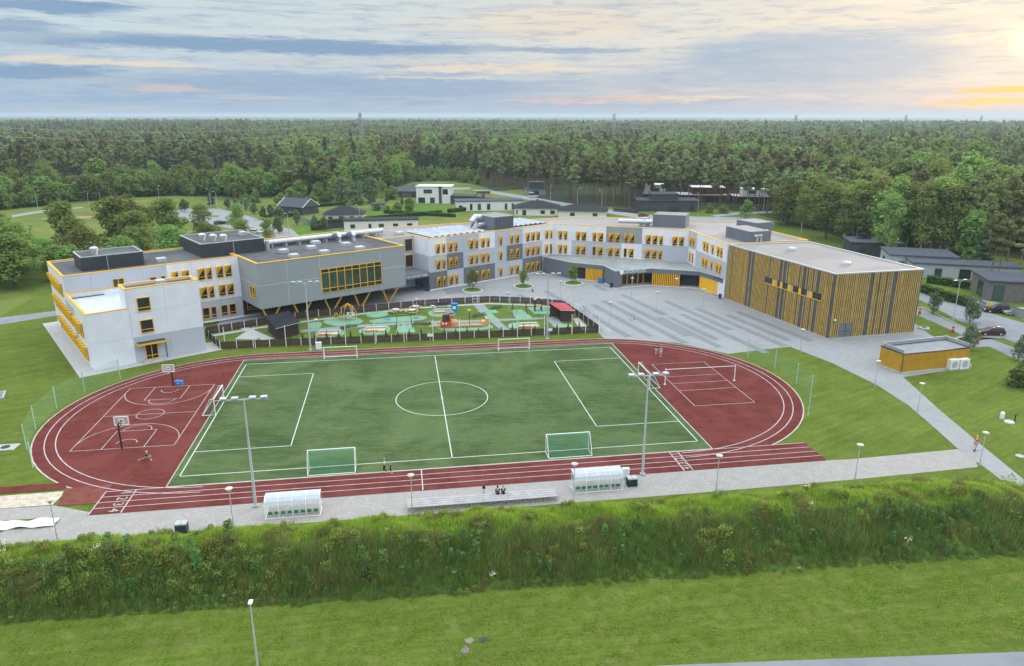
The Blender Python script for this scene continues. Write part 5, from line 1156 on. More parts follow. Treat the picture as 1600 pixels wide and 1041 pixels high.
# ================================================================ YELLOW SHED
SA, SB, SC_, SD = (61.7, 108.4), (74.3, 111.9), (73.0, 116.6), (60.2, 112.7)
shed = empty('yellow_shed', v3(SA), 0, 'low yellow timber shed with flat grey roof and white air units', 'shed')
def shp(mb, name, m_, parent=None): return mb.build(name, m_, parent or shed, (-SA[0], -SA[1], 0))
SY = mat('shed_yellow', (.50, .29, .035), .7, .1, 1.0); sp = ccw([SA, SB, SC_, SD])
shp(MB().prism(offset(sp, -.25), 0, .3), 'plinth', CONC); shp(MB().prism(sp, .3, 3.2), 'wall', SY); shp(MB().prism(offset(sp, .2), 3.2, 3.23), 'roof', mat('shed_roof', (.27, .28, .295), .9, .12, .6))
shp(ring(MB(), sp, -.05, .19, 3.201, 3.35), 'eaves', CHAR)
e_ = (Vector(SC_) - Vector(SB)); 
for a, c in ((SB, SC_), (SC_, SD), (SD, SA)):
    d_ = Vector(c) - Vector(a); m2 = (Vector(a) + Vector(c)) / 2; nn = Vector((-d_.y, d_.x)).normalized() * .16; shp(MB().bx((m2.x + nn.x, m2.y + nn.y, 3.62), (d_.length - .5, .1, .5), math.atan2(d_.y, d_.x)), 'parapet', MGREY); shp(MB().bx((m2.x + nn.x, m2.y + nn.y, 3.91), (d_.length - .4, .16, .05), math.atan2(d_.y, d_.x)), 'coping', STEEL)
for (a, c) in ((SA, SB), (SD, SA)):
    a, c = Vector(a), Vector(c); d_ = (c - a); L = d_.length; d_.normalize(); nn = Vector((d_.y, -d_.x)) * .02
    for k in range(int(L / .3)): p = a + d_ * (.15 + k * .3) + nn; shp(MB().bx((p.x, p.y, 1.75), (.05, .05, 2.85), math.atan2(d_.y, d_.x)), 'batten', SY)
p = Vector(SA) + Vector((-.08, -.1)); shp(MB().tube([(p.x, p.y, 3.2), (p.x, p.y, .1)], .06, 6), 'downpipe', CHAR)
for k, p in enumerate(((71.09, 110.81), (72.93, 111.12))):
    r = empty('air_unit', (p[0], p[1] - .2, 0), R(14), ('left', 'right')[k] + ' one of two white air conditioning units beside the yellow shed', 'air unit', 'air units by the shed'); MB().box(-.85, .85, -.4, .4, .2, 1.75).build('casing', WPAINT, r); MB().box(-1.0, 1.0, -.5, .5, 0, .2).build('base', CONC, r)
    MB().lathe([(.55, 0), (.55, .04), (.3, .05)], n=14).build('fan_grille', STEEL, r, (0, -.41, 1.0)).rotation_euler = (R(90), 0, 0)

# ================================================================ VEGETATION
L_DEC = leaf_mat('broadleaf', (.064, .100, .025), (.150, .205, .056), .38, .42)
L_BIR = leaf_mat('birch_leaf', (.092, .132, .034), (.185, .235, .070), .28, .42)
L_PIN = leaf_mat('pine_needle', (.080, .096, .040), (.160, .180, .076), .42, .42, 2.0)
L_SPR = leaf_mat('spruce_needle', (.036, .056, .026), (.068, .096, .044), .25, .42)
L_GRY = leaf_mat('grey_willow_leaf', (.070, .098, .050), (.125, .158, .085), .2, .42)
L_HED = leaf_mat('hedge_leaf', (.050, .090, .022), (.100, .152, .040), .12, .42)
def leafq(b, c, s_, r, nrm=None):
    n_ = Vector((r.gauss(0, 1), r.gauss(0, 1), r.gauss(0, 1))).normalized()
    if nrm is not None: n_ = (n_ * .8 + nrm).normalized()
    u = n_.cross(Vector((r.gauss(0, 1), r.gauss(0, 1), r.gauss(0, 1)))).normalized(); v = n_.cross(u); s2 = s_ * r.uniform(.6, 1.3)
    b.face([c - u * s2, c - v * s2 * .7, c + u * s2, c + v * s2 * .7])
def crown(seed, cl, n, leaf):
    """cl: clumps (centre, rx, rz)"""
    r = random.Random(seed); b = MB(); wts = [c[1] * c[1] * c[2] for c in cl]; tot = sum(wts)
    for (c, rx, rz), w_ in zip(cl, wts):
        for k in range(max(6, int(n * w_ / tot))):
            d = Vector((r.gauss(0, 1), r.gauss(0, 1), r.gauss(.15, 1))).normalized(); q = .55 + .45 * r.random() ** .5
            leafq(b, Vector(c) + Vector((d.x * rx * q, d.y * rx * q, d.z * rz * q)), leaf, r, d + Vector((0, 0, .8)))
    return b
def cl_dec(seed, h, w_, k=16, z0=.22):
    r = random.Random(seed); C = [((0, 0, h * .62), w_ * .32, h * .26)]
    for i in range(k):
        t = (i + .5) / k; z = h * (z0 + (1 - z0) * t * .93); prof = math.sin(min(1, (t * .9 + .14)) * math.pi) ** .6; a = r.uniform(0, 6.28); d = w_ * .5 * prof * r.uniform(.45, .8)
        C.append(((d * math.cos(a), d * math.sin(a), z), w_ * r.uniform(.16, .26), w_ * r.uniform(.14, .22)))
    return C
def cl_birch(seed, h, w_):
    r = random.Random(seed); C = []
    for i in range(20):
        t = (i + .5) / 20; z = h * (.26 + .72 * t); prof = math.sin(min(1, t * .85 + .15) * math.pi) ** .7; a = r.uniform(0, 6.28); d = w_ * .42 * prof * r.uniform(.2, .9)
        C.append(((d * math.cos(a), d * math.sin(a), z), w_ * r.uniform(.12, .42), w_ * r.uniform(.18, .3)))
    return C
def cl_pine(seed, h, w_):
    r = random.Random(seed); C = []
    for i in range(15):
        t = (i + .5) / 15; z = h * (.56 + .42 * t) + r.uniform(-.3, .3); prof = (1 - .55 * t) * (.55 + .45 * min(1, t * 4)); a = r.uniform(0, 6.28); d = w_ * .48 * prof * r.uniform(.3, 1)
        C.append(((d * math.cos(a), d * math.sin(a), z), w_ * r.uniform(.15, .25) * (1 - .25 * t), h * r.uniform(.028, .05)))
    return C
def cl_spruce(seed, h, w_):
    r = random.Random(seed); C = []
    for i in range(22):
        t = (i + .5) / 22; z = h * (.08 + .9 * t); a = i * 2.4; d = w_ * .35 * (1 - t); C.append(((d * math.cos(a), d * math.sin(a), z), w_ * .26 * (1.06 - t), h * .035))
    return C
def trunk(seed, h, r0, top, k=6, bend=.25, limbs=7, lz=.4, ln=.2):
    r = random.Random(seed); P = [(bend * math.sin(i * 1.3 + seed) * i / k, bend * math.cos(i * 1.1 + seed) * i / k, h * top * i / k) for i in range(k + 1)]
    b = MB().tube(P, [r0 * (1 - .85 * i / k) for i in range(k + 1)], 6)
    for i in range(limbs):
        z = h * (lz + (top - lz) * (i + .3) / limbs); a = i * 2.4 + seed; l = h * ln * (1 - .5 * i / limbs); t = z / (h * top); j = min(k - 1, int(t * k)); p0 = Vector(P[j]).lerp(Vector(P[j + 1]), t * k - j)
        b.tube([p0, p0 + Vector((l * .6 * math.cos(a), l * .6 * math.sin(a), l * .35)), p0 + Vector((l * math.cos(a), l * math.sin(a), l * .75))], [r0 * .3, r0 * .2, r0 * .08], 4)
    return b
TREES = {}
def proto(kind, v, lod):
    key = (kind, v, lod)
    if key in TREES: return TREES[key]
    n, lf = {0: (3600, .30), 1: (1300, .48), 2: (420, .85)}[lod]; sd = v * 17 + 3
    if kind == 'broadleaf': h, c, m_, tb, bm = 14, cl_dec(sd, 14, (9.5, 8, 11)[v]), L_DEC, trunk(sd, 14, .26, .8), BARK
    elif kind == 'bush': h, c, m_, tb, bm = 6, cl_dec(sd, 6, (6.5, 5, 7.5)[v], 12, .05), L_DEC, trunk(sd, 6, .12, .7, 5, .2, 6, .15, .35), BARK
    elif kind == 'birch': h, c, m_, tb, bm = 18, cl_birch(sd, 18, (7, 6, 8)[v]), L_BIR, trunk(sd, 18, .2, .95, 7, .45, 8, .35, .14), BBARK
    elif kind == 'pine': h, c, m_, tb, bm = 18, cl_pine(sd, 18, (6.2, 5.2, 7)[v]), L_PIN, trunk(sd, 18, .2, .95, 7, .3, 8, .52, .14), PBARK
    elif kind == 'spruce': h, c, m_, tb, bm = 15, cl_spruce(sd, 15, (5.5, 5, 6)[v]), L_SPR, trunk(sd, 15, .2, .95, 5, .1, 0), BARK
    elif kind == 'young': h, c, m_, tb, bm = 4, cl_dec(sd, 4, (2.9, 2.6, 3.1)[v], 12, .2), L_GRY, trunk(sd, 4, .06, .8, 5, .08, 6, .3, .25), BARK; lf *= .42; n = min(n, 1500)
    elif kind == 'willow': h, c, m_, tb, bm = 9, cl_dec(sd, 9, (8, 7, 9)[v], 14, .08), L_GRY, trunk(sd, 9, .18, .75, 5, .2, 6, .2, .3), BARK
    cm = crown(sd + 1, c, n, lf).mesh('crown_' + kind, m_); tm = tb.mesh('trunk_' + kind, bm)
    TREES[key] = (cm, tm, h); return TREES[key]
def joined(kind, v, lod):
    cm, tm, h = proto(kind, v, lod); k = ('j', kind, v, lod)
    if k not in TREES:
        bm_ = bmesh.new(); bm_.from_mesh(tm); bm_.from_mesh(cm); nt = len(tm.polygons); bm_.faces.ensure_lookup_table()
        for i, f in enumerate(bm_.faces): f.material_index = 0 if i < nt else 1
        me = bpy.data.meshes.new('far_' + kind); bm_.to_mesh(me); bm_.free(); me.materials.append(tm.materials[0]); me.materials.append(cm.materials[0]); TREES[k] = me
    return TREES[k], h
NAMES = {'broadleaf': 'broadleaf_tree', 'bush': 'bush', 'birch': 'birch_tree', 'pine': 'pine_tree', 'spruce': 'spruce_tree', 'young': 'young_tree', 'willow': 'willow_bush'}
def tree(kind, p, h, label, group=None, lod=1, v=None, z=0.0):
    v = rnd.randrange(3) if v is None else v; cm, tm, h0 = proto(kind, v, lod)
    r = empty(NAMES[kind], (p[0], p[1], z), rnd.uniform(0, 6.28), label, 'bush' if kind in ('bush', 'willow') else 'tree', group); s_ = h / h0; wx = {'broadleaf': 1.22, 'bush': 1.1}.get(kind, 1.0); r.scale = (s_ * wx * rnd.uniform(.85, 1.15), s_ * wx * rnd.uniform(.85, 1.15), s_)
    link('trunk', tm, r); link('crown', cm, r); return r
# trees behind the left wing
for (p, h, kd, lab) in (((-124, 178), 13.5, 'broadleaf', 'large broadleaf tree at the left edge beside the left wing'), ((-113, 190), 10.5, 'broadleaf', 'dark broadleaf tree just behind the left corner of the school'), ((-132, 214), 14.5, 'broadleaf', 'round-topped broadleaf tree, second from left behind the school'), ((-118, 216), 15.5, 'broadleaf', 'biggest broadleaf tree behind the left wing roof'), ((-108, 228), 14.0, 'broadleaf', 'broad tree right of the biggest one behind the left wing'),
                        ((-99, 232), 11.5, 'birch', 'lighter green tree behind the left plant room'), ((-92, 244), 10.5, 'birch', 'light green tree beside the parking area behind the left wing'), ((-140, 196), 12, 'broadleaf', 'broadleaf tree half cut off by the left edge'), ((-104, 198), 9.5, 'broadleaf', 'low dark tree close behind the left wing wall'), ((-88, 208), 9, 'broadleaf', 'low tree behind the left plant room wall'), ((-126, 240), 13, 'broadleaf', 'tree farther back behind the big cluster on the left'),
                        ((-112, 176), 8.5, 'broadleaf', 'low broadleaf tree close behind the back corner of the left wing'), ((-100, 184), 9, 'broadleaf', 'low broadleaf tree right behind the left plant room'), ((-93, 196), 10, 'broadleaf', 'rounded broadleaf tree between the two plant rooms'), ((-80, 214), 9.5, 'birch', 'light tree behind the roof between the plant rooms'), ((-130, 190), 11, 'broadleaf', 'dense broadleaf tree between the two leftmost ones'), ((-108, 208), 12.5, 'broadleaf', 'dense broadleaf tree in the middle of the cluster behind the left wing'), ((-76, 226), 8, 'birch', 'light low tree just left of the second plant room'), ((-150, 208), 13, 'broadleaf', 'broadleaf tree at the far left behind the cut-off one'), ((-117, 167), 12.5, 'broadleaf', 'dark broadleaf tree standing clear of the left end of the school'), ((-127, 164), 12, 'broadleaf', 'leafy tree at the left edge in front of the cluster'), ((-106, 172), 9, 'broadleaf', 'small dense tree beside the back corner of the school')):
    o = tree(kd, p, h * 1.05, lab, 'trees behind the left wing', 0); o.scale.x *= 1.25; o.scale.y *= 1.25
# trees beside the hall
for (p, h, kd, lab) in (((101.66, 254.46), 15.5, 'birch', 'leafy tree close behind the hall roof, leftmost of the group'), ((104.43, 240.53), 18.5, 'broadleaf', 'tall leafy tree behind the hall roof with rounded top'), ((105.96, 230.39), 16.5, 'birch', 'birch with pale trunk just behind the hall roof edge'), ((105.15, 216.65), 13, 'spruce', 'dark spruce right of the birch behind the hall'), ((107.20, 206.32), 18, 'birch', 'slender light green birch standing before the grey-roofed house'), ((114.76, 216.58), 22, 'birch', 'tall open birch behind the slender light one'), ((108.84, 263.51), 19, 'broadleaf', 'tall tree at the back of the group behind the hall'),
                        ((117.11, 206.25), 21.5, 'birch', 'leaning birch with bare white trunk above the grey roof'), ((121.13, 208.20), 22.5, 'birch', 'first of the white-trunked birches in a clump above the grey roof'), ((122.61, 206.20), 22, 'birch', 'second white-trunked birch in the clump above the grey roof'), ((123.69, 204.25), 21, 'birch', 'third white-trunked birch in the clump above the grey roof'), ((127.48, 203.25), 22.5, 'pine', 'tall pine with forked reddish trunk right of the birch clump'), ((114.43, 170.12), 17.5, 'pine', 'wide pine standing before the dark house on the right'), ((116.11, 170.11), 16, 'pine', 'pine close behind the wide one by the dark house'), ((132.03, 185.63), 16, 'pine', 'pine at the right edge behind the dark house'), ((121.74, 185.70), 15, 'spruce', 'dark conifer between the two grey-roofed houses'), ((118.60, 216.55), 20, 'birch', 'birch between the slender one and the leaning one'), ((103.57, 273.31), 16, 'broadleaf', 'leafy tree right behind the hall plant room'), ((135.91, 196.69), 20, 'pine', 'pine behind the right dark house roof'),
                        ((154.72, 294.51), 23, 'broadleaf', 'left crown of the big light green group rising above the wood'), ((164.52, 298.34), 25, 'broadleaf', 'middle crown of the big light green group rising above the wood'), ((170.15, 294.34), 24, 'broadleaf', 'right crown of the big light green group rising above the wood'), ((125.39, 196.76), 15, 'broadleaf', 'leafy tree behind the pale grey house near its right end'), ((131.69, 200.39), 19, 'pine', 'pine between the pale grey house and the taupe house'), ((125.67, 174.25), 14, 'pine', 'pine at the right frame edge before the wood'), ((124.03, 223.17), 13, 'spruce', 'dark spruce behind the pale grey house')):
    tree(kd, p, h, lab, 'trees beside the hall', 0)
for p, h, lab in (((87.05, 144.91), 4.6, 'young tree in the verge nearest the hall'), ((90.47, 138.08), 5.2, 'young tree in the verge beside the tall double street lamp'), ((79.95, 120.86), 4.8, 'young tree right behind the yellow shed'), ((84.83, 115.26), 3.6, 'young tree on the right lawn near the frame edge'), ((88.93, 119.74), 3.8, 'young tree at the right frame edge')): tree('young', p, h, lab, 'young street trees', 0)
tree('bush', (77.28, 102.66), 4.2, 'big round bush at the right edge of the lawn', None, 0)
# planters
us = []
def planter():
    r = empty('tree_planter', (0, 0, 0), 0, '', 'planter'); MB().lathe([(2.35, 0), (2.35, .45), (2.15, .45)], n=28).build('concrete_ring', mat('white_concrete', (.62, .61, .60), .8), r); MB().lathe([(2.14, .44), (1.6, .62), (.6, .74), (.1, .76)], n=24).build('grass_mound', GRM, r)
    return r
GRM = grass_mat('planter_grass', (.08, .14, .02), (.10, .16, .025), (.12, .17, .03), .3, .9)
pr = planter()
for p, a, h in (((-9.1, 164.2), 'left', 4.9), ((2.8, 168.0), 'middle', 4.2), ((14.9, 171.6), 'right', 4.6)):
    place(pr, us, v3(p), 0, 'round concrete tree planter on the plaza, %s of three' % a, 'tree planters'); tree('young', p, h, 'small green tree growing in the %s plaza planter' % a, 'plaza trees', 0, z=.6).children[0].name
for o in [o for o in col.objects if o.name.startswith('young_tree') and o.get('group') == 'plaza trees']:
    for c in o.children:
        if c.name.startswith('crown'): c.data = proto('young', 0, 0)[0].copy(); c.data.materials[0] = L_DEC
# thuja row along the inside of the playground fence
TH_ = [crown(40 + k, [((0, 0, .2 + .22 * i), .32 * (1 - i / 8), .2) for i in range(7)], 220, .1).mesh('thuja', L_SPR) for k in range(2)]; TK = MB().tube([(0, 0, 0), (0, 0, 1.2)], .04, 5).mesh('thuja_stem', BARK)
for k in range(26):
    f = k / 25; p = lerp((-39.89, 125.16), (12.77, 132.23), f); r = empty('thuja_shrub', v3(p), rnd.uniform(0, 6), 'small dark columnar thuja in the row inside the near playground fence', 'shrub', 'thuja row along the playground fence'); r.scale = (1, 1, rnd.uniform(.85, 1.2)); link('trunk', TK, r); link('crown', TH_[k % 2], r)
for p, lab in (((-17.56, 136.80), 'dark low shrub bed right of the left swing'), ((-6.79, 142.90), 'grey boulder-like shrub mound by the white playground lamp'), ((-3.39, 149.04), 'dark shrub strip beside the grey playground path'), ((-31.42, 134.18), 'dark low shrub bed below the climbing frame')): 
    r = empty('shrub_bed', v3(p), rnd.random(), lab, 'shrub'); crown(int(p[0]), [((i * .8 - 1.2, rnd.uniform(-.4, .4), .3), .6, .35) for i in range(4)], 380, .12).build('foliage', L_GRY, r); MB().box(-1.3, 1.3, -.25, .25, 0, .05).build('bed', DIRT, r)
# parking trees
for k, p in enumerate(((-142.31, 299.61), (-138.06, 307.74), (-126.02, 293.58), (-104.30, 273.66), (-123.44, 318.42), (-118.46, 313.94), (-113.35, 309.58), (-106.18, 301.23), (-97.43, 285.82), (-94.41, 285.79), (-88.95, 278.62), (-79.92, 270.11), (-80.74, 250.35), (-69.98, 257.52), (-66.34, 257.48), (-133.73, 325.40))):
    tree('young', p, rnd.uniform(4.2, 6.0), 'young round tree in the grass strips of the parking area behind the school', 'young parking trees', 1)
# garden trees round the houses
for p, h, kd, lab in (((-79.94, 344.52), 11.5, 'willow', 'round grey-green willow left of three behind the dark hip roof'), ((-71.21, 334.27), 10.1, 'willow', 'round grey-green willow in the middle of three in the garden'), ((-65.59, 341.75), 11.5, 'willow', 'round grey-green willow right of three in the garden'), ((-49.78, 331.57), 5.5, 'spruce', 'small dark spruce before the brown house'), ((-58.84, 344.26), 5, 'spruce', 'rusty green conifer between the willows and the brown house'), ((-122.17, 367.27), 10, 'pine', 'dark spreading pine beside the meadow left of the gable house'), ((-92.84, 342.08), 5, 'bush', 'bright green shrub behind the gable house'), ((-85.28, 334.43), 4.5, 'bush', 'low bright shrub right of the gable house'), ((-43.24, 308.81), 3.5, 'bush', 'low bush on the lawn before the white modern house'), ((-49.32, 313.17), 3.5, 'bush', 'low bush by the garden shed'), ((-167.65, 380.07), 12, 'pine', 'lone dark pine on the meadow above the parking area'), ((-166.02, 389.73), 4.5, 'bush', 'round dark bush beside the lone pine'), ((-146.56, 382.96), 15, 'birch', 'light green birch beside the meadow'), ((-218.97, 390.45), 17.5, 'broadleaf', 'big round tree rising from the thicket on the left'), ((-210.49, 397.07), 14, 'broadleaf', 'tree right of the big round one on the left'), ((-136.02, 358.79), 17, 'broadleaf', 'tall leafy tree in front of the wood left of centre'),
                     ((93.47, 291.30), 7, 'broadleaf', 'green tree on the road corner behind the hall'), ((83.09, 307.43), 4, 'bush', 'round bush by the road behind the plant room'), ((88.42, 305.28), 3.5, 'bush', 'second round bush by the road behind the plant room')): tree(kd, p, h, lab, None, 1)
for k, (p, h, kd) in enumerate((((-104.48, 332.21), 5, 'bush'), ((-103.04, 342.21), 7, 'broadleaf'), ((-97.71, 337.06), 5, 'bush'), ((-93.64, 358.25), 8, 'broadleaf'), ((-86.65, 349.91), 6, 'bush'), ((-103.05, 358.37), 9, 'broadleaf'), ((-80.78, 363.81), 9, 'broadleaf'), ((-65.39, 366.54), 8, 'broadleaf'), ((-58.58, 357.81), 6, 'bush'), ((-73.98, 369.62), 10, 'spruce'), ((-87.14, 363.89), 10, 'broadleaf'), ((-119.54, 342.41), 6, 'bush'), ((-120.82, 332.40), 5, 'bush'), ((-128.94, 347.75), 8, 'broadleaf'), ((-45.65, 326.73), 4, 'bush'), ((-58.11, 313.27), 3, 'bush'), ((-52.81, 311.05), 2.6, 'bush'), ((-112.77, 370.12), 13, 'broadleaf'))):
    tree(kd, p, h, {'bush': 'low garden bush among the houses behind the grey block', 'broadleaf': 'leafy garden tree among the houses behind the grey block', 'spruce': 'dark garden spruce behind the round willows'}[kd], 'garden trees and bushes behind the grey block', 1)
# hedges
def hedge(a, c, w_, h, label, m_=L_HED):
    a, c = Vector(a), Vector(c); L = (c - a).length; r = empty('hedge', (a.x, a.y, 0), math.atan2(c.y - a.y, c.x - a.x), label, 'hedge'); rr = random.Random(int(L * 10)); b = MB()
    for k in range(int(min(2600, L * (h + w_) * 26))):
        x, y, z = rr.uniform(0, L), rr.uniform(-w_ / 2, w_ / 2), rr.uniform(0, h); f_ = rr.random(); hh = h * (1 + .08 * math.sin(x * 1.7))
        if f_ < .4: y = (-1 if rr.random() < .6 else 1) * w_ / 2
        elif f_ < .9: z = hh
        leafq(b, Vector((x, y, z)), .17, rr)
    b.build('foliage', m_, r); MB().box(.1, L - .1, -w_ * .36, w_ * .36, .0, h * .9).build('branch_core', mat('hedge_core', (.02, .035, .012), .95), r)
for a, c, w_, h, lab in (((95.29, 164.27), (97.92, 150.64), 1.6, 1.9, 'clipped green hedge nearest the hall along the side road'), ((101.88, 174.41), (109.36, 166.13), 1.4, 1.8, 'clipped hedge behind the first one, before the grey-roofed house'), ((-90.79, 291.31), (-81.52, 307.13), 1.5, 1.6, 'dark hedge in front of the gable house'), ((-73.24, 270.05), (-29.12, 302.43), 1.6, 1.7, 'long green hedge between the hip-roof house and the white garage'), ((-26.81, 306.53), (0.08, 330.98), 1.5, 1.6, 'hedge in front of the long white bungalow'), ((-53.38, 304.74), (-22.54, 292.51), 1.2, 1.4, 'low hedge across the lawn of the white modern house'), ((-92.46, 320.32), (-75.90, 334.32), 1.2, 1.5, 'row of clipped conifers behind the gable house')): hedge(a, c, w_, h, lab)
# ---------------------------------------------------------------- forest
EDGE = [(-281.42, 285.86), (-249.03, 298.76), (-219.24, 312.89), (-211.16, 326.29), (-203.87, 343.42), (-189.43, 362.31), (-172.52, 373.93), (-150.48, 367.64), (-126.96, 364.40), (-105.47, 367.05), (-88.29, 375.89), (-72.66, 398.60), (-65.57, 420.40), (-60.76, 453.45), (-39.50, 457.61), (-22.76, 439.87), (-8.54, 397.70), (5.43, 408.15), (14.41, 356.89), (29.62, 338.06), (45.67, 325.67), (67.94, 309.72), (89.87, 320.53), (101.76, 305.13), (104.21, 278.44), (110.17, 254.39), (111.56, 232.80), (115.72, 216.57), (128.65, 212.23), (142.39, 210.06), (149.57, 196.59), (163.18, 181.46)]
EA = [(math.degrees(math.atan2(p[0], p[1])), math.hypot(*p)) for p in EDGE]
def edge(a):
    if a <= EA[0][0]: return EA[0][1]
    for (a0, d0), (a1, d1) in zip(EA, EA[1:]):
        if a <= a1: return d0 + (d1 - d0) * (a - a0) / max(1e-6, a1 - a0)
    return EA[-1][1]
CLEAR = [((12, 378), 10), ((70, 355), 8), ((92, 352), 10), ((112, 345), 9), ((68, 318), 17), ((-14, 360), 7), ((107, 215), 12), ((-40, 350), 18)]
def make_points():
    near, far = [], []; A = 43
    for d0, d1, sp in ((170, 420, 5.9), (420, 800, 7.4), (800, 1500, 10), (1500, 2900, 14)):
        y = d0 * .7
        while y < d1:
            x = -d1 * .72
            while x < d1 * .72:
                px, py = x + rnd.uniform(-.5, .5) * sp, y + rnd.uniform(-.5, .5) * sp; x += sp; d = math.hypot(px, py)
                if not d0 <= d < d1: continue
                a = math.degrees(math.atan2(px, py))
                if abs(a) > A or d < edge(a): continue
                if any(math.hypot(px - c[0], py - c[1]) < q for c, q in CLEAR): continue
                # power line ride and open fields
                t = ((px + 129) * 237 + (py - 643) * 158) / (237 ** 2 + 158 ** 2); ex, ey = -129 + 237 * t, 643 + 158 * t
                ride = math.hypot(px - ex, py - ey) < 14
                n1 = nz2(px, py, .006); n2 = nz2(px, py, .009, 3.0) + .35 * nz2(px, py, .03, 8.0)
                if d > 1300 and nz2(px, py, .0022, 9.0) > .36: continue
                e = edge(a); dep = d - e
                if a < -17.5 and dep < 95: kd, h = ('bush', rnd.uniform(5, 9)) if rnd.random() < .55 else ('broadleaf', rnd.uniform(8, 13))
                elif a < -19: kd, h = ('pine', rnd.uniform(17, 21)) if n2 < .35 else ('broadleaf', rnd.uniform(13, 18))
                elif a < -7.5: kd, h = ('broadleaf', rnd.uniform(10, 17)) if dep < 190 and rnd.random() < .75 else (('pine', rnd.uniform(15, 20)) if n2 < .1 else ('birch', rnd.uniform(14, 19)))
                elif a < -2.5 and dep < 90: kd, h = 'bush', rnd.uniform(3.2, 5)
                elif a < 21: kd, h = ('pine', rnd.uniform(16, 20.5)) if dep < 90 or n2 < -.03 else ('broadleaf', rnd.uniform(13, 19))
                else:
                    q = rnd.random(); kd, h = (('birch', rnd.uniform(15, 21)) if q < .35 else (('broadleaf', rnd.uniform(12, 18)) if q < .5 else ('pine', rnd.uniform(17, 22)))) if dep < 60 else (('pine', rnd.uniform(17, 21)) if n2 < .08 else ('broadleaf', rnd.uniform(14, 20)))
                if dep > 60 and rnd.random() < .10: kd, h = 'spruce', rnd.uniform(13, 20)
                if ride: 
                    if rnd.random() < .5: continue
                    kd, h = 'bush', rnd.uniform(2, 4.5)
                if d > 380 and not ride and nz2(px, py, .011, 20.) > .33: continue
                if dep > 30 and kd != 'bush': h *= rnd.choice((.62, .8, .9, 1.0, 1.0, 1.1, 1.22))
                if d > 1500: h *= 1.1
                if dep < 22 and kd == 'pine' and rnd.random() < .42: continue
                (near if dep < 200 and d < 640 else far).append((dep / 60 + d / 400, px, py, kd, h, a, dep))
            y += sp
    return near, far
near, far = make_points()
near.sort(); cnt = {}; rest = []
LAB = {'pine': 'tall pine with bare reddish trunk in the wood', 'broadleaf': 'leafy broadleaf tree in the wood', 'birch': 'light green birch in the wood', 'bush': 'low leafy bush at the edge of the wood', 'spruce': 'dark pointed spruce in the wood'}
LAB2 = {'pine': 'pines', 'broadleaf': 'broadleaf trees', 'birch': 'birches', 'bush': 'bushes', 'spruce': 'spruces'}
ZONES = ((-31, 'at the far left'), (-24, 'beyond the meadow path'), (-17, 'beyond the parking area'), (-11, 'behind the gable house'), (-6, 'behind the brown bungalow'), (-1, 'behind the white modern house'), (4, 'behind the black hip roofs'), (9, 'left of the dark flat house'), (14, 'behind the dark flat house'), (19, 'round the white villas'), (25, 'behind the hall'), (31, 'behind the pale grey house'), (90, 'at the far right'))
LIM = {'pine': 240, 'broadleaf': 130, 'birch': 60, 'bush': 170, 'spruce': 20}
for q in near:
    _, x, y, kd, h, a, dep = q; cnt[kd] = cnt.get(kd, 0) + 1
    if cnt[kd] > LIM[kd] or abs(a) > 35.5: rest.append(q)
    else:
        zn = next(n_ for a_, n_ in ZONES if a < a_); tree(kd, (x, y), h, LAB[kd] + ' ' + zn, LAB2[kd] + ' ' + zn, 1)
KI = ['pine', 'broadleaf', 'birch', 'bush', 'spruce']; kinds = []; hs = []
for kd in KI:
    for v in range(3): me, h0 = joined(kd, v, 2); kinds.append(me); hs.append(h0)
for kd in KI:
    for v in range(2): me, h0 = joined(kd, v, 1); kinds.append(me); hs.append(h0)
pts = []
for q in rest + far:
    _, x, y, kd, h, a, dep = q; d = math.hypot(x, y)
    i = KI.index(kd) * 3 + rnd.randrange(3) if d > 560 else 15 + KI.index(kd) * 2 + rnd.randrange(2)
    pts.append((x, y, 0, rnd.uniform(0, 6.28), h / hs[i] * rnd.uniform(.9, 1.08), i))
scatter('forest', pts, kinds)
print('forest', len(pts), cnt)
# undergrowth on the forest floor
patch('forest_floor', EDGE + [(2600, 2400), (0, 3200), (-2600, 2400)], mat('forest_floor', (.045, .055, .025), .95, .3, .05), .016)
# far woodland canopy to the horizon
mb = MB(); rows_ = [2700 * 1.045 ** k for k in range(39)]; nc = 150
for j, d in enumerate(rows_):
    for i in range(nc + 1):
        a = R(-46 + 92 * i / nc); x, y = d * math.sin(a), d * math.cos(a)
        op = nz2(x, y, .0006, 2.0) + .5 * nz2(x, y, .0017, 7.0); hgt = 14 + 4 * nz2(x, y, .004) + 4 * rnd.uniform(-1, 1) + 7 * max(0, nz2(x * .4, y, .0004, 4.))
        mb.v.append((x, y, hgt if op < .30 else .3))
mb.f = [(j * (nc + 1) + i, j * (nc + 1) + i + 1, (j + 1) * (nc + 1) + i + 1, (j + 1) * (nc + 1) + i) for j in range(len(rows_) - 1) for i in range(nc)]; mb.mi = [0] * len(mb.f)
struct(mb.build('far_woodland', mat('far_canopy', (.085, .125, .055), .95, .5, .006, c2=(.12, .16, .07))), 'stuff')

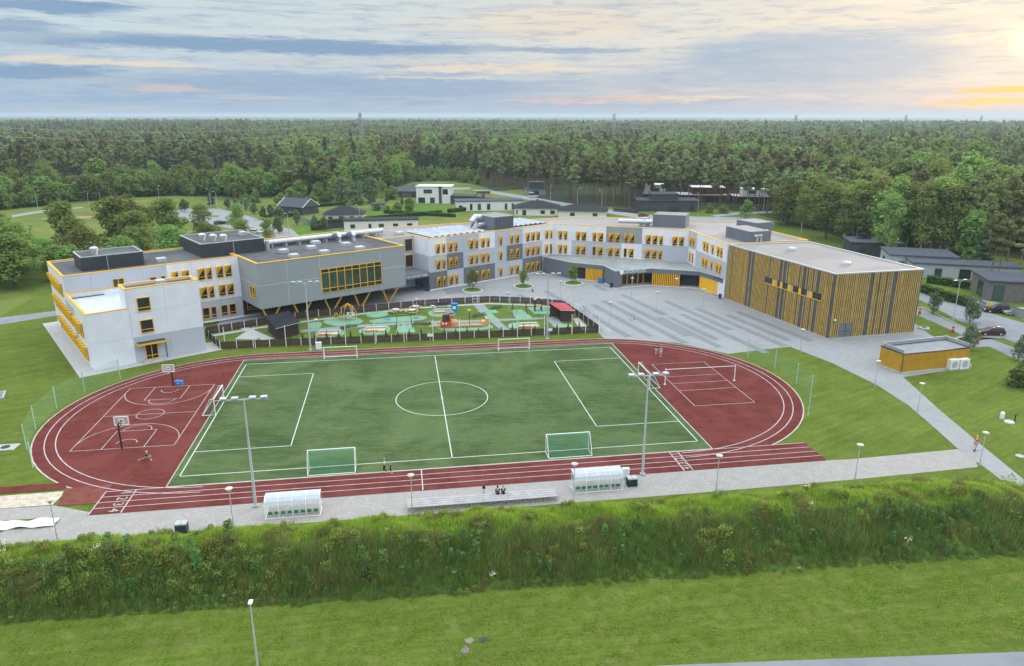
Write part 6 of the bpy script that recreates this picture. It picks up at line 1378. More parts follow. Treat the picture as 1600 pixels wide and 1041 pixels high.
# ================================================================ HOUSES
def hwin(r, x, y, z, w_, h, rz, m_=None):
    o = MB().box(-w_ / 2, w_ / 2, -.07, .0, 0, h).build('window', CHAR, r, (x, y, z), rz); MB().box(-w_ / 2 + .07, w_ / 2 - .07, -.1, -.071, .07, h - .07).build('pane', m_ or GGLASS, o)
def walls_with_windows(r, L, W_, h, wm, wins, name='wall'):
    MB().box(-L / 2, L / 2, -W_ / 2, W_ / 2, 0, h).build(name, wm, r)
    for x, z, w_, hh in wins.get('f', ()): hwin(r, x, -W_ / 2 - .004, z, w_, hh, 0)
    for y, z, w_, hh in wins.get('l', ()): hwin(r, -L / 2 - .004, y, z, w_, hh, -math.pi / 2)
    for y, z, w_, hh in wins.get('r', ()): hwin(r, L / 2 + .004, y, z, w_, hh, math.pi / 2)
WREND = mat('white_render', (.70, .70, .69), .8, .05, .6); DREND = mat('dark_cladding', (.07, .075, .085), .7, .15, 1.0); GREND = mat('grey_cladding', (.27, .28, .29), .7, .08, .8)
def hip(p, L, W_, h, hr, rz, label, wm, rm, wins, gable=False, ov=.6, chim=True):
    r = empty('house', v3(p), rz, label, 'house'); walls_with_windows(r, L, W_, h, wm, wins); x, y = L / 2 + ov, W_ / 2 + ov; rx = (L / 2 + ov) if gable else max(.5, L / 2 - W_ / 2)
    b = MB(); A, B, C, D, E_, F_ = (-x, -y, h), (x, -y, h), (x, y, h), (-x, y, h), (-rx, 0, hr), (rx, 0, hr)
    b.face([A, B, F_, E_]); b.face([C, D, E_, F_]); b.face([B, C, F_]); b.face([D, A, E_]); b.face([D, C, B, A]); ro = b.build('roof', rm, r)
    MB().tube([E_, F_], .1, 6).build('ridge', rm, ro)
    if chim: MB().box(-.4, .4, .6, 1.4, hr - 1.2, hr + .5).build('chimney', DREND, ro)
    if gable:
        for s_ in (-1, 1): b = MB(); b.face([(s_ * (L / 2 + .003), -W_ / 2, h), (s_ * (L / 2 + .003), W_ / 2, h), (s_ * (L / 2 + .003), 0, hr - .25)]); b.build('gable', wm, r); MB().tube([(s_ * x, -y, h), (s_ * x, 0, hr)], .14, 4).tube([(s_ * x, y, h), (s_ * x, 0, hr)], .14, 4).build('barge_board', WPAINT, ro)
    return r
def flat(p, rz, vols, label, name='house', cat='house'):
    r = empty(name, v3(p), rz, label, cat)
    for (x0, x1, y0, y1, z0, z1, wm, rm, wins) in vols:
        MB().box(x0, x1, y0, y1, z0, z1).build('wall', wm, r); MB().box(x0 - .35, x1 + .35, y0 - .35, y1 + .35, z1 + .002, z1 + .28).build('roof', rm, r)
        for (sd, c, z, w_, h) in wins:
            if sd == 'f': hwin(r, c, y0 - .004, z, w_, h, 0)
            elif sd == 'l': hwin(r, x0 - .004, c, z, w_, h, -math.pi / 2)
            else: hwin(r, x1 + .004, c, z, w_, h, math.pi / 2)
    return r
GSL = mat('grey_metal_roof', (.085, .096, .116), .9, .1, .5)
hip((-89, 305), 13, 9, 3.1, 6.3, R(-28), 'grey gable house with pale barge boards behind the parking trees', DREND, GSL, {'f': [(-4, .9, 1.5, 1.4), (-1, .9, 1.2, 1.4), (2, .9, 1.2, 1.4), (4.6, .1, 1.1, 2.1)], 'r': [(-1, 3.4, 1.8, 1.3), (1.5, .9, 1.3, 1.2)]}, True)
hip((-65, 284), 15, 11, 2.8, 5.4, R(8), 'white bungalow with dark hip roof behind the grey block', WREND, SLATER, {'f': [(-5, .8, 1.6, 1.3), (-1, .2, 1.8, 2.0), (3, .8, 1.6, 1.3), (6, .8, 1.0, 1.3)]})
flat((-47, 262), R(9), [(-13, 13, -3.5, 3.5, 0, 3.4, WREND, SLATER, [('f', -10, .9, 1.6, 1.3), ('f', -4, .1, 1.0, 2.2), ('f', 0, .9, 1.8, 1.3), ('f', 5, .9, 1.8, 1.3), ('f', 10, .9, 1.8, 1.3)])], 'long low white garage with grey roof right behind the school')
hip((-50, 372), 19, 13, 3.0, 5.2, R(-6), 'brown bungalow with pale grey hip roof left of the white modern house', mat('brown_clad', (.13, .11, .10), .8, .15), GSL, {'f': [(-5, .8, 1.8, 1.4), (2, .1, 2.6, 2.2), (6, .8, 1.4, 1.4)]})
flat((-36, 345), R(-4), [(-8, 8, -5, 5, 0, 7.6, WREND, WREND, [('f', -5.5, .2, 3.2, 2.5), ('f', -.5, .2, 2.2, 2.5), ('f', -2.5, 4.6, 4.0, 1.8), ('f', 5.6, 4.2, 2.4, 2.4), ('l', 0, 4.6, 2.0, 1.6)]), (8.4, 19, -6, 4, 0, 3.4, DREND, DREND, [('f', 11, 1.6, 1.6, .6), ('f', 15, 1.6, 1.6, .6)]), (2.6, 3.9, -5.2, -4.9, .1, 7.5, DREND, DREND, [])], 'white two-storey modern house with dark annex')
flat((-10, 318), R(7), [(-14.5, 14.5, -4.5, 4.5, 0, 4.0, WREND, GSL, [('f', -12.5, .2, 1.4, 2.3), ('f', -8, .4, 1.1, 2.6), ('f', -4.5, .4, 1.4, 2.6), ('f', -.5, .4, 1.4, 2.6), ('f', 7, .4, 1.1, 2.6), ('f', 10, .4, 1.1, 2.6), ('f', 12.8, .4, 1.1, 2.6), ('l', 0, .2, 2.4, 2.4)])], 'long white flat-roofed bungalow with narrow dark windows')
hip((10.5, 304), 18, 13, 3.0, 5.4, R(-4), 'white bungalow with black hip roof, left of two behind the centre wing', WREND, SLATER, {'f': [(-5, .2, 1.6, 2.1), (-8, .6, .6, 1.6), (2.5, .8, 1.8, 1.4), (6.5, .8, 1.8, 1.4)], 'l': [(0, .5, .7, 1.7)]})
hip((29, 297), 19, 13, 2.8, 5.0, R(-8), 'white bungalow with black hip roof, right of two behind the centre wing', WREND, SLATER, {'f': [(5, .8, 1.8, 1.3), (-4, .8, 1.8, 1.3)]})
flat((67, 318), R(-2), [(-13, 13, -6, 6, 0, 4.4, DREND, DREND, [('f', -10, .2, 1.6, 3.2), ('f', -1, .2, 2.4, 2.6), ('f', 2.5, .2, 4.0, 2.6), ('f', 10, .6, 1.6, 2)]), (-7, 4, -5, 5, 4.7, 7.0, DREND, DREND, [('f', -2, 5.2, 3, 1.2)])], 'dark grey two-level flat-roofed house before the pines')
flat((12, 380), R(5), [(-5, 5, -4, 4, 0, 3.2, GREND, GSL, [('f', 0, .2, 3, 2.3)]), (-3, 4, -3, 3, 3.5, 6.4, DREND, GSL, [('f', 0, 4.2, 2, 1.5)])], 'small grey two-level house at the left end of the pine belt')
flat((-14, 362), R(0), [(-3, 3, -3, 3, 0, 3.0, TIMBER, SLATER, [('f', 0, .2, 1.2, 2.2)])], 'small brown timber kiosk by the road among pines', 'kiosk', 'kiosk')
flat((70, 356), R(-8), [(-6, 6, -4, 4, 0, 3.2, DREND, WREND, [('f', 0, .2, 6, 2.4)]), (-6, 4, -4, 4, 3.6, 7.4, WREND, WREND, [('f', -1, 4.4, 4, 1.8)])], 'white two-storey villa glimpsed between pine trunks, leftmost')
flat((92, 353), R(-6), [(-12, 10, -6, 5, 0, 3.2, DREND, WREND, [('f', -6, .2, 5, 2.4), ('f', 3, .2, 5, 2.4)]), (-6, 9, -5, 5, 3.8, 6.6, mat('red_brown_clad', (.16, .07, .045), .8), WREND, [('f', -1, 4.3, 3, 1.6)])], 'wide white terraced villa glimpsed between pine trunks, middle')
flat((112, 346), R(-6), [(-8, 8, -5, 5, 0, 3.2, BROWN, WREND, [('f', 0, .2, 4, 2.4)]), (-4, 7, -4, 4, 3.8, 6.4, WREND, WREND, [('f', 0, 4.4, 3, 1.5)])], 'white villa glimpsed between pine trunks, rightmost')
flat((107, 214), R(-12), [(-7, 7, -5, 5, 0, 3.8, DREND, GSL, [('f', -3, .3, 3, 2.4), ('f', 3, .3, 2, 2.4)])], 'dark house with blue-grey roof half hidden behind the birches')
GWALL = mat('pale_blue_grey_render', (.38, .42, .45), .8, .06)
flat((112, 189), R(-16), [(-12, 4, -4, 8, 0, 4.2, GWALL, GSL, [('l', 3, .4, 2.0, 2.4), ('f', -9, .3, 1.2, 2.4), ('f', -5, .3, 1.2, 2.4)]), (-8, 16, -11, -4.02, 0, 3.6, GWALL, GSL, [('f', -2, .2, 1.6, 2.4), ('f', 4, .3, 2.6, 2.4), ('f', 9, .3, 2.6, 2.4), ('f', 13, .3, 1.6, 2.4)])], 'pale grey flat-roofed house with two stepped roofs right of the hall')
r_ = flat((118, 158), R(-14), [(-12, 9, -5, 6, 0, 4.4, mat('taupe_clad', (.17, .155, .15), .8, .12, 1.5), GSL, [('f', -10, .2, 2.2, 3.4), ('f', -4.4, .2, .9, 3.4), ('l', 0, .2, 3, 3.4)]), (-1, 12, -9, -5.02, 0, 3.4, GREND, GSL, [])], 'taupe flat-roofed house with brown door at the right edge')
MB().box(1.4, 4.2, -9.06, -9.005, .05, 2.9).build('door', mat('red_brown_door', (.12, .045, .03), .7), r_); MB().box(5.5, 11, -9.06, -9.005, .05, 2.6).build('garage_door', BLACK, r_)
flat((-58, 318), R(5), [(-3, 3, -2, 2, 0, 2.5, GREND, GSL, [('f', -1, .1, 1.0, 2.0)])], 'small grey garden shed on the lawn behind the willows', 'garden_shed', 'shed')
# garden walls and fences
def wall_run(a, c, h, m_, label, th=.2, n_=6):
    a, c = Vector(a), Vector(c); L = (c - a).length; r = empty('garden_wall', (a.x, a.y, 0), math.atan2(c.y - a.y, c.x - a.x), label, 'garden wall')
    for k in range(n_): MB().box(L * k / n_ + .02, L * (k + 1) / n_ - .02, -th / 2, th / 2, 0, h).build('panel', m_, r)
    MB().box(0, L, -th / 2 - .04, th / 2 + .04, h + .002, h + .06).build('cap', CHAR, r)
wall_run((99.09, 153.98), (99.68, 151.73), 1.5, GREND, 'short grey garden wall left of the driveway gate', .3, 2); wall_run((99.97, 150.63), (99.66, 147.94), 1.5, GREND, 'grey gate pillar wall in the middle of the driveway', .3, 2); wall_run((102.95, 147.40), (103.10, 140.86), 1.7, GREND, 'long grey garden wall right of the driveway', .3, 5)
wall_run((-71.35, 257.53), (-52.26, 269.85), 1.7, DREND, 'dark board fence behind the grey block below the hedge', .12, 12); wall_run((-92.99, 303.12), (-71.57, 263.64), 1.6, GREND, 'grey mesh fence along the parking area beside the hip-roof house', .08, 14); wall_run((-32.57, 375.15), (-2.89, 341.00), 1.4, DREND, 'dark fence along the road right of the white modern house', .1, 10); wall_run((43.29, 312.15), (53.14, 305.66), 1.4, DREND, 'dark fence left of the dark flat house', .1, 6)
# roads behind the school
patch('back_road', [(-22.76, 404.94), (0.10, 368.65), (17.94, 340.75), (35.64, 312.23), (51.00, 289.85), (74.55, 282.27), (94.35, 282.07), (97.62, 270.04), (101.15, 280.23), (97.91, 293.17), (75.27, 295.34), (52.98, 301.55), (37.13, 325.77), (18.62, 354.05), (0.10, 384.20), (-13.96, 404.81)], ROADG, .024)
patch('back_road', [(83.03, 295.26), (95.79, 303.13), (116.61, 309.18), (118.97, 315.69), (95.00, 309.42), (81.48, 299.23)], ROADG, .030)
patch('parking_road', [(-153.10, 312.16), (-139.41, 318.60), (-126.80, 318.45), (-108.23, 297.28), (-84.18, 265.33), (-59.94, 241.95), (-56.96, 229.33), (-78.05, 238.19), (-95.01, 256.26), (-112.59, 272.07), (-129.95, 284.33), (-148.52, 299.68)], ROADG, .024)
for P in ([(-135.90, 307.72), (-132.22, 311.93), (-128.01, 305.55), (-132.20, 301.51)], [(-123.69, 297.44), (-118.71, 297.39), (-117.77, 291.59), (-120.86, 291.63)], [(-115.49, 280.63), (-109.71, 282.34), (-105.41, 275.35), (-109.62, 273.71)], [(-100.72, 267.08), (-93.50, 263.85), (-90.97, 257.71), (-96.07, 259.26)]): patch('parking_island', P, MEADOW, .032)
patch('meadow_path', [(-199.05, 290.55), (-197.45, 302.21), (-192.94, 314.77), (-188.42, 321.41), (-190.38, 324.88), (-196.98, 319.24), (-202.72, 308.44), (-203.37, 296.32)], ROADG, .022); patch('meadow_path', [(-185.31, 284.89), (-183.21, 296.11), (-167.77, 294.02), (-164.65, 288.34), (-176.49, 284.80)], mat('red_clay', (.33, .20, .13), .9), .026); patch('driveway', [(-48.37, 398.26), (-22.96, 408.55), (-23.57, 419.78), (-49.62, 408.94)], ROADG, .022)
patch('garden_lawn', [(-57.92, 331.66), (-31.79, 331.36), (-23.58, 306.50), (-40.56, 288.92), (-59.44, 281.84), (-63.27, 300.77)], grass_mat('garden_grass', (.085, .175, .025), (.10, .19, .03), (.11, .19, .04), .1, .6), .026); patch('garden_lawn', [(-77.91, 276.79), (-63.96, 258.96), (-70.68, 242.05), (-79.75, 262.16)], MATS['garden_grass'], .030)
# ================================================================ CARS
def car(p, rz, label, m_, L=4.7, W_=1.85, H_=1.5, wagon=True):
    r = empty('parked_car', v3(p), rz, label, 'car'); x = L / 2
    low = [(-x, .35), (-x, .85), (-x + .15, .95), (x - 1.2, .95), (x - .25, .82), (x, .62), (x, .3), (x - .2, .22), (-x + .2, .22)]
    b = MB(); n_ = len(low); b.v = [(a, -W_ / 2, z) for a, z in low] + [(a, W_ / 2, z) for a, z in low]; b.f = [tuple(range(n_))[::1], tuple(range(n_, 2 * n_))[::-1]] + [(k, k + n_, (k + 1) % n_ + n_, (k + 1) % n_) for k in range(n_)]; b.mi = [0] * len(b.f); b.build('body', m_, r)
    y0, y1 = W_ / 2 - .06, W_ / 2 - .24; xb = -x + (.12 if wagon else .7); g_ = [(xb, .951), (xb + (.25 if wagon else .7), H_ - .06), (x - 2.2, H_ - .06), (x - 1.35, .951)]
    b = MB(); b.v = [(g_[0][0], -y0, g_[0][1]), (g_[3][0], -y0, g_[3][1]), (g_[3][0], y0, g_[3][1]), (g_[0][0], y0, g_[0][1]), (g_[1][0], -y1, g_[1][1]), (g_[2][0], -y1, g_[2][1]), (g_[2][0], y1, g_[2][1]), (g_[1][0], y1, g_[1][1])]
    b.f = [(0, 1, 5, 4), (1, 2, 6, 5), (2, 3, 7, 6), (3, 0, 4, 7)]; b.mi = [0] * 4; b.build('glasshouse', GLASS, r)
    b = MB(); b.v = [(g_[1][0] - .05, -y1 - .02, H_ - .06), (g_[2][0] + .05, -y1 - .02, H_ - .06), (g_[2][0] + .05, y1 + .02, H_ - .06), (g_[1][0] - .05, y1 + .02, H_ - .06), (g_[1][0] + .1, -y1 + .1, H_), (g_[2][0] - .15, -y1 + .1, H_), (g_[2][0] - .15, y1 - .1, H_), (g_[1][0] + .1, y1 - .1, H_)]
    b.f = [(4, 5, 6, 7), (0, 1, 5, 4), (1, 2, 6, 5), (2, 3, 7, 6), (3, 0, 4, 7)]; b.mi = [0] * 5; b.build('roof', m_, r)
    for a in (x - .95, -x + .9):
        for s_ in (-1, 1):
            o = MB().lathe([(.33, -.1), (.34, 0), (.33, .1)], n=14).build('wheel', BLACK, r, (a, s_ * (W_ / 2 - .08), .33)); o.rotation_euler = (R(90), 0, 0); MB().lathe([(.2, -.115), (.2, .115)], n=10).build('rim', STEEL, o)
    for s_ in (-1, 1): MB().box(x - .12, x + .02, s_ * .62 - .2, s_ * .62 + .2, .6, .76).build('headlight', WPAINT, r); MB().box(-x - .02, -x + .1, s_ * .7 - .12, s_ * .7 + .12, .7, .92).build('tail_light', RED, r)
    return r
CM = mat('maroon_car_paint', (.055, .012, .022), .25, .05, spec=.6); CBK = mat('black_car_paint', (.012, .012, .014), .25, .05, spec=.6); CSI = mat('silver_car_paint', (.42, .44, .46), .3, .05, metal=.5); CWH = mat('white_car_paint', (.68, .69, .70), .35, .04)
car((89.52, 130.17), R(178), 'maroon estate car parked at the kerb right of the yellow shed', CM); car((100.95, 146.37), R(165), 'black car in the driveway of the taupe house', CBK, 4.6, 1.9, 1.7); car((103.85, 144.31), R(170), 'silver car behind the grey garden wall at the right edge', CSI); car((10.69, 368.52), R(10), 'white van parked by the house at the left end of the pines', CWH, 5.0, 2.0, 2.2); car((53.27, 295.57), R(5), 'small dark red car behind the roof duct before the dark flat house', mat('red_car_paint', (.25, .03, .03), .3), 4.2, 1.8, 1.5, False); car((-68.86, 266.77), R(10), 'bright red car by the board fence behind the grey block', mat('bright_red_paint', (.42, .03, .03), .3), 4.0, 1.75, 1.5, False)
car((-108.98, 272.04), R(40), 'dark car parked among the trees of the parking area', CBK); car((-88.51, 250.42), R(-15), 'white car parked just behind the second plant room', CWH, 4.5)
for p, lab, m_ in (((84.01, 144.42), 'red bollard by the verge right of the hall corner', RED), ((83.81, 124.59), 'orange-red bollard beside the young tree by the shed', ORANGE), ((83.07, 131.04), 'small red marker post at the apron corner', RED)):
    r = empty('bollard', v3(p), 0, lab, 'bollard'); MB().lathe([(.24, 0), (.24, 1.25), (.15, 1.35)], n=10).build('body', m_, r); MB().lathe([(.25, .8), (.25, .95)], n=10).build('band', WPAINT, r)
r = empty('yellow_board', v3((100.80, 148.47)), R(-14), 'bright yellow upright board by the driveway gate', 'sign'); MB().box(-.35, .35, -.05, .05, .2, 1.6).build('board', mat('bright_yellow', (.75, .62, .02), .5), r); MB().box(-.3, .3, -.2, .2, 0, .2).build('foot', BLACK, r)
r = empty('road_sign', v3((90.75, 148.52)), R(20), 'round blue road sign on a thin post by the side road', 'road sign'); MB().tube([(0, 0, 0), (0, 0, 2.2)], .03, 6).build('post', STEEL, r); MB().lathe([(.32, 0), (.32, .03)], n=16).build('disc', BLUE, r, (0, -.03, 2.2)).rotation_euler = (R(90), 0, 0)
r = empty('stone_ring', v3((79.30, 134.07)), 0, 'low round concrete ring on the paving corner behind the hall', 'manhole'); MB().lathe([(1.0, 0), (1.0, .25), (.8, .3)], n=16).build('ring', CONC, r); MB().lathe([(.5, .3), (.5, .34)], n=12).build('cover', CHAR, r)
# ================================================================ PYLONS AND CABLES
PYL = mat('pylon_steel', (.30, .32, .33), .6, .1)
def pylon(p, h, rz, label):
    r = empty('power_pylon', v3(p), rz, label, 'pylon', 'power pylons'); b0, t0 = 3.6, .55; lv = [0, .13, .25, .36, .46, .55, .64, .73, .82, .91, 1.0]
    wd = lambda f: b0 + (t0 * 1.6 - b0) * (f / .55) if f < .55 else t0 * 1.6
    for sx_ in (-1, 1):
        for sy_ in (-1, 1): MB().tube([(sx_ * wd(f), sy_ * wd(f), h * f) for f in lv], .21, 4).build('leg', PYL, r)
    b = MB()
    for f0, f1 in zip(lv, lv[1:]):
        w0, w1 = wd(f0), wd(f1)
        for s_ in (-1, 1):
            b.tube([(-w0, s_ * w0, h * f0), (w1, s_ * w1, h * f1)], .10, 3).tube([(w0, s_ * w0, h * f0), (-w1, s_ * w1, h * f1)], .10, 3).tube([(s_ * w0, -w0, h * f0), (s_ * w1, w1, h * f1)], .10, 3).tube([(s_ * w0, w0, h * f0), (s_ * w1, -w1, h * f1)], .10, 3)
    b.build('bracing', PYL, r)
    for f, l in ((.58, 4.6), (.72, 5.6), (.86, 4.6)): MB().tube([(0, -l, h * f), (0, l, h * f)], .15, 4).tube([(0, -l, h * f), (0, 0, h * (f + .05)), (0, l, h * f)], .11, 4).build('crossarm', PYL, r)
    for s_ in (-1, 1): MB().tube([(0, 0, h * .96), (0, s_ * 2.2, h * 1.03)], .12, 4).build('earth_peak', PYL, r)
ANG = math.atan2(158, 237); PP = [(-366, 485), (-129, 643), (108, 801), (375, 1000), (640, 1230), (905, 1460)]
for k, (p, lab) in enumerate(zip(PP[1:], ('lattice power pylon rising from the wood left of centre', 'lattice power pylon above the pines right of centre', 'distant power pylon on the right, nearest of three far ones', 'distant thin power pylon, second far one on the right', 'faint far pylon at the right edge'))): pylon(p, 41 if k < 2 else 40, ANG, lab)
SIDE = {1: 'side toward the school', -1: 'side away from the school'}; LVN = {.58: 'bottom', .72: 'middle', .86: 'top'}
for f, l in ((.58, 4.6), (.72, 5.6), (.86, 4.6)):
    for s_ in (-1, 1):
        P = []
        for a, c in zip(PP, PP[1:]):
            for t in range(12):
                u_ = t / 12; x, y = lerp(a, c, u_); P.append((x - math.sin(ANG) * s_ * l, y + math.cos(ANG) * s_ * l, 41 * f - 1.5 - 7 * 4 * u_ * (1 - u_)))
        tag(MB().tube(P, .05, 3).build('power_cable', mat('cable_grey', (.42, .45, .47), .6)), '%s power cable of the pylon line on the %s' % (LVN[f], SIDE[-s_]), 'cable', 'cables of the pylon line')
# far industrial roofs on the right horizon
for k in range(16):
    a = R(rnd.uniform(29, 37)); d = rnd.uniform(1150, 1900); p = (d * math.sin(a), d * math.cos(a)); L = rnd.uniform(25, 60); h = rnd.uniform(9, 14)
    flat(p, rnd.uniform(-.4, .4), [(-L / 2, L / 2, -12, 12, 0, h, rnd.choice((WREND, GREND, GREND)), rnd.choice((WREND, GSL)), [])], 'pale far building among the trees toward the right horizon', 'far_building', 'building')['group'] = 'far pale buildings toward the right horizon'
# ================================================================ PEOPLE
def skin_obj(name, verts, edges, m_, parent, root=0, sub=1):
    me = bpy.data.meshes.new(name); me.from_pydata([v[:3] for v in verts], edges, []); me.materials.append(m_); o = link(name, me, parent)
    o.modifiers.new('skin', 'SKIN').use_smooth_shade = True; me.skin_vertices[0].data[root].use_root = True
    for k, v in enumerate(verts): me.skin_vertices[0].data[k].radius = (v[3], v[4] if len(v) > 4 else v[3])
    s_ = o.modifiers.new('subdivision', 'SUBSURF'); s_.levels = sub; s_.render_levels = sub
    return o
def person(p, rz, label, J, shirt, legs, hair, shoe=WPAINT, scale=1.0, long_legs=True, sleeves=.5, z=0.0, extra=None):
    """J: joints relative to the ground point, metres: pelvis, chest, neck, head, (shoulder, elbow, hand) L/R, (hip, knee, ankle, toe) L/R"""
    r = empty('person', (p[0], p[1], z), rz, label, 'person'); r.scale = (scale,) * 3
    V = [(*J['pelvis'], .115, .10), (*J['waist'], .105, .09), (*J['chest'], .135, .10), (*J['neck'], .055), (*J['chin'], .065, .075), (*J['head'], .085, .10), (*J['crown'], .06, .07)]; E_ = [(0, 1), (1, 2), (2, 3), (3, 4), (4, 5), (5, 6)]
    for sd in 'LR':
        k = len(V); S_, El, Ha = [Vector(q) for q in J['arm' + sd]]; V += [(*S_, .055), (*El, .042), (*Ha, .03)]; E_ += [(2, k), (k, k + 1), (k + 1, k + 2)]
        d = (Ha - El).normalized(); sidev = d.cross(Vector((0, 1, .2))).normalized()
        V.append((*(Ha + d * .06), .032, .018)); E_.append((k + 2, k + 3)); q0 = k + 3
        for i, (of, ln) in enumerate(((-.03, .085), (-.01, .1), (.012, .095), (.032, .075))):
            V.append((*(Ha + d * (.07 + ln) + sidev * of), .009)); E_.append((q0, len(V) - 1))
        V.append((*(Ha + d * .07 + sidev * .06), .010)); E_.append((k + 2, len(V) - 1))
        k = len(V); Hp, Kn, An, To = [Vector(q) for q in J['leg' + sd]]; V += [(*Hp, .085), (*Kn, .055), (*An, .04), (*To, .035)]; E_ += [(0, k), (k, k + 1), (k + 1, k + 2), (k + 2, k + 3)]
    skin_obj('body', V, E_, SKIN, r)
    sv = [(*J['pelvis'], .128, .115), (*J['waist'], .122, .105), (*J['chest'], .15, .115), (*Vector(J['chest']).lerp(Vector(J['neck']), .6), .07)]; se = [(0, 1), (1, 2), (2, 3)]
    for sd in 'LR':
        S_, El, Ha = [Vector(q) for q in J['arm' + sd]]; k = len(sv); sv += [(*S_, .068), (*S_.lerp(El, sleeves * 2 if sleeves < .5 else 1.0), .056)]; se += [(2, k), (k, k + 1)]
        if sleeves > .6: sv.append((*El.lerp(Ha, .9), .045)); se.append((k + 1, k + 2))
    skin_obj('shirt', sv, se, shirt, r)
    tv = [(*J['pelvis'], .135, .12)]; te = []
    for sd in 'LR':
        Hp, Kn, An, To = [Vector(q) for q in J['leg' + sd]]; k = len(tv); tv += [(*Hp, .098), (*Kn, .07 if long_legs else .075)]; te += [(0, k), (k, k + 1)]
        if long_legs: tv.append((*An, .052)); te.append((k + 1, k + 2))
        sh = MB(); d = (To - An).normalized(); sh.tube([An - d * .05 - Vector((0, 0, .02)), An + d * .08 - Vector((0, 0, .02)), To + d * .05], [.05, .055, .035], 8); sh.build('shoe', shoe, r, smooth=True)
    skin_obj('trousers', tv, te, legs, r)
    hd, cr = Vector(J['head']), Vector(J['crown']); u_ = (cr - hd).normalized(); bk = Vector((0, .03, 0)); c = hd + u_ * .05 + bk
    MB().lathe([(.02, .115), (.07, .10), (.104, .05), (.112, -.01), (.10, -.07), (.06, -.10)], n=10).build('hair', hair, r, c, smooth=True)
    f_ = MB()
    for s_ in (-1, 1): f_.lathe([(.014, -.008), (.014, .008)], (hd.x + s_ * .035, hd.y - .098, hd.z + .0), 6)
    f_.tube([(hd.x, hd.y - .10, hd.z + .01), (hd.x, hd.y - .125, hd.z - .03)], .014, 5); f_.build('face', mat('face_dark', (.25, .13, .09), .7), r)
    return r
def stand(step=.18, arm=.12, lean=0.0):
    return {'pelvis': (0, 0, .95), 'waist': (0, -lean * .3, 1.1), 'chest': (0, -lean * .8, 1.34), 'neck': (0, -lean, 1.50), 'chin': (0, -lean - .02, 1.57), 'head': (0, -lean - .02, 1.65), 'crown': (0, -lean, 1.74),
            'armL': [(-.19, -lean, 1.42), (-.25, .04 - arm * .3, 1.15), (-.25, -arm, .93)], 'armR': [(.19, -lean, 1.42), (.25, .04 + arm * .3, 1.15), (.25, arm, .93)],
            'legL': [(-.10, 0, .90), (-.11, -step * .7, .5), (-.11, -step * .3, .09), (-.11, -step * .3 - .14, .04)], 'legR': [(.10, 0, .90), (.11, step * .1, .5), (.11, step * .9, .10), (.11, step * .9 - .14, .04)]}
def sit(h=.5):
    return {'pelvis': (0, 0, h + .1), 'waist': (0, -.02, h + .27), 'chest': (0, -.08, h + .5), 'neck': (0, -.12, h + .66), 'chin': (0, -.15, h + .72), 'head': (0, -.15, h + .80), 'crown': (0, -.13, h + .89),
            'armL': [(-.18, -.1, h + .58), (-.24, -.18, h + .34), (-.12, -.38, h + .25)], 'armR': [(.18, -.1, h + .58), (.24, -.18, h + .34), (.12, -.38, h + .25)],
            'legL': [(-.10, -.02, h + .07), (-.14, -.44, h + .08), (-.13, -.48, h - .38), (-.13, -.62, h - .43)], 'legR': [(.10, -.02, h + .07), (.14, -.44, h + .08), (.13, -.50, h - .38), (.13, -.64, h - .43)]}
CL = {k: mat('cloth_' + k, c, .9, .1, 4.0) for k, c in (('white', (.62, .63, .66)), ('black', (.02, .02, .024)), ('navy', (.025, .03, .06)), ('red', (.55, .04, .04)), ('grey', (.3, .3, .32)), ('ltblue', (.35, .5, .62)), ('beige', (.5, .42, .34)))}
HB, HD_, HBL = mat('blond_hair', (.42, .28, .12), .8), mat('dark_hair', (.035, .025, .02), .8), mat('light_hair', (.55, .45, .30), .8)
person(FW(-7.9, -21.9), TH - R(90), 'person in white top and dark trousers walking along the track', stand(.22), CL['white'], CL['black'], HB)
person(FW(-7.2, -22.3), TH - R(90), 'smaller person in black shirt and shorts walking beside the one in white', stand(.2), CL['black'], CL['black'], HB, scale=.82, long_legs=False)
person((24.81, 118.26), TH + R(150), 'person in black shirt and white shorts walking on the far red apron', stand(.2), CL['black'], CL['white'], HD_, long_legs=False)
person((25.30, 116.87), TH + R(150), 'person in light blue top walking on the far red apron', stand(.24), CL['ltblue'], CL['white'], HB, long_legs=False)
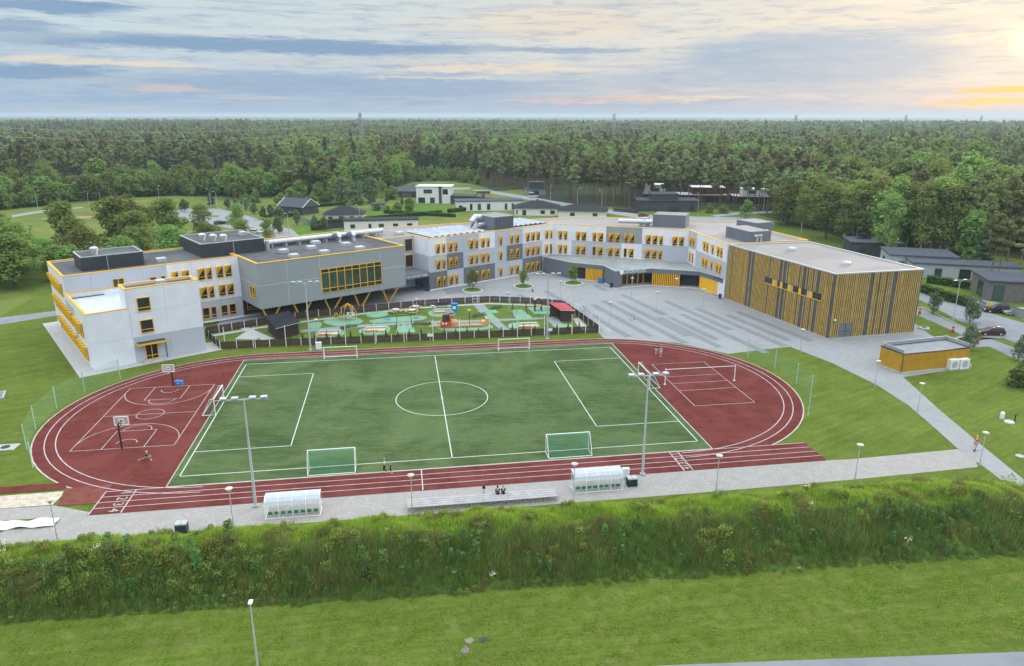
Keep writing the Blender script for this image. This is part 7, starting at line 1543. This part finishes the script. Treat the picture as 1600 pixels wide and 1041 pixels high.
L_ = {'pelvis': (0, 0, .42), 'waist': (-.02, -.05, .57), 'chest': (-.05, -.12, .80), 'neck': (-.06, -.16, .96), 'chin': (-.06, -.19, 1.02), 'head': (-.06, -.19, 1.10), 'crown': (-.06, -.17, 1.19),
      'armL': [(-.22, -.14, .88), (-.27, -.3, .65), (-.12, -.48, .55)], 'armR': [(.13, -.14, .88), (.2, -.3, .65), (.08, -.48, .55)], 'legL': [(-.10, 0, .38), (-.13, -.45, .50), (-.12, -.5, .09), (-.12, -.64, .04)], 'legR': [(.10, .02, .36), (.12, .42, .18), (.12, .85, .08), (.12, .95, .03)]}
person((-43.24, 78.05), TH + R(90), 'person in dark top stretching in a low lunge beside the basketball court', L_, CL['navy'], CL['grey'], HBL)
person(FW(4.05, -30.0), TH + R(180), 'left of two people in dark clothes sitting on the bleacher', sit(.68), CL['navy'], CL['black'], HD_, sleeves=.9); person(FW(4.65, -30.0), TH + R(180), 'right of two people in dark clothes sitting on the bleacher', sit(.68), CL['black'], CL['black'], HB, sleeves=.9)
person((4.75, 163.54), R(20), 'person in beige sitting on the rim of the middle plaza planter', sit(.45), CL['beige'], CL['black'], HD_, sleeves=.9)
person((66.22, 119.84), R(-30), 'person in dark clothes behind the yellow shed, only the head showing', stand(.05), CL['black'], CL['black'], HD_)
rd = (56.69, 81.00)
person(rd, R(140), 'rider in red shirt and light shorts on a kick scooter on the right path', stand(.1, .1, .12), CL['red'], CL['grey'], HBL, long_legs=False, z=.16)
r = empty('kick_scooter', v3(rd), R(50), 'dark kick scooter ridden by the person in red', 'scooter'); MB().box(-.45, .42, -.08, .08, .1, .15).build('deck', BLACK, r); MB().tube([(.45, 0, .12), (.38, 0, 1.05)], .025, 6).build('stem', STEEL, r); MB().tube([(.38, -.25, 1.05), (.38, .25, 1.05)], .022, 6).build('handlebar', BLACK, r)
for x in (-.5, .48): MB().lathe([(.1, -.025), (.1, .025)], n=12).build('wheel', BLACK, r, (x, 0, .1)).rotation_euler = (R(90), 0, 0)
# ================================================================ HAZE
HZ = bpy.data.materials.new('haze_air'); HZ.use_nodes = True; t = NT(HZ.node_tree); t.n.clear(); o_ = t.node('ShaderNodeOutputMaterial'); pv_ = t.node('ShaderNodeVolumePrincipled')
pv_.inputs['Color'].default_value = (.50, .63, .80, 1); pv_.inputs['Density'].default_value = .00013; pv_.inputs['Anisotropy'].default_value = .2; t.l.new(pv_.outputs[0], o_.inputs['Volume'])
MB().box(-16400, 16400, -3300, 16900, -1.0, 56).build('haze', HZ)['kind'] = 'stuff'
